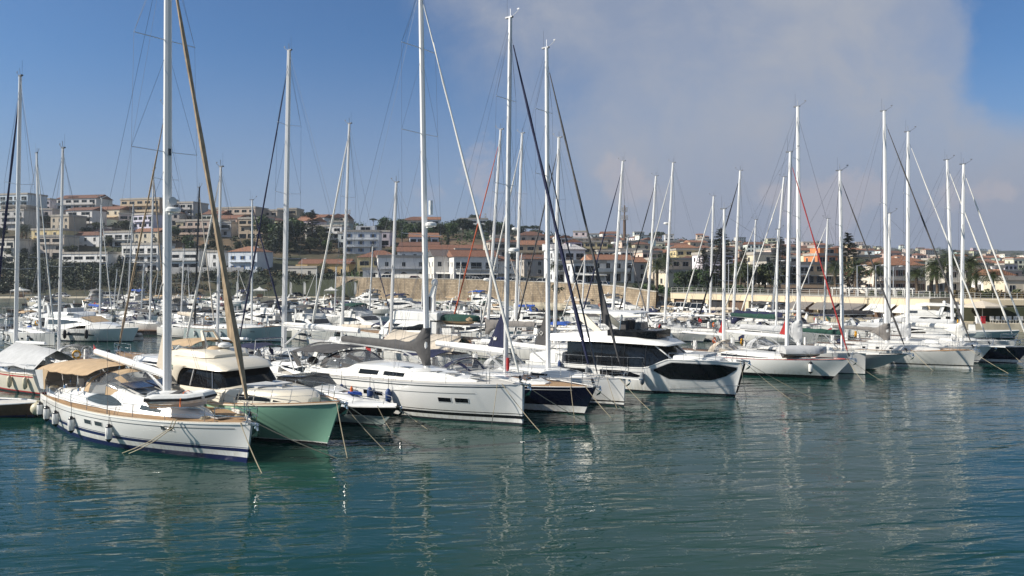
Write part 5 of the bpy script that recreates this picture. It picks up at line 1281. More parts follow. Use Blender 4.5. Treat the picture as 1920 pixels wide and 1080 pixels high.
# ------------------------------------------------------------------ motor boats for the rows behind
def motorboat(label, at=None, bow=None, u=U, L=9.0, B=3.0, kind='cruiser', hull=None, canopy=None, lod=2, group=None, color=None, band=None, name='motorboat', glass=None, arch=True, engine=False):
    u = Vector(u).normalized()
    if bow is None:
        c = (PX(at[0], at[1]), at[1]); bow = (c[0] + u[0] * L / 2, c[1] + u[1] * L / 2)
    root, _ = place(name, label, 'motorboat', bow, L, u, group)
    hm = hull or (WH if lod == 0 else M['white2']); WH_ = WH if lod == 0 else M['white2']; g = glass or M['glass']
    if kind == 'rib':
        r = .26; mb = MB()
        pts = [(-L / 2, -B / 2 + r, .42), (L * .2, -B / 2 + r, .45), (L * .40, -B / 4, .55), (L / 2, 0, .65), (L * .40, B / 4, .55), (L * .2, B / 2 - r, .45), (-L / 2, B / 2 - r, .42)]
        mb.tube(pts, [.12, r, r, r, r, r, .12], 7); mb.build('inflatable_tube', hull or M['tubegrey'], root, angle=60)
        mb = MB(); mb.box((0, 0, .22), (L * .85, B - 2 * r, .4), top=.9); mb.build('rigid_floor', WH, root)
        mb = MB(); mb.box((-.2, 0, .75), (.6, .7, .8), top=.75); mb.build('console', WH, root)
        mb = MB(); mb.box((-L * .25, 0, .6), (.7, .9, .4)); mb.build('seat', M['grey'], root)
        mb = MB(); mb.box((-L / 2 - .1, 0, .9), (.4, .34, .55), top=.75); mb.box((-L / 2 - .05, 0, .35), (.16, .14, .7)); mb.build('outboard_motor', M['black'], root)
        if canopy:
            mb = MB(); mb.box((-.3, 0, 2.05), (2.0, 1.6, .06)); mb.build('sunshade', canopy, root)
            mb = MB()
            for sx in (-1.1, .5):
                for sg in (1, -1): mb.tube([(sx, sg * .7, .5), (sx, sg * .7, 2.03)], .025, 4)
            mb.build('sunshade_post', M['steel'], root)
        return root, None
    fb = {'fly': 1.65, 'cruiser': 1.2, 'open': .85, 'trawler': 1.5}[kind] * (L / {'fly': 14, 'cruiser': 10, 'open': 6.5, 'trawler': 11}[kind]) ** .5
    h = Hull(L, B, fb, fb * .84, fb * .8, rake=L * .07, srake=-.05, rs=.9, p=2.4, wlb=.18, wlm=.92, wls=.92, q=1.2)
    h.mesh(root, [(.06, M['antifoul']), (.12, band or M['navystripe']), (.15, hm)], hm, n=(16, 12, 9)[lod], color=color)
    h.deck(root, M['deck'], drop=.02, camber=.12, n=8); h.rail(root, WH, .05, .0, n=8, name='gunwale')
    X = lambda q: -L / 2 + L * q
    dz = lambda q: h.deckz(X(q)); dw = lambda q: h.deckw(X(q))
    if kind == 'open':
        mb = MB(); mb.box((X(.5), 0, dz(.5) + .35), (.7, .8, .9), top=.8); mb.build('console', WH, root)
        mb = MB(); mb.box((X(.5) + .3, 0, dz(.5) + .95), (.06, .8, .4)); mb.build('windscreen', M['screen'], root)
        mb = MB(); mb.box((X(.25), 0, dz(.3) + .1), (.8, B * .7, .4)); mb.build('seat', M['lightgrey'], root)
        mb = MB(); mb.box((X(0) - .15, 0, fb + .2), (.45, .4, .65), top=.75); mb.box((X(0) - .1, 0, fb - .4), (.2, .16, .8)); mb.build('outboard_motor', M['black'], root)
        if canopy:
            canvas(root, 'bimini', canopy, [(X(.2), B * .38, 2.1, 2.3), (X(.42), B * .4, 2.2, 2.42), (X(.62), B * .38, 2.1, 2.3)], pw=3, k=6)
            for q in (.22, .6):
                mb = MB(); mb.tube([(X(.42), B * .42, fb), (X(q), B * .38, 2.12), (X(q), 0, 2.28), (X(q), -B * .38, 2.12), (X(.42), -B * .42, fb)], .02, 3); mb.build('bimini_bow', M['steel'], root)
        return root, h
    zt = fb * .84 + (.75 if kind == 'cruiser' else 1.30)
    wd_ = B * .40
    secs = [(X(.86), wd_ * .35, wd_ * .25, fb * .9, fb + .12, .03), (X(.74), wd_ * .8, wd_ * .65, fb * .85, fb + .42, .06), (X(.62), wd_ * .98, wd_ * .85, fb * .8, fb + .52, .06)]
    cabin(root, 'foredeck_trunk', WH_, secs)
    s2 = [(X(.66), wd_ * .85, wd_ * .7, fb + .3, fb + .50, .0), (X(.54), wd_, wd_ * .82, fb + .1, zt, .03), (X(.34), wd_ * 1.05, wd_ * .92, fb * .7, zt + .02, .03), (X(.30) if kind == 'cruiser' else X(.16), wd_ * 1.05, wd_ * .95, fb * .7, zt, .0)]
    dh, s = cabin(root, 'deckhouse', WH_, s2)
    clutter(root, h, L, fb * .9)
    if kind == 'cruiser':
        side_win(root, s, (X(.60), X(.32)), .30, lambda q: .45 + .48 * min(1, q * 2.2), g, 'side_window', n=5)
    else:
        side_win(root, s, (X(.60), X(.20)), .50, lambda q: .55 + .35 * min(1, q * 2.5), g, 'side_window', n=6)
        h.band(root, X(.40), X(.72), lambda x: fb * .42, lambda x: fb * .42 + .32 * sin(pi * clamp((x - X(.40)) / (X(.72) - X(.40)), .03, .97)) ** .6, g, 'hull_window', n=8, eps=.02)
    mb = MB(); mb.box((X(.14), 0, zt + .005 - .02 if kind == 'fly' else lerp(fb * .7, zt, .55)), (L * .24, wd_ * 1.7, .06)); mb.build('cockpit_shade_panel', M['dark'], root, flat=True)  # flat near-black slab put in for the shade of an open cockpit
    # raked front screen
    mb = MB(); a0 = s2[0]; a1 = s2[1]; rows = []
    for q in (.12, .5, .90):
        w = lerp(a0[2], a1[2], q) * .94; zz = lerp(a0[4], a1[4], q) + .03 + .01; rows.append([(lerp(a0[0], a1[0], q) + .02, w * t, zz + .02 * (1 - t * t)) for t in (-1, -.5, 0, .5, 1)])
    mb.grid(rows); mb.build('windscreen', g, root)
    if kind == 'fly':
        f, sf = cabin(root, 'flybridge_coaming', WH_, [(X(.52), wd_ * .5, wd_ * .45, zt - .02, zt + .22, .0), (X(.47), wd_ * .85, wd_ * .8, zt - .02, zt + .62, .0), (X(.25), wd_ * .95, wd_ * .92, zt - .02, zt + .66, .0), (X(.08), wd_ * .95, wd_ * .92, zt - .1, zt + .3, .0)])
        side_win(root, sf, (X(.47), X(.40)), .5, 1.1, M['screen'], 'flybridge_screen', n=3)
        mb = MB(); mb.box((X(.34), 0, zt + .85), (.6, B * .5, .5)); mb.build('helm_seat', M['lightgrey'], root)
    if arch and kind != 'trawler':
        mb = MB(); q = .24 if kind == 'cruiser' else .18; z0 = zt + (.0 if kind == 'cruiser' else .5); z1 = z0 + 1.0
        for sg in (1, -1): mb.loft([[(X(q) + .5 + a, sg * wd_ * .95 + b, z0 - .4) for a, b in ((-.3, -.05), (.3, -.05), (.3, .05), (-.3, .05))], [(X(q) - .1 + a, sg * wd_ * .85 + b, z1) for a, b in ((-.15, -.05), (.15, -.05), (.15, .05), (-.15, .05))]])
        mb.box((X(q) - .1, 0, z1), (.3, wd_ * 1.8, .1)); mb.build('radar_arch', WH, root)
        mb = MB(); mb.ball((X(q) - .1, 0, z1 + .18), .2, 8, 4); mb.build('radar_dome', WH, root)
    if canopy:
        zc = zt + (.95 if kind == 'fly' else .25) + (.5 if kind == 'fly' else 0)
        canvas(root, 'bimini' if kind == 'fly' else 'cockpit_canopy', canopy, [(X(.04), wd_ * .9, zc - .5, zc - .1), (X(.16), wd_, zc - .2, zc + .12), (X(.34), wd_ * .98, zc - .15, zc + .2), (X(.42), wd_ * .85, zc - .3, zc + .02)], pw=3, k=8)
        for q in (.06, .2, .38):
            mb = MB(); mb.tube([(X(.22), wd_, zt - .2), (X(q), wd_ * .95, zc - .25), (X(q), 0, zc - .02), (X(q), -wd_ * .95, zc - .25), (X(.22), -wd_, zt - .2)], .02, 3); mb.build('canopy_bow', M['steel'], root)
    mb = MB()
    for sg in (1, -1):
        P = [(X(q), sg * max(dw(q) - .1, .1), dz(q) + .6) for q in (.55, .7, .84, .96)]; mb.tube(P, .018, 3)
        for p in P: mb.tube([p, (p[0] - .1, p[1], p[2] - .62)], .015, 3)
    mb.build('bow_rail', M['steel'], root)
    return root, h

V = -U                                          # second row: bows away, sterns on the same pontoon
# floating pontoon between the two rows
def pontoon(label, p0, d, ln, wid=2.2):
    d = Vector(d).normalized(); o = thing('pontoon', label, 'pontoon', (p0[0], p0[1], 0), atan2(d.y, d.x))
    mb = MB(); mb.box((ln / 2, 0, .50), (ln, wid, .10)); mb.build('decking', M['brownwood'], o, flat=True)
    mb = MB(); mb.box((ln / 2, 0, .10), (ln - .1, wid - .12, .70)); mb.build('float', M['dark'], o, flat=True)
    for i in range(int(ln / 9)):
        mb = MB(); mb.box((4 + 9 * i, .8, .95), (.22, .22, .8), top=.8); mb.build('service_pedestal', WH, o)
    return o
pontoon('floating pontoon with brown timber deck behind the first row of boats', (-26.6, 40.4), (.85, .52), 84)
WB, _ = motorboat('old wooden boat with dark brown hull and pale gunwale astern of the teak-decked sloop', bow=(-25.6, 39.6), u=(.96, -.28), L=6.4, B=2.2, kind='open', lod=1, hull=M['brownwood'], name='wooden_boat')
G2 = 'boats moored stern-to behind the first row'
B1, hB1, bB1 = sailboat('cream sloop with red sheer stripe under a pale grey boom tent', at=(29, 52.5), u=V, kb=4.7, L=12.2, B=3.9, fb=1.5, fm=1.25, fs=1.25, hull=M['cream'], bands=[(.08, M['antifoul']), (.16, M['red']), (.2, M['cream'])], rail=M['teakrail'], win='ports', top=(38, 143), r=.11, spr=(.32, .62),
    furl=M['navycloth'], fr=.10, boomz=2.9, boomlen=5.2, tent=M['lightgrey'], lod=0, group=G2)
hB1.band(B1, -5.6, 5.2, lambda x: hB1.deckz(x) - .16, lambda x: hB1.deckz(x) - .08, M['red'], 'sheer_stripe', sides=(-1, 1))
for x, nm in ((-3.2, 'facing the tan bimini'), (-5.0, 'closest to the stern')): fender('cream', B1, hB1, x, f'cream fender on the cream sloop under the boom tent, {nm}', 'cream fenders on the tented sloop', drop=.1, sg=1, out=.16)
B1b, _, _ = sailboat('white sloop close behind the cream tented sloop with pale sprayhood', at=(110, 58), u=V, kb=4.4, L=11.0, B=3.6, top=(118, 278), r=.09, spr=(.42, .72), boom=None, hoodc=M['lightgrey'], lod=1, group=G2)
B2, hB2, bB2 = sailboat('white classic sloop with teak deck and round hull portlights, seen over the white boom', bow=(-30.8, 58.5), u=V, L=14.2, B=4.1, fb=1.6, fm=1.3, fs=1.3, rake=.9, win='strip', mastpx=309, top=(309, 196), r=.12, deck=M['teak'], rail=M['teakrail'], furl=M['tan2'], fr=.085, furl_base=.6, boom=None, lod=0, group=G2)
for i in range(4): hB2.port(B2, 3.6 - i * 1.8, .82, .46, .30, sides=(1,), frame=M['alu'])
B8, hB8, _ = sailboat('white sloop with white boom between the cream flybridge and the tan genoa', at=(407, 58), u=V, kb=4.6, L=12.0, B=3.8, top=(414, 313), r=.10, boomz=2.7, boomlen=4.2, lod=1, group=G2, furl=M['whitecloth'], hoodc=M['navycloth'], bimini=M['navycloth'])
B10, hB10, _ = sailboat('large white sloop with long white lettered boom and thick white mast', at=(532, 58.8), u=V, kb=6.0, L=16.5, B=4.8, fb=1.7, fm=1.45, fs=1.4, top=(542, 95), r=.165, spr=(.30, .52, .75), boomz=3.75, boomr=.19, boomlen=9.0, rise=-.1, lod=1, group=G2, furl=M['navycloth'], fr=.07, hoodc=M['grey'], cover=(M['whitecloth'], .22))
letters(B10, 'PAMARO', .26, (16.5 / 2 - 6.0 - 4.6, .30, 3.66), (pi / 2, 0, pi), M['mastgrey'])
B11, _, _ = sailboat('white sloop with white furled forestay moored before the sea wall start', at=(641, 70), u=V, kb=4.5, L=12.0, B=3.8, top=(655, 232), r=.11, spr=(.36, .66), furl=M['whitecloth'], fr=.12, boomz=2.7, lod=1, group=G2, cover=(M['beige'], .4))
B12, _, _ = sailboat('sloop under a long beige boom tent with varnished mast foot', at=(732, 64), u=V, kb=4.4, L=13.2, B=4.0, fm=1.3, top=(743, 342), r=.11, spr=(.55,), boomz=2.8, tent=M['beige'], lod=1, group=G2, furl=None)
mb = MB(); mb.tube([(13.2 / 2 - 4.4, 0, 1.3), (13.2 / 2 - 4.4 + .02, 0, 3.6)], .135, 8); mb.build('mast_foot', M['mastbrown'], B12)
B13, _, _ = sailboat('white sloop with orange-red furled forestay and taupe boom cover', at=(913, 70), u=V, kb=4.6, L=12.2, B=3.9, top=(939, 243), r=.11, furl=M['orangestay'], fr=.075, boomz=2.9, boomlen=5.8, cover=(M['midgrey'], .6), luff=.7, lod=1, group=G2, radar=.28)
B14, _, _ = sailboat('white sloop with radar on its mast behind the navy sail clew', at=(966, 76), u=V, kb=4.4, L=12, B=3.9, top=(979, 250), r=.12, furl=M['whitecloth'], fr=.10, boomz=2.8, cover=(M['whitecloth'], .4), lod=1, group=G2, radar=.52, bimini=M['beige'])
B15, _, _ = sailboat('white sloop whose mast stands against the mast of the plumb-bowed sloop', at=(1040, 66), u=V, kb=4.4, L=12, B=3.9, top=(1048, 258), r=.125, furl=M['grey'], fr=.08, boomz=2.9, boomlen=5.0, lod=1, group=G2, bimini=M['midgrey'])
motorboat('white cabin cruiser with raked dark windows between green motor yacht and charcoal bimini', at=(572, 50.5), u=V, L=10.5, B=3.4, kind='cruiser', lod=0, group=G2, canopy=M['lightgrey'])
# big white motor yacht, stern quarter towards the camera, with a tall radar mast
B7 = thing('motor_yacht', 'tall white motor yacht with stepped flybridge and slender radar mast before the sea wall', 'motorboat', (PX(778, 74), 74, 0), atan2(V.y, V.x) + .2, G2)
L = 19.0; B7.scale = (.8, .8, .82); h7b = Hull(L, 5.4, 2.6, 2.1, 1.8, rake=1.6, rs=.93, p=2.5); h7b.mesh(B7, [(.08, M['antifoul']), (.2, M['navystripe']), (.25, WH)], WH, n=14); h7b.deck(B7, M['teak']); h7b.rail(B7, WH, .06, .03)
c_, s_ = cabin(B7, 'deckhouse', WH, [(4.5, 1.6, 1.3, 2.0, 2.6, .03), (2.5, 2.2, 1.9, 1.9, 4.1, .05), (-3.6, 2.35, 2.2, 1.8, 4.2, .03)]); side_win(B7, s_, (2.6, -3.0), .35, .8, M['glass'], 'saloon_window', n=6)
c_, s_ = cabin(B7, 'flybridge', WH, [(2.6, 1.5, 1.6, 4.1, 4.9, .0), (1.4, 2.1, 2.1, 4.1, 5.2, .0), (-4.6, 2.2, 2.2, 4.1, 5.0, .0)])
c_, s_ = cabin(B7, 'aft_bulkhead', WH, [(-3.5, 2.2, 2.1, 1.8, 4.0, .0), (-4.4, 2.1, 2.0, 1.8, 3.9, .0)])
mb = MB(); mb.box((-5.4, 1.2, 2.5), (1.6, .8, 1.4)); mb.box((-6.6, 1.2, 2.2), (1.0, .8, .8)); mb.build('stairway', WH, B7)
mb = MB(); mb.loft([[(-2.2 + a, b, 4.8) for a, b in ((-.7, -.28), (.5, -.28), (.5, .28), (-.7, .28))], [(-2.5 + a, b, 7.0) for a, b in ((-.42, -.22), (.3, -.22), (.3, .22), (-.42, .22))], [(-2.9 + a, b, 8.1) for a, b in ((-.3, -.2), (.25, -.2), (.25, .2), (-.3, .2))]]); mb.build('radar_mast', WH, B7)
mb = MB(); mb.box((-2.35, .36, 6.0), (.28, .06, 1.7)); mb.box((-2.35, -.36, 6.0), (.28, .06, 1.7)); mb.build('mast_vent', M['black'], B7)
mb = MB(); mb.ball((-2.9, 0, 8.5), .42, 12, 6, sq=(1, 1, 1.25)); mb.build('satellite_dome', WH, B7)
mb = MB(); mb.tube([(-5.0, -2.2, 5.0), (-5.0, -2.2, 5.8), (-5.0, 2.2, 5.8), (-5.0, 2.2, 5.0)], .025, 4); mb.tube([(-8.6, -2.3, 2.6), (-5.0, -2.3, 2.7)], .025, 4); mb.tube([(-8.6, 2.3, 2.6), (-5.0, 2.3, 2.7)], .025, 4); mb.build('stern_rail', M['steel'], B7)
p = Vector((PX(866, 71), 71, 3.0))
dinghy('inflatable_tender', 'tan tender with dark green cover hanging on davits beside the tall white motor yacht', p, -.62, 4.0, 1.8, M['tan'], M['tan'], None, M['greencloth'])
st = thing('davit_frame', 'white davit frame carrying the tan tender', 'davit', (p.x, p.y, 0), -.62)
for x in (-1.4, 1.4):
    mb = MB(); mb.tube([(x, 1.2, 0), (x, 1.2, 4.6), (x, .1, 4.8), (x, 0, 4.4)], .07, 5); mb.build('davit_arm', WH, st)
mb = MB(); mb.box((0, .2, 2.9), (3.4, 2.2, .12)); mb.build('cradle_platform', WH, st)

# ---- third row, across the channel: bows towards us
G3 = 'boats across the channel behind the first pontoon'
T1, hT1, _ = sailboat('white sloop with dark coachroof windows and straight stem across the channel', at=(75, 80.5), u=U, kb=3.9, L=11.0, B=3.7, fb=1.6, fm=1.5, fs=1.4, rake=.05, bands=[(.10, M['antifoul']), (.2, WH), (.3, M['black'])], top=(69, 287), r=.11, spr=(.40, .70), furl=M['whitecloth'], fr=.08, boomz=2.9, boomlen=4.2, lod=1, group=G3, portn=2)
for i in range(4): fender('white', T1, hT1, 2.5 - i * 2.2, f'white fender on the straight-stemmed sloop across the channel, {("closest to the stem", "second from the stem", "third from the stem", "closest to the stern")[i]}', 'white fenders on the straight-stemmed sloop', drop=.2, out=.15)
T2, hT2 = motorboat('white flybridge motor yacht with tan windscreen cover and black fenders across the channel', bow=W(248, 641), u=(.93, -.37), L=14.5, B=4.5, kind='fly', lod=0, group=G3, glass=M['smoke'], arch=True, name='motor_yacht')
mb = MB(); X = lambda q: -7.25 + 14.5 * q
mb.grid([[(X(.665) + .03, -1.1, 2.2), (X(.665) + .03, 0, 2.25), (X(.665) + .03, 1.1, 2.2)], [(X(.535) + .03, -1.42, 2.82), (X(.535) + .05, 0, 2.86), (X(.535) + .03, 1.42, 2.82)]]); mb.build('windscreen_cover', M['tan'], T2)
for i, x in enumerate((-2.6, -.6, 2.6)): fender('black', T2, hT2, x, f'black fender on the flybridge yacht with tan windscreen cover, {("closest to its stern", "amidships", "closest to its bow")[i]}', 'black fenders on the flybridge yacht', drop=.0, out=.2, scale=1.35)
T3, hT3, _ = sailboat('pale grey-green ketch-style yacht with teak rail and row of portholes', bow=W(527, 641), u=(.95, -.31), L=13.0, B=4.0, fb=1.9, fm=1.5, fs=1.5, rake=.55, hull=M['greyhull'], bands=[(.1, M['black']), (.2, M['greyhull']), (.26, WH)], rail=M['teakrail'], win='ports', mastpx=472, top=(473, 375), r=.10, spr=(.55,), furl=M['navycloth'], fr=.11, boom=None, lod=0, group=G3, deck=M['teak'])
letters(T3, 'al Amma', .34, (3.4, -hT3.side(3.4, 1.2) - .03, 1.15), (pi / 2, 0, -.12), M['smoke'])
for i in range(3): fender('white', T3, hT3, -4.2 + i * 2.0, f'white fender on the grey-green yacht with the teak rail, {("closest to its stern", "second from its stern", "amidships")[i]}', 'white fenders on the grey-green yacht', drop=.25, out=.15, scale=.9)
sailboat('sloop with slim black mast across the channel', at=(365, 92), u=U, kb=4.2, L=11.5, B=3.7, top=(374, 351), r=.10, mm=M['mastblack'], furl=M['beige'], fr=.09, lod=1, group=G3, cover=(M['beige'], .5), boomz=2.6)
WG, _, _ = sailboat('sloop with wind generator on its mast near the scrubby bank', at=(187, 118), u=U, L=11, top=(190, 384), r=.11, lod=1, group=G3, furl=M['whitecloth'], cover=(M['bluecloth'], .4))
tv = max((v.co for c in WG.children if c.name.split('.')[0] == 'mast' for v in c.data.vertices), key=lambda c: c.z)
mb = MB(); mb.tube([(tv.x, 0, tv.z), (tv.x, 0, tv.z + 1.0)], .05, 5); mb.tube([(tv.x - .5, .1, tv.z + 1.0), (tv.x + .3, 0, tv.z + 1.05)], [.05, .14], 6)
for a in (.5, 2.6, 4.7): mb.tube([(tv.x + .3, 0, tv.z + 1.05), (tv.x + .32, cos(a) * 1.0, tv.z + 1.05 + sin(a) * 1.0)], [.10, .04], 4)
mb.build('wind_generator', M['lightgrey'], WG)
sailboat('white sloop moored beyond the flybridge yacht, its mast beside the white clew', at=(281, 100), u=U, L=11.5, top=(288, 320), r=.11, lod=1, group=G3, furl=M['tan2'], fr=.10, cover=(M['grey'], .4), hoodc=M['navycloth'])
sailboat('grey-masted sloop beyond the black-masted one', at=(239, 130), u=V, L=11, top=(250, 384), r=.11, mm=M['mastgrey'], lod=2, group=G3, furl=M['whitecloth'], fr=.1, cover=(M['navycloth'], .4))
# right-hand masts before the quay building
R = [  # mast base px, z, top, dir, label, extras
    (1147, 88, (1168, 302), V, 'white sloop with dark furled forestay behind the hardtop of the big motor yacht', dict(furl=M['navycloth'], fr=.09, cover=(M['whitecloth'], .4), r=.13, radar=.5)),
    (1213, 97, (1230, 330), V, 'white sloop with black forestay beside the antenna tower bearing', dict(furl=M['blackcloth'], fr=.09, r=.12, boomlen=6.2)),
    (1246, 92, (1262, 305), V, 'white sloop with white boom and a small radar before the limestone wall end', dict(furl=M['whitecloth'], fr=.09, r=.12, radar=.62, boomlen=6.5)),
    (1331, 108, (1338, 368), V, 'white sloop with slanting white forestay before the cream quay building', dict(furl=M['whitecloth'], fr=.11, r=.12, cover=(M['beige'], .4))),
    (1374, 88, (1388, 320), V, 'white sloop with long navy boom cover before the quay building', dict(furl=M['blackcloth'], fr=.10, r=.12, cover=(M['navycloth'], .85), boomlen=6.0, luff=.6)),
    (1409, 112, (1417, 412), V, 'small white sloop with short mast before the quay building', dict(furl=M['whitecloth'], fr=.08, r=.09, cover=(M['midgrey'], .35))),
    (1447, 100, (1470, 332), V, 'white sloop with raked mast and pale forestay before the pergola', dict(furl=M['whitecloth'], fr=.10, r=.11, cover=(M['lightgrey'], .4))),
    (1455, 84, (1459, 430), U, 'white sloop with dark green boom cover behind the red-stayed ketch', dict(furl=None, r=.09, cover=(M['greencloth'], .55), boomlen=5.4, spr=(.5,))),
    (1545, 96, (1552, 410), V, 'white sloop with black boom cover below the dark quay awnings', dict(furl=M['whitecloth'], fr=.08, r=.09, cover=(M['blackcloth'], .6), boomlen=6.0)),
]
for px, z, top, uu, lab, ex in R:
    sailboat(lab, at=(px, z), u=uu, L=11.8, B=3.8, top=top, lod=1, group='sloops moored before the quay buildings', hoodc=RND.choice([None, M['navycloth'], M['beige'], M['lightgrey']]), **ex)
motorboat('white flybridge yacht with pale awning below the cream quay wall', at=(1700, 97), u=(-.85, .5), L=13, B=4.2, kind='fly', lod=1, canopy=M['whitecloth'], name='motor_yacht', group='motor boats before the quay buildings')
motorboat('white motor launch with dark hull side at the end of the quay', at=(1822, 92), u=(.9, -.3), L=9, B=3, kind='open', lod=1, hull=M['greyhull'], group='motor boats before the quay buildings')
motorboat('white covered cruiser behind the off-white sloop with grey cover', at=(1712, 86), u=(.85, -.5), L=11, B=3.6, kind='cruiser', lod=1, canopy=M['lightgrey'], group='motor boats before the quay buildings')

# ---- the crowded rows further back
def shore(px): return interp([(-200, 222), (330, 226), (640, 229), (700, 226), (960, 205), (1040, 190), (1220, 150), (1330, 136), (1740, 104), (1960, 96)], px)
CLW = ['navy', 'navy', 'charcoal', 'charcoal', 'black', 'beige', 'tan', 'pale grey', 'white', 'royal blue', 'dark green', 'taupe']
CL = {'navy': M['navycloth'], 'beige': M['beige'], 'tan': M['tan'], 'pale grey': M['lightgrey'], 'charcoal': M['grey'], 'white': M['whitecloth'], 'royal blue': M['bluecloth'], 'dark green': M['greencloth'], 'black': M['blackcloth'], 'taupe': M['midgrey']}
def where(px):
    return interp_name([(150, 'below the thick scrub'), (330, 'below the white villas'), (480, 'below the blue-shuttered house'), (600, 'below the ochre house'), (700, 'at the sea wall start'), (830, 'under the yellow house'),
        (960, 'under the twin house'), (1080, 'under the wall palm'), (1200, 'under the glazed house'), (1330, 'below the antenna tower'), (1450, 'before the arcade'), (1600, 'before the pergola'), (1750, 'before the awnings'), (2200, 'near the umbrella')], px)
def interp_name(tab, px):
    for a, n in tab:
        if px < a: return n
    return tab[-1][1]
ROWS = [(92, 250, 1250), (104, -60, 1640), (118, -80, 1560), (134, -80, 1330), (150, -60, 1170), (168, -60, 1080), (188, -40, 940), (206, -40, 720)]
RN = ['first', 'second', 'third', 'fourth', 'fifth', 'sixth', 'seventh', 'eighth', 'ninth', 'tenth', 'eleventh', 'twelfth', 'thirteenth', 'fourteenth', 'fifteenth', 'sixteenth', 'seventeenth', 'eighteenth', 'nineteenth', 'twentieth']
USED = {}
def uniq(lab, where_, cat_row):
    """name the boat by its look and the shore mark behind it; what is still alike is told apart by its row and its turn in it"""
    key = lab + ' ' + where_ + ', ' + cat_row
    USED[key] = USED.get(key, 0) + 1
    return key if USED[key] == 1 else f'{lab} {where_}, {cat_row}, {RN[USED[key] - 1]} such'
ROWNAME = ['channel row', 'second row', 'third row', 'fourth row', 'fifth row', 'sixth row', 'quayside row', 'innermost row']
for ri, (z0, p0, p1) in enumerate(ROWS):
    x = PX(p0, z0); k = 0
    while x < PX(p1, z0):
        z = z0 + RND.uniform(-4, 4); px = 960 + x / z * F
        step = RND.uniform(4.4, 6.6) if z < 140 else RND.uniform(5, 8.5)
        x += step; k += 1
        if z > shore(px) - 9 or (z > 108 and 990 < px < 1105) or (z > 140 and px < 70): continue
        if RND.random() < .10: continue
        uu = Vector(U if ri % 2 == 0 else V) + Vector((RND.uniform(-.25, .25), RND.uniform(-.25, .25)))
        w_ = where(px); q = RND.random(); cn = RND.choice(CLW); cv = CL[cn]; rn = ROWNAME[ri]
        if (ri, k) in SKIP:
            RND.random(); continue
        if q < .20:
            hullc = RND.choice([(WH, 'white'), (WH, 'white'), (WH, 'white'), (M['cream'], 'cream'), (M['navy'], 'dark blue'), (M['greyhull'], 'grey')])
            ztop = RND.uniform(9, 12.5)
            sailboat(uniq(f'{hullc[1]} sloop with {cn} sail cover', w_, rn), at=(px, z), u=uu, L=RND.uniform(8.5, 11.5), B=3.3, hull=hullc[0], top=(px + RND.uniform(-3, 9), HY - (ztop - H) * F / z), r=.085, lod=2, spr=(.5,), furl=RND.choice([M['whitecloth'], cv, None]), fr=.09,
                     cover=(cv, .42), boomz=2.2, hoodc=cv if RND.random() < .5 else None, group='sailing boats in the crowded back rows', win=RND.choice(['strip', 'two']))
        elif q < .62:
            cn2 = RND.random() < .75
            motorboat(uniq(f'white cabin cruiser with {cn} canopy' if cn2 else 'white cabin cruiser without canopy', w_, rn), at=(px, z), u=uu, L=RND.uniform(7.5, 11), B=3.1, kind='cruiser', canopy=cv if cn2 else None, group='cabin cruisers in the crowded back rows', arch=RND.random() < .6)
        elif q < .74:
            motorboat(uniq(f'white flybridge boat with {cn} shade', w_, rn), at=(px, z), u=uu, L=RND.uniform(10.5, 13.5), B=3.9, kind='fly', canopy=cv, group='flybridge boats in the crowded back rows')
        elif q < .88:
            motorboat(uniq(f'small open motorboat with {cn} bimini', w_, rn), at=(px, z), u=uu, L=RND.uniform(5.5, 7.5), B=2.3, kind='open', canopy=cv, group='small open boats in the crowded back rows')
        else:
            motorboat(uniq(f'grey inflatable boat with {cn} shade', w_, rn), at=(px, z), u=uu, L=RND.uniform(5.5, 8), B=2.3, kind='rib', canopy=cv, group='inflatable boats in the crowded back rows', name='inflatable_boat')
# low pontoons carrying the back rows
for zz, xa, xb in ((98, -62, 60), (126, -84, 50), (159, -108, 14), (197, -130, -26)):
    pontoon({98: 'narrow pontoon between the channel row and the row behind it', 126: 'narrow pontoon through the middle of the crowded rows', 159: 'narrow pontoon through the back rows', 197: 'innermost narrow pontoon near the low quay'}[zz], (xa, zz), (1, -.02), xb - xa, 1.8)
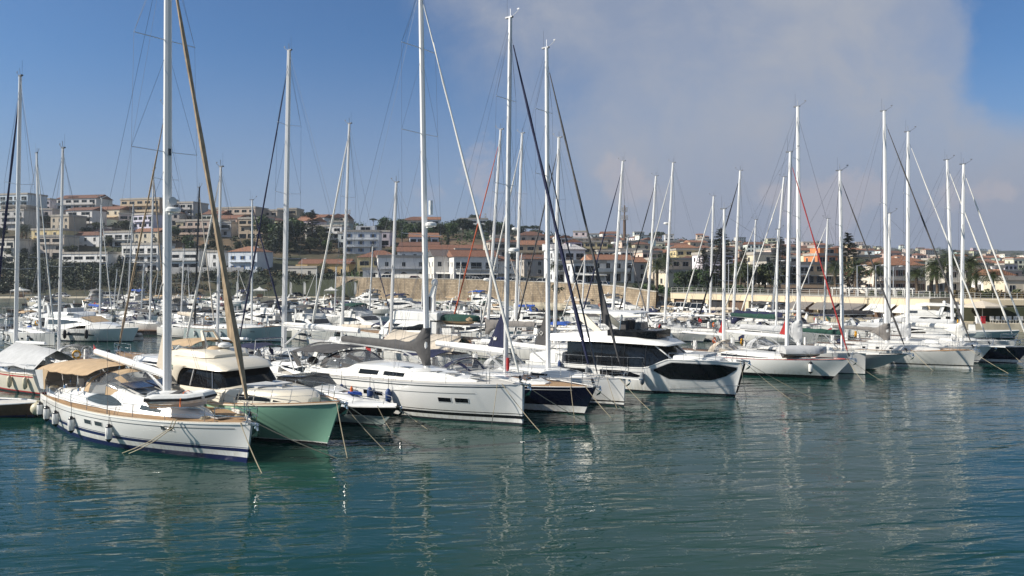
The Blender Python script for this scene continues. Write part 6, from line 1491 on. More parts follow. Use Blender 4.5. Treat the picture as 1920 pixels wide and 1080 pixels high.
# ------------------------------------------------------------------ buildings
WHITE_, CREAM_, OCHRE, YELLOW, PINK, GREYW, STONE_, BLUEW = (.80, .79, .77), (.70, .62, .48), (.52, .36, .16), (.66, .54, .30), (.58, .42, .34), (.50, .49, .48), (.50, .43, .34), (.55, .63, .70)
TILE, TILE2, TILE3, SLATE, FLAT_ = (.235, .115, .075), (.165, .085, .06), (.33, .165, .10), (.12, .12, .125), (.40, .37, .33)
WIN = {}
def win_mesh(w, h, kind):
    key = (round(w, 2), round(h, 2), kind)
    if key in WIN: return WIN[key]
    mb = MB()
    if kind == 'arch':
        n = 8; pts = [(-w / 2, 0)] + [(-w / 2 * cos(pi * i / n), h - w / 2 + w / 2 * sin(pi * i / n)) for i in range(n + 1)] + [(w / 2, 0)]
        mb.add([(x, -.04, z) for x, z in pts], [tuple(range(len(pts)))], 0)
        k = w / 2 + .12; p2 = [(-k, 0)] + [(-k * cos(pi * i / n), h - w / 2 + k * sin(pi * i / n)) for i in range(n + 1)] + [(k, 0)]
        mb.add([(x, -.02, z) for x, z in p2], [tuple(range(len(p2)))], 1)
    else:
        mb.box((0, -.01, h / 2), (w + .14, .06, h + .14), m=1)
        mb.box((0, -.03, h / 2), (w, .06, h), m=0)
        mb.box((0, -.065, h / 2), (.05, .02, h), m=1)
        if kind == 'shut':
            for sx in (-1, 1): mb.box((sx * (w / 2 + .07 + w * .24), -.05, h / 2), (w * .46, .05, h), m=2)
        if kind == 'door': mb.box((0, -.07, h * .5), (w, .02, .06), m=1)
        mb.box((0, -.07, -.05), (w + .3, .18, .07), m=1)
    me = mb.build('window', [M['glass'], M['winframe'], M['shutter']], None, flat=True)
    WIN[key] = me; return me
WINUSED = set()
def put_win(root, w, h, x, y, z, rz, kind='plain', name='window', color=None):
    src = win_mesh(w, h, kind)
    if src.name in WINUSED: o = src.copy(); COL.objects.link(o)
    else: o = src; WINUSED.add(src.name)
    o.parent = root; o.location = (x, y, z); o.rotation_euler = (0, 0, rz)
    if name != 'window' and o.name.split('.')[0] != name: o.name = name
    if color: o.color = (*color, 1)
    return o

def house(label, px, z, w, d, fl=2, rz=0.0, col=WHITE_, roof='gable', rc=TILE, base=None, fh=3.0, nwin=None, wkind='plain', shut=(.08, .16, .34), balcony=False, arches=0, awning=None, name='house', cat='house', side=True, wing=None, lod=1, lift=0.0, group=None, pent=None, garage=False, solar=False, chimney=True):
    """a house facing the harbour: px/z place the middle of its front, w x d its plan, fl storeys"""
    if px < 660: rz -= .24
    if px > 1000: w, d, fh = w * .78, d * .8, fh * .92
    x0 = PX(px, z); g = (ground(px, z) if base is None else base) + lift
    root = thing(name, label, cat, (x0, z, g), rz, group)
    hh = fl * fh + .3
    mb = MB(); mb.box((0, d / 2, hh / 2 - 1.2), (w, d, hh + 2.4))
    if wing: mb.box((wing[0], wing[1] / 2 - .8, wing[2] / 2 - 1.2), (wing[3], wing[1], wing[2] + 2.4))
    if lod == 2:
        nn = nwin or max(2, int(w / 3.0))
        for f in range(fl):
            lg = (int(w * 7) + f) % (2 if px < 900 else 3) == 0  # some floors get wide dark panes that stand for the shadow under balconies
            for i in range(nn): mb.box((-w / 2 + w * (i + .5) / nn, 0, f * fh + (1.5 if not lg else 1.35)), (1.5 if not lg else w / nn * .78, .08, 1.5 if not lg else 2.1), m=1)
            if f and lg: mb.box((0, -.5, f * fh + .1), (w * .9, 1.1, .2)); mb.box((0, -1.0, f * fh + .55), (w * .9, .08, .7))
            for i in range(max(1, int(d / 4))): mb.box((-w / 2, d * (i + .5) / max(1, int(d / 4)), f * fh + 1.5), (.08, 1.0, 1.3), m=1)
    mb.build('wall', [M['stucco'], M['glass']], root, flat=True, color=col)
    ov = .45
    if roof == 'gable':
        rh = min(w, d) * .20; mb = MB(); a, b = w / 2 + ov, ov
        ridge_x = w >= d
        if ridge_x: P = [(-a, -b, hh), (a, -b, hh), (a, d + b, hh), (-a, d + b, hh), (-a, d / 2, hh + rh), (a, d / 2, hh + rh)]; f = [(0, 1, 5, 4), (2, 3, 4, 5), (1, 2, 5), (3, 0, 4), (3, 2, 1, 0)]
        else: P = [(-a, -b, hh), (a, -b, hh), (a, d + b, hh), (-a, d + b, hh), (0, -b, hh + rh), (0, d + b, hh + rh)]; f = [(0, 4, 5, 3), (1, 2, 5, 4), (0, 1, 4), (2, 3, 5), (3, 2, 1, 0)]
        mb.add([(p[0], p[1], p[2] + .01) for p in P], f)
        if lod < 2: mb.tube([P[4], P[5]], .14, 5)
        R_ = mb.build('roof', M['rooftile'], root, flat=True, color=rc)
    elif roof == 'hip':
        rh = min(w, d) * .22; a, b = w / 2 + ov, ov; k = min(w, d) / 2; mb = MB()
        P = [(-a, -b, hh), (a, -b, hh), (a, d + b, hh), (-a, d + b, hh), (-max(w / 2 - k, .1), d / 2, hh + rh), (max(w / 2 - k, .1), d / 2, hh + rh)]
        mb.add([(p[0], p[1], p[2] + .01) for p in P], [(0, 1, 5, 4), (2, 3, 4, 5), (1, 2, 5), (3, 0, 4), (3, 2, 1, 0)])
        R_ = mb.build('roof', M['rooftile'], root, flat=True, color=rc)
    elif roof == 'shed':
        mb = MB(); a, b = w / 2 + ov, ov; rh = d * .22
        P = [(-a, -b, hh), (a, -b, hh), (a, d + b, hh + rh), (-a, d + b, hh + rh), (-a, -b, hh - .2), (a, -b, hh - .2), (a, d + b, hh - .2), (-a, d + b, hh - .2)]
        mb.add(P, [(0, 1, 2, 3), (4, 5, 1, 0), (5, 6, 2, 1), (7, 4, 0, 3), (6, 7, 3, 2)]); R_ = mb.build('roof', M['rooftile'], root, flat=True, color=rc)
    else:
        mb = MB(); mb.box((0, d / 2, hh + .08), (w + .5, d + .5, .28))
        for sx, sy, lx, ly in ((0, -.1, w + .5, .2), (0, d + .1, w + .5, .2), (-w / 2 - .15, d / 2, .2, d), (w / 2 + .15, d / 2, .2, d)): mb.box((sx, sy, hh + .5), (lx, ly, .6))
        R_ = mb.build('roof', M['stucco'], root, flat=True, color=FLAT_ if rc in (TILE, TILE2, TILE3) else rc)
    if chimney and lod < 2 and roof != 'flat':
        mb = MB(); mb.box((w * .22, d * .55, hh + 1.1), (.6, .6, 1.6)); mb.box((w * .22, d * .55, hh + 1.95), (.8, .8, .15)); mb.build('chimney', M['stucco'], R_, flat=True, color=col)
    if solar:
        mb = MB(); a = atan2(min(w, d) * .2, d / 2)
        for i in range(3): mb.box((-w * .25 + i * 2.2, d * .2, hh + d * .2 * math.tan(a) + .22), (1.9, 2.4, .06))
        mb.build('solar_panel', M['solar'], R_, flat=True)
    if pent:
        mb = MB(); mb.box((pent[0], d * .55, hh + pent[2] / 2), (pent[1], d * .7, pent[2])); mb.build('penthouse', M['stucco'], root, flat=True, color=col)
        put_win(root, pent[1] * .5, pent[2] * .55, pent[0], d * .2, hh + pent[2] * .25, 0)
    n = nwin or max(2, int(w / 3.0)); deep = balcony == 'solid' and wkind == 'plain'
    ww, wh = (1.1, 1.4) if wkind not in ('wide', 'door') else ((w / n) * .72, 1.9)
    if deep: ww, wh = round(w / n * .62, 1), 2.1  # broad dark panes imitate the shade inside deep loggias
    if wkind == 'door': ww, wh = 1.2, 2.1
    if lod < 2:
        for f in range(fl):
            zz = f * fh + (.9 if wkind not in ('wide', 'door') and not deep else .35)
            for i in range(n):
                xx = -w / 2 + w * (i + .5) / n
                if arches and f == 0: put_win(root, min(w / n * .7, 2.4), 2.4, xx, 0, .2, 0, 'arch'); continue
                if garage and f == 0 and i == 0: put_win(root, 2.4, 2.2, xx, 0, .1, 0, 'plain', 'garage_door'); continue
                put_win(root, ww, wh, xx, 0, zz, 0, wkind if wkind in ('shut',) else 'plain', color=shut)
            if side:
                m2 = max(1, int(d / 4))
                for i in range(m2):
                    put_win(root, 1.0, 1.35, -w / 2, d * (i + .5) / m2, f * fh + .95, -pi / 2, 'shut' if wkind == 'shut' else 'plain', color=shut)
                    if px > 900: pass
        if balcony:
            for f in range(1, fl):
                mb = MB(); mb.box((0, -.65, f * fh - .02), (w * .92, 1.3, .18)); bl = mb.build('balcony', M['stucco'], root, flat=True, color=col)
                mb = MB()
                if balcony == 'solid': mb.box((0, -1.26, f * fh + .5), (w * .92, .1, .9))
                else:
                    mb.box((0, -1.26, f * fh + .98), (w * .92, .06, .06)); k = int(w * .92 / .35)
                    for i in range(k + 1): mb.box((-w * .46 + w * .92 * i / k, -1.26, f * fh + .52), (.03, .03, .9))
                mb.build('balcony_rail', M['railing'] if balcony != 'solid' else M['stucco'], bl, flat=True, color=col)
        if awning:
            mb = MB(); mb.sheet([[(-w * .46, -.02, 2.9), (w * .46, -.02, 2.9)], [(-w * .46, -2.0, 2.3), (w * .46, -2.0, 2.3)]], .04); mb.build('awning', awning, root, flat=True)
    return root

# -- waterfront houses and the slope, from the scrubby bank along the sea wall road
house('white terraced villa with long glazed front above the scrubby bank', 158, 296, 22, 10, 2, 0, WHITE_, 'flat', balcony='solid', wkind='wide', nwin=4, lift=1.0)
house('white modern villa with tall glazed bays above the brown bank', 262, 296, 17, 10, 3, 0, WHITE_, 'flat', balcony='rail', wkind='wide', nwin=3, fh=3.4)
house('white cubic villa with grey glazing next to the black mast', 340, 294, 15, 10, 2, .08, WHITE_, 'flat', wkind='wide', nwin=2, fh=3.6, balcony='solid')
house('small white annex beside the blue-shuttered house', 402, 292, 7, 7, 2, 0, WHITE_, 'flat', wkind='plain', nwin=1)
house('white two-storey house with blue shutters and orange hipped roof', 455, 284, 13, 10, 2, -.06, (.62, .67, .74), 'hip', TILE3, wkind='shut', shut=(.03, .14, .42), nwin=3, balcony='rail', fh=3.7)
house('ochre villa with shuttered windows and flat roof terraces', 85, 322, 14, 11, 4, .05, YELLOW, 'flat', balcony='rail', nwin=3, lift=-3)
house('stone faced apartment house behind the palms', 112, 336, 10, 10, 4, 0, STONE_, 'flat', nwin=3, lift=-2)
house('white house with two big arches and upper terrace on the slope', 148, 352, 15, 9, 3, 0, (.68, .66, .64), 'gable', TILE2, arches=2, nwin=2, balcony='solid')
house('long low house with dark red hipped roof on the slope', 152, 328, 19, 9, 2, 0, WHITE_, 'hip', TILE2, nwin=4, lift=-2)
house('apartment block with solar panels on its red roof at the ridge', 143, 392, 24, 12, 3, .05, (.62, .60, .58), 'gable', TILE2, balcony='solid', wkind='plain', nwin=5, solar=True, lift=1)
house('blue-grey glazed apartment block at the edge of the ridge', 25, 382, 18, 12, 3, 0, BLUEW, 'flat', balcony='rail', wkind='wide', nwin=4, lift=2)
house('grey-white house with round arches below the glazed block', 22, 352, 14, 10, 3, 0, GREYW, 'flat', arches=2, nwin=2, balcony='solid')
house('low white house among the trees at the foot of the slope', 12, 318, 9, 8, 2, 0, WHITE_, 'flat', nwin=2, balcony='rail')
house('house with long orange tiled roof beside the brown apartment block', 195, 368, 18, 10, 2, 0, CREAM_, 'gable', TILE, nwin=4, awning=M['tan'])
house('brown five-storey apartment block with deep balconies', 262, 372, 24, 13, 4, -.05, (.48, .38, .26), 'flat', TILE2, balcony='solid', nwin=5, lift=-1)
house('cream villa with small gabled upper floor above the modern white villas', 272, 322, 13, 9, 2, 0, CREAM_, 'gable', TILE3, nwin=3, lift=1)
house('pale house with glass balcony rails on the slope', 222, 325, 15, 9, 2, 0, (.66, .66, .66), 'flat', balcony='rail', wkind='wide', nwin=3)
house('stepped grey apartment house below the ridge', 330, 376, 20, 12, 4, 0, GREYW, 'flat', balcony='solid', nwin=5, lift=-2)
house('white house with low red roof on the ridge', 366, 398, 17, 9, 2, 0, (.62, .68, .76), 'hip', TILE, nwin=4, wkind='wide')
house('pinkish tan house with overgrown terraces under the ridge', 370, 342, 19, 10, 3, 0, (.47, .37, .31), 'flat', TILE, balcony='solid', nwin=5, lift=-2)
house('terraced brick house with brown roof behind the small white annex', 420, 350, 14, 10, 3, 0, (.45, .32, .25), 'gable', TILE, balcony='solid', nwin=3, lift=-2)
house('long brown apartment terrace with deep balconies on the ridge', 437, 385, 26, 12, 4, .0, (.52, .42, .34), 'flat', balcony='solid', nwin=6, lift=-3)
house('second brown apartment terrace with deep balconies continuing the ridge', 487, 392, 20, 12, 3, .05, (.54, .45, .36), 'flat', balcony='solid', nwin=5, lift=-1)
house('small grey service building on the bank beside the thick white mast', 566, 272, 12, 6, 1, 0, (.50, .48, .44), 'flat', wkind='plain', nwin=2)
house('small ochre house with arched window and terracotta roof', 607, 277, 19, 9, 1, .18, (.60, .43, .20), 'gable', TILE, nwin=4, fh=4.2, wkind='door', wing=(-8.2, 3.5, 4.2, 4.5))
house('white villa group on the slope among pines', 606, 340, 18, 10, 3, .05, WHITE_, 'flat', balcony='solid', nwin=4, lift=-2)
house('white house at the crest behind the pines', 585, 388, 14, 9, 2, 0, WHITE_, 'gable', TILE, nwin=3, balcony='rail')
house('house with red gabled roof at the crest beside the leaning mast', 625, 396, 13, 9, 2, 0, CREAM_, 'gable', TILE, nwin=3, balcony='solid')
house('blue-windowed white house with dark balconies on the slope', 677, 312, 15, 10, 3, .06, (.66, .68, .70), 'flat', balcony='rail', nwin=3, wkind='shut', shut=(.05, .16, .40), pent=(1.5, 8, 2.6))
house('yellow round-fronted house with wide orange hipped roof', 710, 262, 15, 12, 2, .10, YELLOW, 'hip', TILE, balcony='solid', nwin=3, fh=3.6)
house('white two-storey house with awning and ground floor arches', 757, 250, 17, 9, 2, .22, (.72, .71, .70), 'flat', arches=3, nwin=3, awning=None, fh=3.6, balcony='rail')
house('pale gatehouse with dark doorway by the wall road', 700, 250, 7, 4, 1, .15, (.68, .68, .66), 'flat', nwin=1, garage=True)
house('long pale house with red roof behind the arched white house', 800, 282, 22, 10, 2, .1, WHITE_, 'gable', TILE, nwin=5)
house('white twin house with gable front, shop awnings and grey roof', 846, 234, 11, 11, 2, .28, (.74, .71, .66), 'gable', SLATE, nwin=3, fh=3.8, awning=M['whitecloth'], wkind='plain')
house('grey-windowed white house with sunblind joined to the twin house', 893, 228, 14, 11, 2, .28, (.66, .65, .63), 'gable', TILE, nwin=3, fh=3.7, awning=M['whitecloth'], wkind='wide', balcony='rail')
house('ochre-roofed house high on the crest beyond the trees', 775, 400, 13, 10, 2, .1, (.58, .50, .38), 'hip', TILE2, nwin=3, balcony='solid')
house('white house with steep gable on the crest', 800, 408, 15, 9, 2, .1, WHITE_, 'gable', TILE3, nwin=3, balcony='solid')
house('long low red-roofed row in the middle of the slope', 858, 300, 26, 9, 2, 0, CREAM_, 'gable', TILE, nwin=6, lift=-1)
house('house with low brown roof and white chimney on the slope', 785, 305, 16, 9, 2, 0, PINK, 'gable', TILE2, nwin=4, lift=-1)
house('round white villa on the crest by the lone tree', 888, 430, 16, 10, 2, 0, WHITE_, 'flat', balcony='solid', nwin=3)
house('white house with red hipped roof near the palm on the wall road', 932, 236, 12, 10, 2, .25, (.70, .69, .67), 'hip', TILE, nwin=3, awning=M['whitecloth'])
house('tan villa with orange gable roof and round balcony on the slope', 985, 320, 20, 11, 2, .1, (.60, .47, .32), 'gable', TILE3, balcony='solid', nwin=4)
house('low house with red roof by the parked cars', 1012, 252, 14, 10, 2, .2, (.46, .42, .38), 'gable', TILE2, nwin=3)
house('white glazed stepped house with tall sloping front', 1068, 224, 13, 11, 3, .3, (.70, .72, .74), 'shed', (.62, .63, .64), wkind='wide', nwin=3, fh=3.5, balcony='rail')
house('white shop house with wide awning on the wall road', 1106, 214, 13, 9, 2, .3, (.66, .67, .68), 'flat', wkind='wide', nwin=3, awning=M['whitecloth'])
house('white villa with bright orange roof and portico', 1150, 216, 17, 10, 2, .28, (.72, .70, .66), 'gable', TILE3, nwin=4, wkind='door', balcony='solid', fh=3.4)
house('brown-grey house with orange gable behind the portico villa', 1185, 226, 13, 10, 2, .28, (.45, .40, .36), 'gable', TILE3, nwin=3)
house('white apartment house with vaulted white roof on the hill', 1075, 370, 24, 12, 3, .05, CREAM_, 'flat', balcony='solid', nwin=5, rc=(.7, .7, .69))
house('yellow apartment house with small square windows on the hill', 1112, 352, 18, 11, 4, .05, YELLOW, 'flat', nwin=5, balcony='solid', lift=-3)
house('grey slab house beside the yellow apartment house', 1062, 345, 16, 10, 3, 0, GREYW, 'flat', balcony='solid', nwin=4, lift=-2)
house('wide flat-roofed concrete building on the hill beyond the tower', 1165, 355, 30, 12, 2, .1, (.60, .55, .46), 'flat', nwin=7)
house('cream house with two bands of windows below the antenna tower', 1195, 300, 20, 11, 3, .15, CREAM_, 'flat', balcony='solid', nwin=5, lift=-2)
house('beige terraced building with long balconies near the date palms', 1268, 250, 22, 11, 3, .25, (.58, .50, .40), 'flat', balcony='solid', nwin=5, lift=-2)
house('yellow house with flat roof terraces above the date palms', 1300, 330, 20, 11, 3, .1, YELLOW, 'flat', balcony='solid', nwin=4)
house('pale wall-like house behind the monkey puzzle pines', 1290, 205, 16, 9, 1, .35, CREAM_, 'flat', nwin=3, fh=4)
house('cream house with low tiled roof between the pines', 1420, 250, 18, 10, 2, .15, CREAM_, 'gable', TILE, nwin=4)
house('cream tower-like house with blank wall behind the masts', 1440, 225, 11, 9, 3, .2, (.66, .58, .44), 'flat', nwin=1, balcony=False)
house('long white villa with balconies behind the pergola', 1478, 215, 18, 10, 2, .25, WHITE_, 'flat', balcony='rail', nwin=4, wkind='wide')
house('orange painted apartment house behind the red forestay', 1560, 250, 14, 10, 3, .2, (.62, .24, .10), 'flat', nwin=3, balcony='solid', pent=(0, 7, 2.6))
house('cream house with peach awnings near the tall pine', 1545, 225, 16, 9, 2, .25, (.66, .50, .32), 'flat', balcony='solid', nwin=4, awning=M['beige'])
house('tan boxy house beside the tall pine', 1625, 262, 14, 10, 3, .2, (.58, .48, .30), 'flat', nwin=3)
house('villa with wide orange roofs, white columns and brown shutters', 1688, 168, 17, 10, 2, .22, (.72, .66, .58), 'hip', TILE3, balcony='rail', nwin=5, wkind='shut', shut=(.16, .06, .03), fh=3.4)
house('upper storey house with orange roof behind the columned villa', 1705, 190, 12, 10, 3, .2, (.70, .66, .62), 'hip', TILE3, nwin=4, lift=-1)
house('small orange-roofed chapel with white bell gable', 1628, 172, 7, 8, 1, .2, (.55, .52, .48), 'gable', TILE3, nwin=2, fh=4.2)
house('white gabled house with open veranda behind the last palms', 1876, 165, 8, 12, 1, -.05, WHITE_, 'gable', TILE3, nwin=3, fh=4.4, wkind='door')
house('grey and cream house with stepped terraces by the last palms', 1815, 172, 13, 10, 2, .05, (.55, .52, .46), 'flat', nwin=3, balcony='rail')
house('low cream house beyond the white gabled house', 1925, 158, 12, 9, 1, 0, CREAM_, 'flat', nwin=3, fh=3.4)
house('white house with barrel terrace railing on the flat ground beyond the palms', 1850, 235, 15, 10, 2, .1, (.68, .64, .56), 'flat', nwin=4, balcony='rail')

# -- the town further up, told apart by colour, roof and where they sit
cols = [('white', WHITE_), ('white', WHITE_), ('cream', CREAM_), ('pale yellow', (.62, .54, .38)), ('pale pink', (.56, .44, .37)), ('grey', (.52, .50, .47)), ('tan', (.50, .43, .34)), ('white', (.70, .69, .66))]
COLS_L = [('white', (.74, .73, .71)), ('white', (.70, .69, .67)), ('white', (.64, .63, .61)), ('brown', (.42, .33, .26)), ('grey', (.52, .51, .49)), ('tan', (.54, .46, .36)), ('cream', (.66, .59, .47))]
BAND = [(300, 380, 'low'), (380, 440, 'halfway up'), (440, 520, 'higher'), (520, 640, 'high up'), (640, 800, 'far up'), (800, 1000, 'near the skyline'), (1000, 1500, 'on the plain')]
TOWNMARK = [(60, 'by the glazed block'), (120, 'by the stone faced house'), (200, 'by the arched house'), (290, 'by the brown apartments'), (400, 'by the pink house'), (520, 'by the brown terrace'), (650, 'by the skyline pines'), (760, 'above the yellow house'), (880, 'above the twin house'), (1000, 'above the parked cars'), (1060, 'above the white glazed house'), (1110, 'behind the yellow apartments'), (1170, 'just before the antenna tower'), (1230, 'past the antenna tower'), (1290, 'above the date palms'), (1350, 'by the first tall pine'), (1410, 'between the two tall pines'), (1470, 'above the pergola end'), (1530, 'behind the pergola villa'), (1600, 'above the orange house'), (1670, 'above the chapel'), (1740, 'above the columned villa'), (1800, 'past the columned villa'), (1860, 'above the last palms'), (2400, 'at the town end')]
HUSED = {}
def far_house(px, z, n):
    cn, cc = RND.choice(cols if px > 900 else COLS_L); rt = RND.choice(['flat', 'flat', 'flat', 'flat', 'gable', 'hip'] if px < 1000 else ['flat', 'flat', 'flat', 'gable', 'hip']); rcn, rc_ = RND.choice([('orange', TILE3), ('red', TILE), ('brown', TILE2)]); fl = RND.choice([1, 2, 2, 3])
    band = next((b[2] for b in BAND if b[0] <= z < b[1]), 'on the plain')
    lab = f'{cn} {["one", "two", "three"][fl - 1]}-storey house with ' + ('flat roof' if rt == 'flat' else f'{rcn} {rt}ped roof'.replace('gableped', 'gabled').replace('hipped', 'hipped')) + f' {band} {interp_name(TOWNMARK, px)}'
    HUSED[lab] = HUSED.get(lab, 0) + 1
    if HUSED[lab] > 1: lab += f', {RN[HUSED[lab] - 1]} such'
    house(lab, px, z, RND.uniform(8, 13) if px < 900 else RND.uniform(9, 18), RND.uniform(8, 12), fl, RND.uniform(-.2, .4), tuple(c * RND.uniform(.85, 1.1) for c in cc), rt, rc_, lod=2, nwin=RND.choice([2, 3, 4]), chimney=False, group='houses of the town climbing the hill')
n = 0
for z, p0, p1, gap in ((345, 1130, 1620, 22), (385, 1010, 1880, 20), (425, 1040, 1930, 20), (470, 1050, 1930, 18), (520, 1070, 1930, 17), (580, 1090, 1940, 17), (650, 1120, 1940, 18), (740, 1160, 1930, 22), (850, 1220, 1930, 40), (960, 1300, 1930, 46), (1120, 1650, 1930, 24), (1350, 1600, 1930, 36)):
    px = p0 + RND.uniform(0, 20)
    while px < p1:
        n += 1; zz = z + RND.uniform(-22, 22)
        if RND.random() > (.08 if z < 700 else .25) and n not in HSKIP: far_house(px, zz, n)
        px += 16.5 / z * F * RND.uniform(.62, 1.2) * (1 if z < 700 else 1.5) if gap < 30 else gap * RND.uniform(.6, 1.8)

for z, p0, p1 in ((318, 0, 130), (345, 180, 560), (362, 0, 640), (398, 60, 640), (330, 640, 860), (285, 860, 1030), (345, 930, 1040), (262, 1130, 1260), (240, 1330, 1560), (275, 1180, 1720), (300, 1600, 1900), (325, 1050, 1560), (365, 1020, 1900), (405, 1030, 1930), (500, 1060, 1930), (610, 1080, 1930)):
    px = p0 + RND.uniform(0, 30)
    while px < p1:
        far_house(px, z + RND.uniform(-8, 8), 0); px += (12.5 if px < 900 else 15.5) / z * F * RND.uniform(.95, 1.7)
# -- the low cream harbour building with its arcade, awnings and terrace
d_ = Vector((29, -41)).normalized(); ang = atan2(d_.y, d_.x)
qb = thing('harbour_building', 'long low cream harbour building with openings below and a railed terrace on its roof', 'building', (32, 149, 1.1), ang)
LnB = sqrt(29 ** 2 + 41 ** 2); hb = 2.15
nb = 11; bay = LnB / nb
mb = MB()
mb.box((LnB / 2, 3.7, hb / 2 + .6), (LnB, 6.4, hb + 1.0))                       # inner volume set back half a metre
for i in range(nb + 1): mb.box((clamp(i * bay, .4, LnB - .4), .3, hb / 2 - .2), (.8, .6, hb + .4))
mb.box((LnB / 2, .25, hb + .55), (LnB, .7, 1.1)); mb.build('wall', M['creamwall'], qb, flat=True)
mb = MB(); mb.box((LnB / 2, 3.5, hb + 1.15), (LnB + .3, 7.3, .12)); mb.build('terrace_slab', M['concrete'], qb, flat=True)
for i in range(nb):
    mb = MB(); mb.box((bay * (i + .5), .47, hb / 2 - .05), (bay - .9, .08, hb - .1))
    if i % 3 == 1: mb.box((bay * (i + .5) - .5, .42, hb / 2 - .05), (.06, .06, hb - .1), m=1)
    mb.build('shopfront', [M['dark'] if i % 3 else M['brownwood'], M['winframe']], qb, flat=True)
for i, m_ in ((6, 'midgrey'), (7, 'midgrey'), (8, 'midgrey'), (9, 'whitecloth'), (10, 'whitecloth')):
    mb = MB(); mb.sheet([[(bay * i + .3, -.12, hb + .15), (bay * (i + 1) - .3, -.12, hb + .15)], [(bay * i + .3, -2.4, hb - .75), (bay * (i + 1) - .3, -2.4, hb - .75)]], .05)
    mb.sheet([[(bay * i + .3, -2.4, hb - .75), (bay * (i + 1) - .3, -2.4, hb - .75)], [(bay * i + .3, -2.42, hb - 1.0), (bay * (i + 1) - .3, -2.42, hb - 1.0)]], .02)
    mb.build('awning', M[m_], qb, flat=True)
def railing(root, p0, p1, z, post=1.6, h=1.0, bars=3, name='terrace_railing'):
    mb = MB(); a, b = Vector(p0), Vector(p1); n = max(1, int((b - a).length / post))
    for i in range(n + 1): p = a + (b - a) * i / n; mb.box((p.x, p.y, z + h / 2), (.05, .05, h))
    for k in range(bars): q = z + h * (1 - k / bars) - .03; mb.tube([(a.x, a.y, q), (b.x, b.y, q)], .02, 4)
    return mb.build(name, M['railing'], root, flat=True)
railing(qb, (0, .1), (LnB, .1), hb + 1.21)
railing(qb, (LnB - .1, .1), (LnB - .1, 6.5), hb + 1.21)
# white pergola standing on the terrace
pg = thing('pergola', 'white timber pergola on the terrace above the quay awnings', 'pergola', (32 + d_.x * 33, 149 + d_.y * 33, 3.32), ang)
for i in range(9):
    for y in (3.2, 5.6):
        mb = MB(); mb.box((i * 1.5, y, 1.15), (.14, .14, 2.3)); mb.build('post', M['railing'], pg, flat=True)
mb = MB()
for y in (3.2, 5.6): mb.box((6, y, 2.36), (12.6, .16, .18))
for i in range(17): mb.box((i * .75, 4.4, 2.5), (.08, 3.0, .12))
mb.build('roof_lattice', M['railing'], pg, flat=True)
# second quay building past the gap, its own terrace and umbrella
qb2 = thing('harbour_building', 'cream harbour pavilion with dark glass doors and white roof railing on the quay', 'building', (68, 107.5, 1.1), -.16)
mb = MB(); mb.box((21, 4.2, 1.2), (41, 7.4, 2.4)); mb.box((21, 3.9, 2.75), (42.4, 8.6, .75)); mb.build('wall', M['creamwall'], qb2, flat=True)
for i in range(8):
    mb = MB(); mb.box((5.0 + i * 4.6, .46, 1.1), (3.0, .1, 2.1)); 
    for k in (-.75, .75): mb.box((5.0 + i * 4.6 + k, .40, 1.1), (.06, .06, 2.1), m=1)
    mb.build('glass_door', [M['glass'], M['winframe']], qb2, flat=True)
railing(qb2, (0, -.2), (42, -.2), 3.13); railing(qb2, (0, -.2), (0, 7), 3.13)
gp = thing('shop_annex', 'recessed grey shopfront with two slanting awnings between the harbour buildings', 'building', (60.5, 116.5, 1.1), -.3)
mb = MB(); mb.box((4.5, 1.5, 1.2), (11, 3, 2.9)); mb.build('wall', M['stucco'], gp, flat=True, color=(.16, .16, .17))
for i in range(3):
    mb = MB(); mb.sheet([[(.6 + i * 3, -.1, 2.2), (3.2 + i * 3, -.1, 2.2)], [(.6 + i * 3, -1.8, 1.3), (3.2 + i * 3, -1.8, 1.3)]], .05); mb.build('awning', M['lightgrey'], gp, flat=True)
railing(gp, (0, -.3), (9.5, -.3), 2.75)
um = thing('market_umbrella', 'big cream square umbrella on the quay beside the harbour pavilion', 'umbrella', (PX(1842, 105.2), 105.2, 1.1))
mb = MB(); n_ = 8
top = (0, 0, 3.1); rim = [(2.6 * cos(2 * pi * (i + .5) / n_) * (1.15 if i % 2 else 1.0), 2.6 * sin(2 * pi * (i + .5) / n_), 2.35) for i in range(n_)]
mb.add([top] + rim + [(p[0], p[1], p[2] - .22) for p in rim], [(0, 1 + i, 1 + (i + 1) % n_) for i in range(n_)] + [(1 + i, 1 + n_ + i, 1 + n_ + (i + 1) % n_, 1 + (i + 1) % n_) for i in range(n_)]); mb.build('canopy', M['beige'], um, flat=True)
mb = MB(); mb.tube([(0, 0, 0), (0, 0, 3.1)], .05, 6); mb.build('pole', M['railing'], um); mb = MB(); mb.box((0, 0, .06), (.9, .9, .12)); mb.build('base', M['concrete'], um)
for i, (px, z, c, nm) in enumerate(((1842, 102.6, (.6, .02, .02), 'red'), (1834, 102.7, (.7, .7, .7), 'white'))):
    o = MB().box((0, 0, .45), (.6, .5, .9), top=.9).box((0, 0, .95), (.64, .54, .1)).build('vending_bin', M['carpaint'], None, color=c, loc=(PX(px, z), z, 1.1), angle=30); tag(o, f'{nm} box-shaped bin standing on the quay edge by the umbrella', 'bin')
for i in range(6):
    px = 1862 + i * 11; z = 103.5
    o = MB().box((0, 0, .42), (.55, .55, .06)).box((0, .26, .7), (.55, .06, .5)).box((-.22, -.2, .2), (.05, .05, .4)).box((.22, -.2, .2), (.05, .05, .4)).box((-.22, .22, .2), (.05, .05, .4)).box((.22, .22, .2), (.05, .05, .4))
    o = o.build('cafe_chair', M['railing'], None, flat=True, loc=(PX(px, z), z, 1.1)); tag(o, f'white cafe chair before the glass doors of the pavilion, {RN[i]} from the umbrella', 'chair', 'white cafe chairs in front of the pavilion')

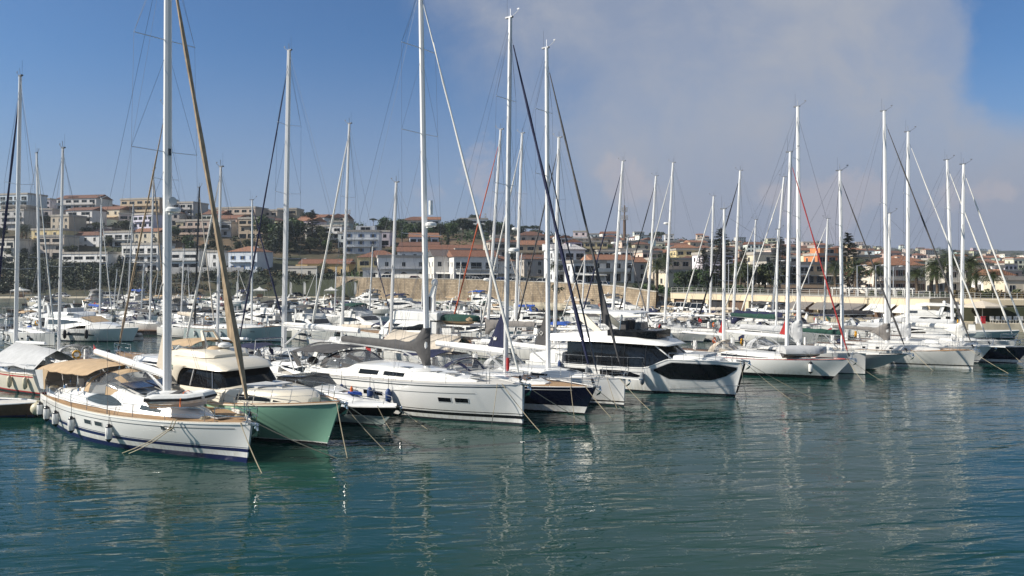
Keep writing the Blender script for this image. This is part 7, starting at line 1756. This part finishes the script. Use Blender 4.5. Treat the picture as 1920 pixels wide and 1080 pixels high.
# -- antenna tower
at_ = thing('antenna_tower', 'dark slim telecom tower with ring of antennas above the roofs', 'tower', (PX(1171, 400), 400, ground(1171, 400)))
zb = ground(1171, 400); zt_ = ZH(385, 400) - zb; zh = ZH(412, 400) - zb
mb = MB(); mb.tube([(0, 0, 0), (0, 0, zh)], [.9, .75], 10, m=0); mb.tube([(0, 0, zh), (0, 0, zt_)], .35, 8, m=0); mb.build('mast', M['brownwood'], at_)
for q, r in ((.0, 1.7), (.55, 1.4)):
    zz = lerp(zh, zt_, q); mb = MB(); mb.torus((0, 0, zz), r, .12, 'z', 14, 4); mb.box((0, 0, zz), (r * 2, .12, .12)); mb.box((0, 0, zz), (.12, r * 2, .12)); mb.build('platform_ring', M['alu'], at_)
    for i in range(6):
        a = i * pi / 3; mb = MB(); mb.box((r * cos(a), r * sin(a), zz + 1.2), (.5, .5, 2.6)); mb.build('antenna', M['alu'], at_, flat=True)
mb = MB(); mb.tube([(0, 0, zt_), (0, 0, zt_ + 3.5)], .08, 4); mb.build('lightning_rod', M['wire'], at_)
for px, z, py, lab in ((655, 420, 392, 'thin lattice radio mast on the crest near the leaning white mast'), (910, 470, 399, 'thin radio mast on the crest near the grey-masted sloop')):
    g = ground(px, z); hz_ = ZH(py, z) - g; o = MB().tube([(0, 0, 0), (0, 0, hz_)], [.35, .2], 4)
    for q in (.75, .9): o.box((0, 0, hz_ * q), (1.4, .2, 1.0))
    tag(o.build('radio_mast', M['mastgrey'], None, loc=(PX(px, z), z, g)), lab, 'mast')
# ------------------------------------------------------------------ trees and plants
def leaf_cloud(mb, blobs, n, size, rnd, m=0, flat=1.0, hollow=.55):
    """n small leaf clumps (crossed slivers) spread through ellipsoids; gaps stay between them"""
    tot = sum(b[3] * b[4] * b[5] for b in blobs)
    for (cx, cy, cz, rx, ry, rz) in blobs:
        for _ in range(max(3, int(n * rx * ry * rz / tot))):
            while True:
                a = Vector((rnd.uniform(-1, 1), rnd.uniform(-1, 1), rnd.uniform(-1, 1)))
                if 0.02 < a.length <= 1 and a.length > hollow * rnd.random(): break
            p = Vector((cx + a.x * rx, cy + a.y * ry, cz + a.z * rz))
            s = size * rnd.uniform(.6, 1.5)
            d = Vector((rnd.uniform(-1, 1), rnd.uniform(-1, 1), rnd.uniform(-.6, .9))).normalized(); e = d.cross(Vector((rnd.uniform(-1, 1), rnd.uniform(-1, 1), rnd.uniform(-1, 1)))).normalized()
            mb.add([p - d * s, p + e * s * .55, p + d * s * .9, p - e * s * .5 + d * s * .2], [(0, 1, 2, 3)], m)
def limbs(mb, h, r, rnd, n=4, spread=.5, split=.45):
    mb.tube([(0, 0, -.3), (rnd.uniform(-.1, .1), rnd.uniform(-.1, .1), h * split), (rnd.uniform(-.2, .2), rnd.uniform(-.2, .2), h * .85)], [r, r * .7, r * .25], 6)
    for i in range(n):
        a = 2 * pi * (i + rnd.random() * .6) / n; z0 = h * (split + .1 * rnd.random()); 
        mb.tube([(0, 0, z0), (cos(a) * h * spread * .5, sin(a) * h * spread * .5, z0 + h * .18), (cos(a) * h * spread, sin(a) * h * spread, z0 + h * .34)], [r * .45, r * .3, r * .1], 4)
TPL = {}
def tpl(kind, var):
    key = (kind, var)
    if key in TPL: return TPL[key]
    r = random.Random(hash(kind) % 1000 if False else sum(map(ord, kind)) * 7 + var)
    tr, cr = MB(), MB(); lm, tm = M['leaf'], M['trunk']
    if kind == 'round':
        limbs(tr, 6, .22, r, 5, .35, .35)
        bl = [(r.uniform(-1.6, 1.6), r.uniform(-1.6, 1.6), r.uniform(2.6, 5.6), r.uniform(1.0, 1.7), r.uniform(1.0, 1.7), r.uniform(.8, 1.3)) for _ in range(11)]
        leaf_cloud(cr, bl, 1500, .26, r); lm = (M['leaf'], M['leafdark'], M['leafolive'])[var % 3]
    elif kind == 'umbrella':
        limbs(tr, 8, .28, r, 6, .42, .55)
        bl = [(3.0 * cos(a) * q, 3.0 * sin(a) * q, 7.1 + r.uniform(-.4, .5), 1.25, 1.25, .62) for a, q in [(i * 2 * pi / 8, .9) for i in range(8)]] + [(r.uniform(-1, 1), r.uniform(-1, 1), 7.7, 1.5, 1.5, .6) for _ in range(3)]
        leaf_cloud(cr, bl, 1500, .24, r); lm = M['pine']
    elif kind == 'norfolk':
        H_ = 16; tr.tube([(0, 0, -.3), (0, 0, H_ * .5), (0, 0, H_)], [.30, .2, .04], 6)
        k = 0; z = 2.6
        while z < H_ - .3:
            q = 1 - z / H_; R0 = .6 + 5.6 * q ** .8
            for i in range(7):
                a = 2 * pi * i / 7 + k * .5 + r.uniform(-.2, .2); R = R0 * r.uniform(.7, 1.12)
                tip = Vector((cos(a) * R, sin(a) * R, z + R * r.uniform(-.10, .16))); zb = z + r.uniform(-.45, .45); tip.z += zb - z; tr.tube([(0, 0, zb), tip], [.06, .02], 3)
                for j in range(int(8 + R * 11)):
                    t = r.uniform(.15, 1.0); p = Vector((0, 0, z)) + (tip - Vector((0, 0, z))) * t
                    s = .60 * r.uniform(.6, 1.3); d = Vector((cos(a + r.uniform(-1.2, 1.2)), sin(a + r.uniform(-1.2, 1.2)), r.uniform(-.1, .35))).normalized(); e = Vector((-d.y, d.x, r.uniform(-.5, .5)))
                    cr.add([p - d * s * .4, p + e * s * .22, p + d * s, p - e * s * .22], [(0, 1, 2, 3)])
            z += lerp(.72, .5, z / H_); k += 1
        lm = M['pine']
    elif kind == 'palm':
        Ht = 6.2; b = r.uniform(-.35, .35); tr.tube([(0, 0, -.3), (b * .3, 0, Ht * .4), (b, 0.1, Ht * .8), (b * 1.3, .1, Ht)], [.34, .26, .24, .30], 8); tm = M['palmtrunk']
        top = Vector((b * 1.3, .1, Ht))
        for i in range(46):
            a = 2.399 * i; el = lerp(1.25, -.85, (i / 46) ** .9); Ln = r.uniform(2.2, 2.9); P = [top]
            for j in range(1, 6):
                t = j / 5; P.append(top + Vector((cos(a) * cos(el) * Ln * t, sin(a) * cos(el) * Ln * t, sin(el) * Ln * t - 1.15 * t * t * (1.0 if el > -.3 else .5))))
            for j in range(5):
                p, q = P[j], P[j + 1]; d = (q - p); sd = Vector((-d.y, d.x, 0)); sd = sd.normalized() if sd.length > 1e-4 else Vector((1, 0, 0))
                w0, w1 = .50 * sin(pi * (.12 + .8 * j / 5)), .50 * sin(pi * (.12 + .8 * (j + 1) / 5))
                for sg in (1, -1):
                    for k2 in range(2):
                        m0 = p + d * (k2 * .5); m1 = p + d * (k2 * .5 + .30); tipp = p + d * (k2 * .5 + .62) + sd * sg * (w0 + w1) * .62 + Vector((0, 0, -.16)); cr.add([m0, m1, tipp], [(0, 1, 2)])
        lm = M['palmleaf']
    elif kind == 'cypress':
        tr.tube([(0, 0, -.3), (0, 0, 7)], [.16, .03], 5)
        leaf_cloud(cr, [(0, 0, 1 + i * .8, .95 * (1 - (i / 9.5) ** 2) ** .5 + .12, .95 * (1 - (i / 9.5) ** 2) ** .5 + .12, .8) for i in range(9)], 1000, .22, r); lm = M['leafdark']
    elif kind == 'bush':
        limbs(tr, 1.3, .06, r, 4, .5, .2)
        bl = [(r.uniform(-1.1, 1.1), r.uniform(-.9, .9), r.uniform(.4, 1.2), r.uniform(.5, .95), r.uniform(.5, .9), r.uniform(.4, .75)) for _ in range(7)]
        leaf_cloud(cr, bl, 520, .20, r); lm = (M['leaf'], M['leafolive'], M['leafdark'], M['leafdry'])[var % 4]
    a = tr.build('trunk', tm); c = cr.build('crown', lm, flat=True)
    TPL[key] = [a, c, False]; return TPL[key]
def plant(kind, var, px, z, hgt, label, cat='tree', name=None, group=None, base=None, wide=1.0, rz=None):
    full = {'round': 6.6, 'umbrella': 8.4, 'norfolk': 16, 'palm': 7.8, 'cypress': 8.2, 'bush': 2.0}[kind]; s = hgt / full
    nm = name or {'round': 'broadleaf_tree', 'umbrella': 'umbrella_pine', 'norfolk': 'norfolk_pine', 'palm': 'palm_tree', 'cypress': 'cypress_tree', 'bush': 'bush'}[kind]
    root = thing(nm, label, cat, (PX(px, z), z, ground(px, z) - .1 if base is None else base), RND.uniform(0, 6.28) if rz is None else rz, group)
    t = tpl(kind, var)
    for i in (0, 1):
        if not t[2]: o = t[i]
        else: o = t[i].copy(); COL.objects.link(o)
        o.parent = root
    t[2] = True
    root.scale = (s * wide, s * wide, s); return root

PALM = 'palm trees along the waterfront'
for px, z, h_, where_ in ((1042, 210, 7.6, 'on the wall road by the white glazed house'), (1232, 176, 8.6, 'above the end of the sea wall'), (1250, 205, 10.5, 'behind the palm above the wall end'), (1388, 170, 7.0, 'between the two tall pines'), (1567, 165, 8.0, 'beside the tall pine near the chapel'), (1604, 152, 8.2, 'in front of the chapel'),
                          (1641, 150, 7.8, 'before the columned villa, on its chapel side'), (1720, 148, 6.6, 'low in front of the columned villa'), (1745, 150, 8.6, 'at the corner of the columned villa'), (1758, 140, 6.4, 'below the corner palm of the columned villa'), (1775, 152, 10.2, 'tallest beside the columned villa'), (1815, 150, 9.4, 'before the stepped grey and cream house'), (1832, 132, 5.8, 'leaning low before the terraces'), (1862, 134, 6.0, 'before the white gabled house'),
                          (605, 270, 6.4, 'in front of the small ochre house'), (40, 330, 9.5, 'tall on the slope among stone faced houses'), (48, 334, 8.6, 'second on the slope among stone faced houses'), (388, 352, 8.0, 'on the terrace of the pink house'), (1100, 420, 9, 'on the crest before the tower'), (1180, 380, 9, 'at the foot of the antenna tower'), (740, 350, 9, 'thin on the crest slope above the orange hipped roof')):
    plant('palm', RND.randrange(3), px, z, h_, f'palm tree {where_}', group=PALM, wide=1.25)
for px, z, h_, where_ in ((1352, 178, 17, 'standing in front of the hill town'), (1320, 196, 12, 'shorter, beside the tallest one'), (1462, 190, 15, 'close behind the pair of tall masts'), (1590, 172, 15.5, 'dark, behind the palms near the chapel'), (586, 330, 18, 'on the slope behind the ochre house'), (1395, 230, 12, 'further back between the masts')):
    plant('norfolk', 0, px, z, h_ * .9, f'tall tiered pine {where_}', group='tiered pines')
for px, z, h_, where_ in ((578, 392, 9, 'on the skyline by the white house'), (592, 398, 8, 'second on the skyline by the white house'), (888, 435, 8, 'behind the round white villa'), (855, 420, 6, 'low on the crest'), (1002, 470, 9, 'over the tan villa'), (985, 460, 8, 'second over the tan villa'), (1232, 560, 14, 'dark on the skyline past the tower'), (700, 420, 5, 'low on the crest above the slope wood')):
    plant('umbrella', RND.randrange(2), px, z, h_, f'umbrella pine {where_}', group='umbrella pines of the skyline')
SEEN = {}
def scatter(kind, vars_, pxr, zr, n, hr, lab, group, name=None, cat='tree', wide=1.0):
    for i in range(n):
        px = lerp(*pxr, (i + RND.random() * .9) / n); z = RND.uniform(*zr)
        lb = lab(px); SEEN[lb] = SEEN.get(lb, 0) + 1
        plant(kind, RND.choice(vars_), px, z, RND.uniform(*hr), lb if SEEN[lb] == 1 else f'{lb}, {RN[SEEN[lb] - 1]} towards the pavilion', cat, name, group, wide=wide)
def treewhere(px): return interp_name([(120, 'on the bank below the stone faced houses'), (230, 'on the bank below the white terraced villa'), (330, 'below the white modern villas'), (430, 'on the bank below the blue-shuttered house'), (520, 'beside the blue-shuttered house'), (640, 'behind the ochre house'), (760, 'above the yellow round-fronted house'), (860, 'on the crest slope above the red-roofed row'), (1000, 'behind the twin gabled house'), (1120, 'behind the white glazed house'), (1260, 'over the end of the sea wall'), (1420, 'around the tall pines'), (1560, 'behind the pergola'), (1700, 'before the columned villa'), (2500, 'along the terrace by the last palms')], px)
def T(kindname, group): return dict(lab=lambda px: f'{kindname} {treewhere(px)}', group=group)
scatter('round', (0, 1), (492, 560), (300, 345), 7, (9, 13), lambda px: f'dense green tree {treewhere(px)}', 'dense green trees beside the blue-shuttered house', wide=1.1)
scatter('round', (0, 1, 2), (520, 650), (310, 380), 9, (5, 8), lambda px: f'dark green tree {treewhere(px)}', 'dark trees on the slope behind the ochre house')
scatter('round', (0, 1), (710, 860), (345, 395), 14, (6, 9), lambda px: f'leafy tree {treewhere(px)}', 'leafy trees on the crest slope', wide=1.25)
scatter('round', (0, 1), (860, 1010), (380, 440), 12, (7, 10), lambda px: f'dark leafy tree {treewhere(px)}', 'dark leafy trees under the crest', wide=1.2)
scatter('round', (1, 2), (0, 90), (300, 325), 6, (5, 7), lambda px: f'garden tree {treewhere(px)}', 'garden trees under the stone faced houses')
scatter('round', (0, 2), (190, 480), (300, 312), 7, (3.5, 5), lambda px: f'small garden tree {treewhere(px)}', 'small garden trees between the white villas')
scatter('round', (0, 1), (1272, 1340), (176, 200), 6, (4, 6), lambda px: f'thick garden tree {treewhere(px)}', 'garden trees around the tall pines', wide=1.2)
scatter('round', (1, 2), (1380, 1480), (168, 200), 8, (5, 8), lambda px: f'garden tree {treewhere(px)}', 'garden trees before the hill town', wide=1.1)
scatter('bush', (0, 2), (1270, 1420), (156, 164), 10, (2.0, 3.2), lambda px: f'rounded hedge bush {treewhere(px)}', 'hedge bushes on the terrace', cat='bush', wide=1.2)
scatter('bush', (0, 1, 2), (1640, 1790), (122, 132), 11, (1.4, 2.4), lambda px: f'terrace bush {treewhere(px)}', 'hedge bushes before the columned villa', cat='bush')
scatter('bush', (1, 3), (1795, 1915), (120, 130), 8, (1.8, 3.0), lambda px: f'dry terrace bush {treewhere(px)}', 'dry bushes by the last palms', cat='bush')
scatter('bush', (0, 1), (655, 745), (258, 268), 8, (2.0, 3.4), lambda px: f'garden bush {treewhere(px)}', 'garden bushes by the wall road', cat='bush', wide=1.2)
scatter('bush', (0, 2), (1180, 1262), (168, 186), 6, (1.6, 2.6), lambda px: f'bush on the coping {treewhere(px)}', 'bushes over the end of the sea wall', cat='bush')
scatter('round', (0, 1, 2), (1060, 1900), (280, 440), 34, (4, 7), lambda px: f'town tree {interp_name(TOWNMARK, px)} on the lower slope', 'trees among the lower town houses')
plant('bush', 2, 1053, 193.2, 2.6, 'dark caper bush growing out of the face of the sea wall', 'bush', base=3.6, wide=1.3)
scatter('round', (0, 1, 2), (0, 640), (306, 350), 34, (4, 6.5), lambda px: f'slope tree {interp_name(TOWNMARK, px)}, on the lower terraces', 'trees between the houses of the slope', wide=1.2)
scatter('round', (0, 1, 2), (0, 640), (355, 395), 30, (4, 6.5), lambda px: f'slope tree {interp_name(TOWNMARK, px)}, on the upper terraces', 'trees between the houses of the slope', wide=1.2)
scatter('cypress', (0,), (180, 1000), (290, 400), 9, (6, 9), lambda px: f'dark cypress {interp_name(TOWNMARK, px)}', 'cypresses on the slope')
# masses that nobody could count: scrub on the bank, scrub and woods of the far slopes
def mass(name, spots, n_each, size, m, label, seed):
    r = random.Random(seed); mb = MB()
    for px, z, w, h_ in spots:
        x = PX(px, z); g = ground(px, z)
        leaf_cloud(mb, [(x + r.uniform(-w, w) * .5, z + r.uniform(-w, w) * .3, g + h_ * r.uniform(.25, .6), w * r.uniform(.35, .6), w * r.uniform(.3, .5), h_ * r.uniform(.35, .6)) for _ in range(3)], n_each, size, r)
    return tag(mb.build(name, m, flat=True), label, kind='stuff')
r_ = random.Random(5)
mass('bank_undergrowth', [(r_.uniform(-60, 250), r_.uniform(262, 300), r_.uniform(2.5, 5), r_.uniform(3.0, 6.5)) for _ in range(150)], 110, .42, M['leafdark'], 'dense dark green scrub covering the bank', 1)
mass('bank_undergrowth', [(r_.uniform(-60, 250), r_.uniform(262, 298), r_.uniform(2, 4), r_.uniform(3.0, 6.0)) for _ in range(60)], 90, .40, M['leafolive'], 'olive scrub mixed through the dark scrub of the bank', 2)
mass('bank_undergrowth', [(r_.uniform(240, 640), r_.uniform(258, 284), r_.uniform(1.5, 3.5), r_.uniform(1.4, 3.6)) for _ in range(100)], 80, .34, M['leafdark'], 'low green scrub on the brown bank', 3)
mass('dry_undergrowth', [(r_.uniform(230, 655), r_.uniform(256, 284), r_.uniform(1.2, 3.0), r_.uniform(.8, 2.2)) for _ in range(110)], 60, .30, M['leafdry'], 'dry brown scrub on the bank', 4)
far = []
for _ in range(330):
    px = r_.uniform(1000, 1990); z = r_.choice([r_.uniform(420, 700), r_.uniform(700, 1100), r_.uniform(1000, 1700)])
    far.append((px, z, r_.uniform(5, 11) * (1 + z / 1800), r_.uniform(3.5, 7)))
mass('far_woods', far, 46, .95, M['leafdark'], 'dark trees and scrub dotted through the far hillside town', 6)
far = [(r_.uniform(1020, 1990), r_.uniform(420, 1300), r_.uniform(6, 12), r_.uniform(2, 4.5)) for _ in range(150)]
mass('far_woods', far, 36, .9, M['leafolive'], 'olive scrub dotted through the far hillside town', 7)
sl = [(r_.uniform(-40, 660), r_.choice([r_.uniform(303, 320), r_.uniform(326, 345), r_.uniform(355, 385)]), r_.uniform(2, 4.5), r_.uniform(1.6, 4.2)) for _ in range(190)]
mass('slope_undergrowth', sl, 44, .42, M['leafdark'], 'dark shrubs and hedges filling the gaps between the slope houses', 9)
sl = [(r_.uniform(640, 1060), r_.uniform(250, 420), r_.uniform(2, 5), r_.uniform(1.6, 4.0)) for _ in range(130)]
mass('slope_undergrowth', sl, 44, .45, M['leaf'], 'green shrubs filling the gaps between the houses above the wall', 10)
ridge = [(r_.uniform(0, 640), r_.uniform(400, 445), r_.uniform(3, 6), r_.uniform(2, 4)) for _ in range(34)] + [(r_.uniform(640, 1060), r_.uniform(425, 560), r_.uniform(4, 8), r_.uniform(2.5, 5)) for _ in range(46)]
mass('far_woods', ridge, 60, .6, M['leafdark'], 'scrub along the near skyline', 8)

# ------------------------------------------------------------------ cars, lamps, tents and flags along the shore
CARS = {}
def car(kind):
    if kind in CARS: return CARS[kind]
    Ln, hh = {'hatch': (4.0, 1.48), 'suv': (4.5, 1.68), 'van': (4.9, 1.95)}[kind]
    mb = MB(); hb_ = .82 if kind != 'van' else .95
    prof = [(-Ln / 2, .35, .62), (-Ln / 2 + .08, .28, hb_ - .02), (-Ln * .2, .25, hb_ + .04), (Ln * .18, .25, hb_ + .02), (Ln * .42, .28, hb_ - .12), (Ln / 2, .36, .60)]
    mb.loft([[(x, -.86, zb), (x, -.90, (zb + zt) / 2), (x, -.80, zt), (x, .80, zt), (x, .90, (zb + zt) / 2), (x, .86, zb)] for x, zb, zt in prof]); body = mb.build('body', M['carpaint'])
    a = [(-Ln * .49, hb_), (-Ln * (.42 if kind != 'hatch' else .36), hh), (Ln * .06, hh), (Ln * .26, hb_)] if kind != 'van' else [(-Ln * .49, hb_), (-Ln * .47, hh), (Ln * .22, hh), (Ln * .38, hb_)]
    mb = MB(); mb.loft([[(x, -.72 if z > 1 else -.84, z), (x, .72 if z > 1 else .84, z), (x, .72 if z > 1 else .84, z - .04), (x, -.72 if z > 1 else -.84, z - .04)] for x, z in a]); 
    mb = MB(); P = [(x, sg * (.70 if z > 1.2 else .82), z) for sg in (-1, 1) for x, z in a]
    mb.add(P, [(0, 1, 2, 3), (7, 6, 5, 4), (0, 4, 5, 1), (1, 5, 6, 2), (2, 6, 7, 3)]); glass = mb.build('windows_band'.replace('windows_band', 'glazing'), M['glass'], flat=True)
    mb = MB(); mb.box(((a[1][0] + a[2][0]) / 2, 0, hh + .01), (a[2][0] - a[1][0] + .1, 1.44, .06))
    for x, z, x2, z2 in ((a[0][0], a[0][1], a[1][0], a[1][1]), (a[2][0], a[2][1], a[3][0], a[3][1]), ((a[1][0] + a[2][0]) / 2 - .1, hb_, (a[1][0] + a[2][0]) / 2, hh)):
        for sg in (-1, 1): mb.tube([(x, sg * .83, z), (x2, sg * .72, z2)], .05, 4)
    roof = mb.build('roof', M['carpaint'], flat=True)
    wh = []
    for x in (-Ln * .31, Ln * .31):
        for sg in (-1, 1): mb = MB(); mb.disc((x, sg * .80, .32), .32, (0, 1, 0), .2, 12); mb.disc((x, sg * .91, .32), .18, (0, 1, 0), .02, 10, m=1); wh.append(mb.build('wheel', [M['rubber'], M['alu']]))
    CARS[kind] = [[body, glass, roof] + wh, False]; return CARS[kind]
def put_car(kind, col, label, px, z, rz, group, base=None):
    root = thing('parked_car', label, 'car', (PX(px, z), z, (ground(px, z) + .09) if base is None else base), rz, group)
    t = car(kind)
    for src in t[0]:
        if t[1]: o = src.copy(); COL.objects.link(o)
        else: o = src
        o.parent = root
        if o.name.split('.')[0] in ('body', 'roof'): o.color = (*col, 1)
    t[1] = True
CC = [('white', (.7, .7, .7)), ('silver', (.42, .43, .44)), ('black', (.015, .015, .018)), ('blue', (.03, .08, .30)), ('dark red', (.16, .02, .02)), ('grey', (.16, .17, .18))]
i = 0
for px, off, kind, ci in ((722, 8, 'suv', 1), (780, 6, 'hatch', 4), (862, 4.5, 'hatch', 2), (878, 6.2, 'suv', 1), (897, 4.5, 'hatch', 0), (916, 6, 'hatch', 2), (938, 4.5, 'hatch', 3), (958, 5, 'suv', 0), (972, 4.6, 'hatch', 0), (990, 6, 'suv', 5), (1006, 5, 'hatch', 2), (1014, 4.6, 'suv', 0), (1090, 5, 'hatch', 0), (1128, 4.8, 'hatch', 1)):
    z = column(px)[0][0] + off; nx = RN[i]; i += 1
    put_car(kind, CC[ci][1], f'{CC[ci][0]} car on the sea wall road {where(px)}, {RN[i - 1]} along the parapet', px, z, -.5 + pi * RND.choice([0, 1]) + (0 if px > 850 else 0), 'cars parked along the sea wall road')
for i, (px, z, kind, ci) in enumerate(((118, 236, 'hatch', 0), (205, 238, 'suv', 0), (216, 243, 'suv', 1), (372, 240, 'suv', 5), (410, 240, 'hatch', 0), (560, 240, 'hatch', 2))):
    put_car(kind, CC[ci][1], f'{CC[ci][0]} car parked on the low quay {where(px)}', px, z, .1 * i, 'cars parked on the low quay', 1.16)
for i, (px, z, kind, ci) in enumerate(((1252, 146, 'suv', 2), (1272, 142, 'hatch', 1), (1288, 139.5, 'suv', 0), (1304, 137, 'hatch', 2), (1318, 134, 'suv', 0))):
    put_car(kind, CC[ci][1], f'{CC[ci][0]} car parked before the cream arcade, {RN[i]} from the limestone wall', px, z, -.95 + .1 * i, 'cars parked before the cream arcade', 1.11)
for i, (px, z) in enumerate(((1003, 262), (1008, 270), (1013, 278), (1018, 286))):
    put_car('suv', CC[(2, 0, 5, 1)[i]][1], f'{CC[(2, 0, 5, 1)[i]][0]} car on the side lane climbing past the low red-roofed house', px, z, 1.4, 'cars on the side lane')
def gazebo(px, z, label, w=4.0):
    g = thing('canopy_tent', label, 'tent', (PX(px, z), z, 1.16), .1, 'white canopy tents on the low quay')
    mb = MB(); k = w / 2; pts = [(-k, -k, 2.3), (k, -k, 2.3), (k, k, 2.3), (-k, k, 2.3)]; low = [(x, y, 2.0) for x, y, _ in pts]
    mid = [(x * .35, y * .35, 2.75) for x, y, _ in pts]
    mb.add(pts + low + mid + [(0, 0, 3.4)], [(i, i + 4, (i + 1) % 4 + 4, (i + 1) % 4) for i in range(4)] + [(i, (i + 1) % 4, (i + 1) % 4 + 8, i + 8) for i in range(4)] + [(8 + i, 8 + (i + 1) % 4, 12) for i in range(4)]); mb.build('canopy', M['whitecloth'], g, flat=True)
    for x, y, _ in pts:
        mb = MB(); mb.tube([(x * .96, y * .96, 0), (x * .96, y * .96, 2.2)], .06, 4); mb.build('post', M['railing'], g)
    mb = MB(); mb.box((0, .4, .5), (1.8, .7, 1.0)); mb.build('counter', M['brownwood'], g)
gazebo(38, 233, 'white canopy tent on the low quay below the thick scrub'); gazebo(487, 236, 'white canopy tent on the low quay below the blue-shuttered house'); gazebo(621, 237, 'white peaked canopy tent near the start of the sea wall')
for px, z, nm in ((443, 235, 'beside the tent below the blue-shuttered house'), (543, 236, 'against the thick white mast'), (569, 236, 'between the two canopy tents'), (664, 236.5, 'at the start of the sea wall')):
    o = thing('banner_flag', f'white feather banner on the low quay {nm}', 'banner', (PX(px, z), z, 1.16), 0, 'white feather banners')
    mb = MB(); mb.tube([(0, 0, 0), (0, 0, 4.9)], .04, 4); mb.build('pole', M['railing'], o)
    mb = MB(); mb.sheet([[(.03, 0, .9), (.75, .05, 1.0)], [(.03, 0, 3.0), (.8, -.05, 3.0)], [(.03, 0, 4.6), (.7, .05, 4.5)], [(.03, 0, 4.9), (.35, 0, 4.88)]], .02); mb.build('banner', M['whitecloth'], o, flat=True)
def lamp(px, z, h_, label, group):
    o = thing('street_lamp', label, 'street lamp', (PX(px, z), z, ground(px, z)), 0, group)
    mb = MB(); mb.tube([(0, 0, 0), (0, 0, h_)], [.10, .06], 6); mb.tube([(0, 0, h_ - .1), (.7, 0, h_ + .1), (1.2, 0, h_ + .05)], .05, 4); mb.build('pole', M['alu'], o)
    mb = MB(); mb.ball((1.3, 0, h_ + .02), .32, 8, 5, sq=(1.4, 1, .45)); mb.build('lamp_head', M['lightgrey'], o)
for px, z, h_, nm in ((566, 268, 7, 'beside the small grey service building'), (1366, 141, 7.6, 'on the terrace by the first tall pine'), (1402, 138, 7.2, 'on the terrace between the pines'), (1455, 134, 7.2, 'on the terrace before the pergola'), (1607, 122, 6.2, 'on the terrace before the chapel'), (1642, 120, 6.2, 'on the terrace before the columned villa'), (1675, 121, 6.0, 'on the terrace beside the two masts'), (1176, 179, 6.0, 'on the wall road below the antenna tower'), (833, 231, 6.0, 'on the wall road at the twin gabled house')):
    lamp(px, z, h_, f'slim street lamp {nm}', 'street lamps along the waterfront')
# person-high retaining walls and garden fences by the road
o = MB()
for i in range(26): o.box((i * 1.0, 0, .8), (.10, .08, 1.6))
o.box((12.5, 0, 1.55), (25.2, .08, .08)); o.box((12.5, 0, .25), (25.2, .3, .5))
f = o.build('garden_fence', M['mastgrey'], None, flat=True, loc=(PX(645, 252), 252, ground(645, 252))); f.rotation_euler = (0, 0, -.35); tag(f, 'grey garden fence along the wall road before the ochre and yellow houses', 'fence')
o = MB().box((0, 0, 1.0), (30, .35, 2.4)).box((0, 0, 2.3), (30.2, .5, .18))
f = o.build('garden_wall', M['stucco'], None, flat=True, color=(.66, .64, .6), loc=(PX(775, 243), 243, ground(775, 243) - .3)); f.rotation_euler = (0, 0, -.45); tag(f, 'white garden wall along the road below the arched white house', 'wall')
o = MB().box((0, 0, 1.2), (34, .4, 3.0)); f = o.build('garden_wall', M['stucco'], None, flat=True, color=(.62, .60, .57), loc=(PX(390, 284), 284, ground(390, 284) - .6)); tag(f, 'grey-white retaining wall along the top of the brown bank', 'wall')
# haze between here and the far hills
if HAZE > 0:
    mb = MB(); mb.box((0, 1200, 55), (5200, 3000, 114)); hz_ = mb.build('haze', [], None, flat=True)
    m = bpy.data.materials.new('haze'); m.use_nodes = True; nt = m.node_tree; nt.nodes.clear(); ou = nt.nodes.new('ShaderNodeOutputMaterial'); vo = nt.nodes.new('ShaderNodeVolumePrincipled')
    vo.inputs['Color'].default_value = (.72, .82, .95, 1); vo.inputs['Density'].default_value = HAZE; vo.inputs['Anisotropy'].default_value = .2; nt.links.new(vo.outputs[0], ou.inputs['Volume'])
    hz_.data.materials.append(m); tag(hz_, 'thin pale haze over the harbour and the hills', kind='stuff')
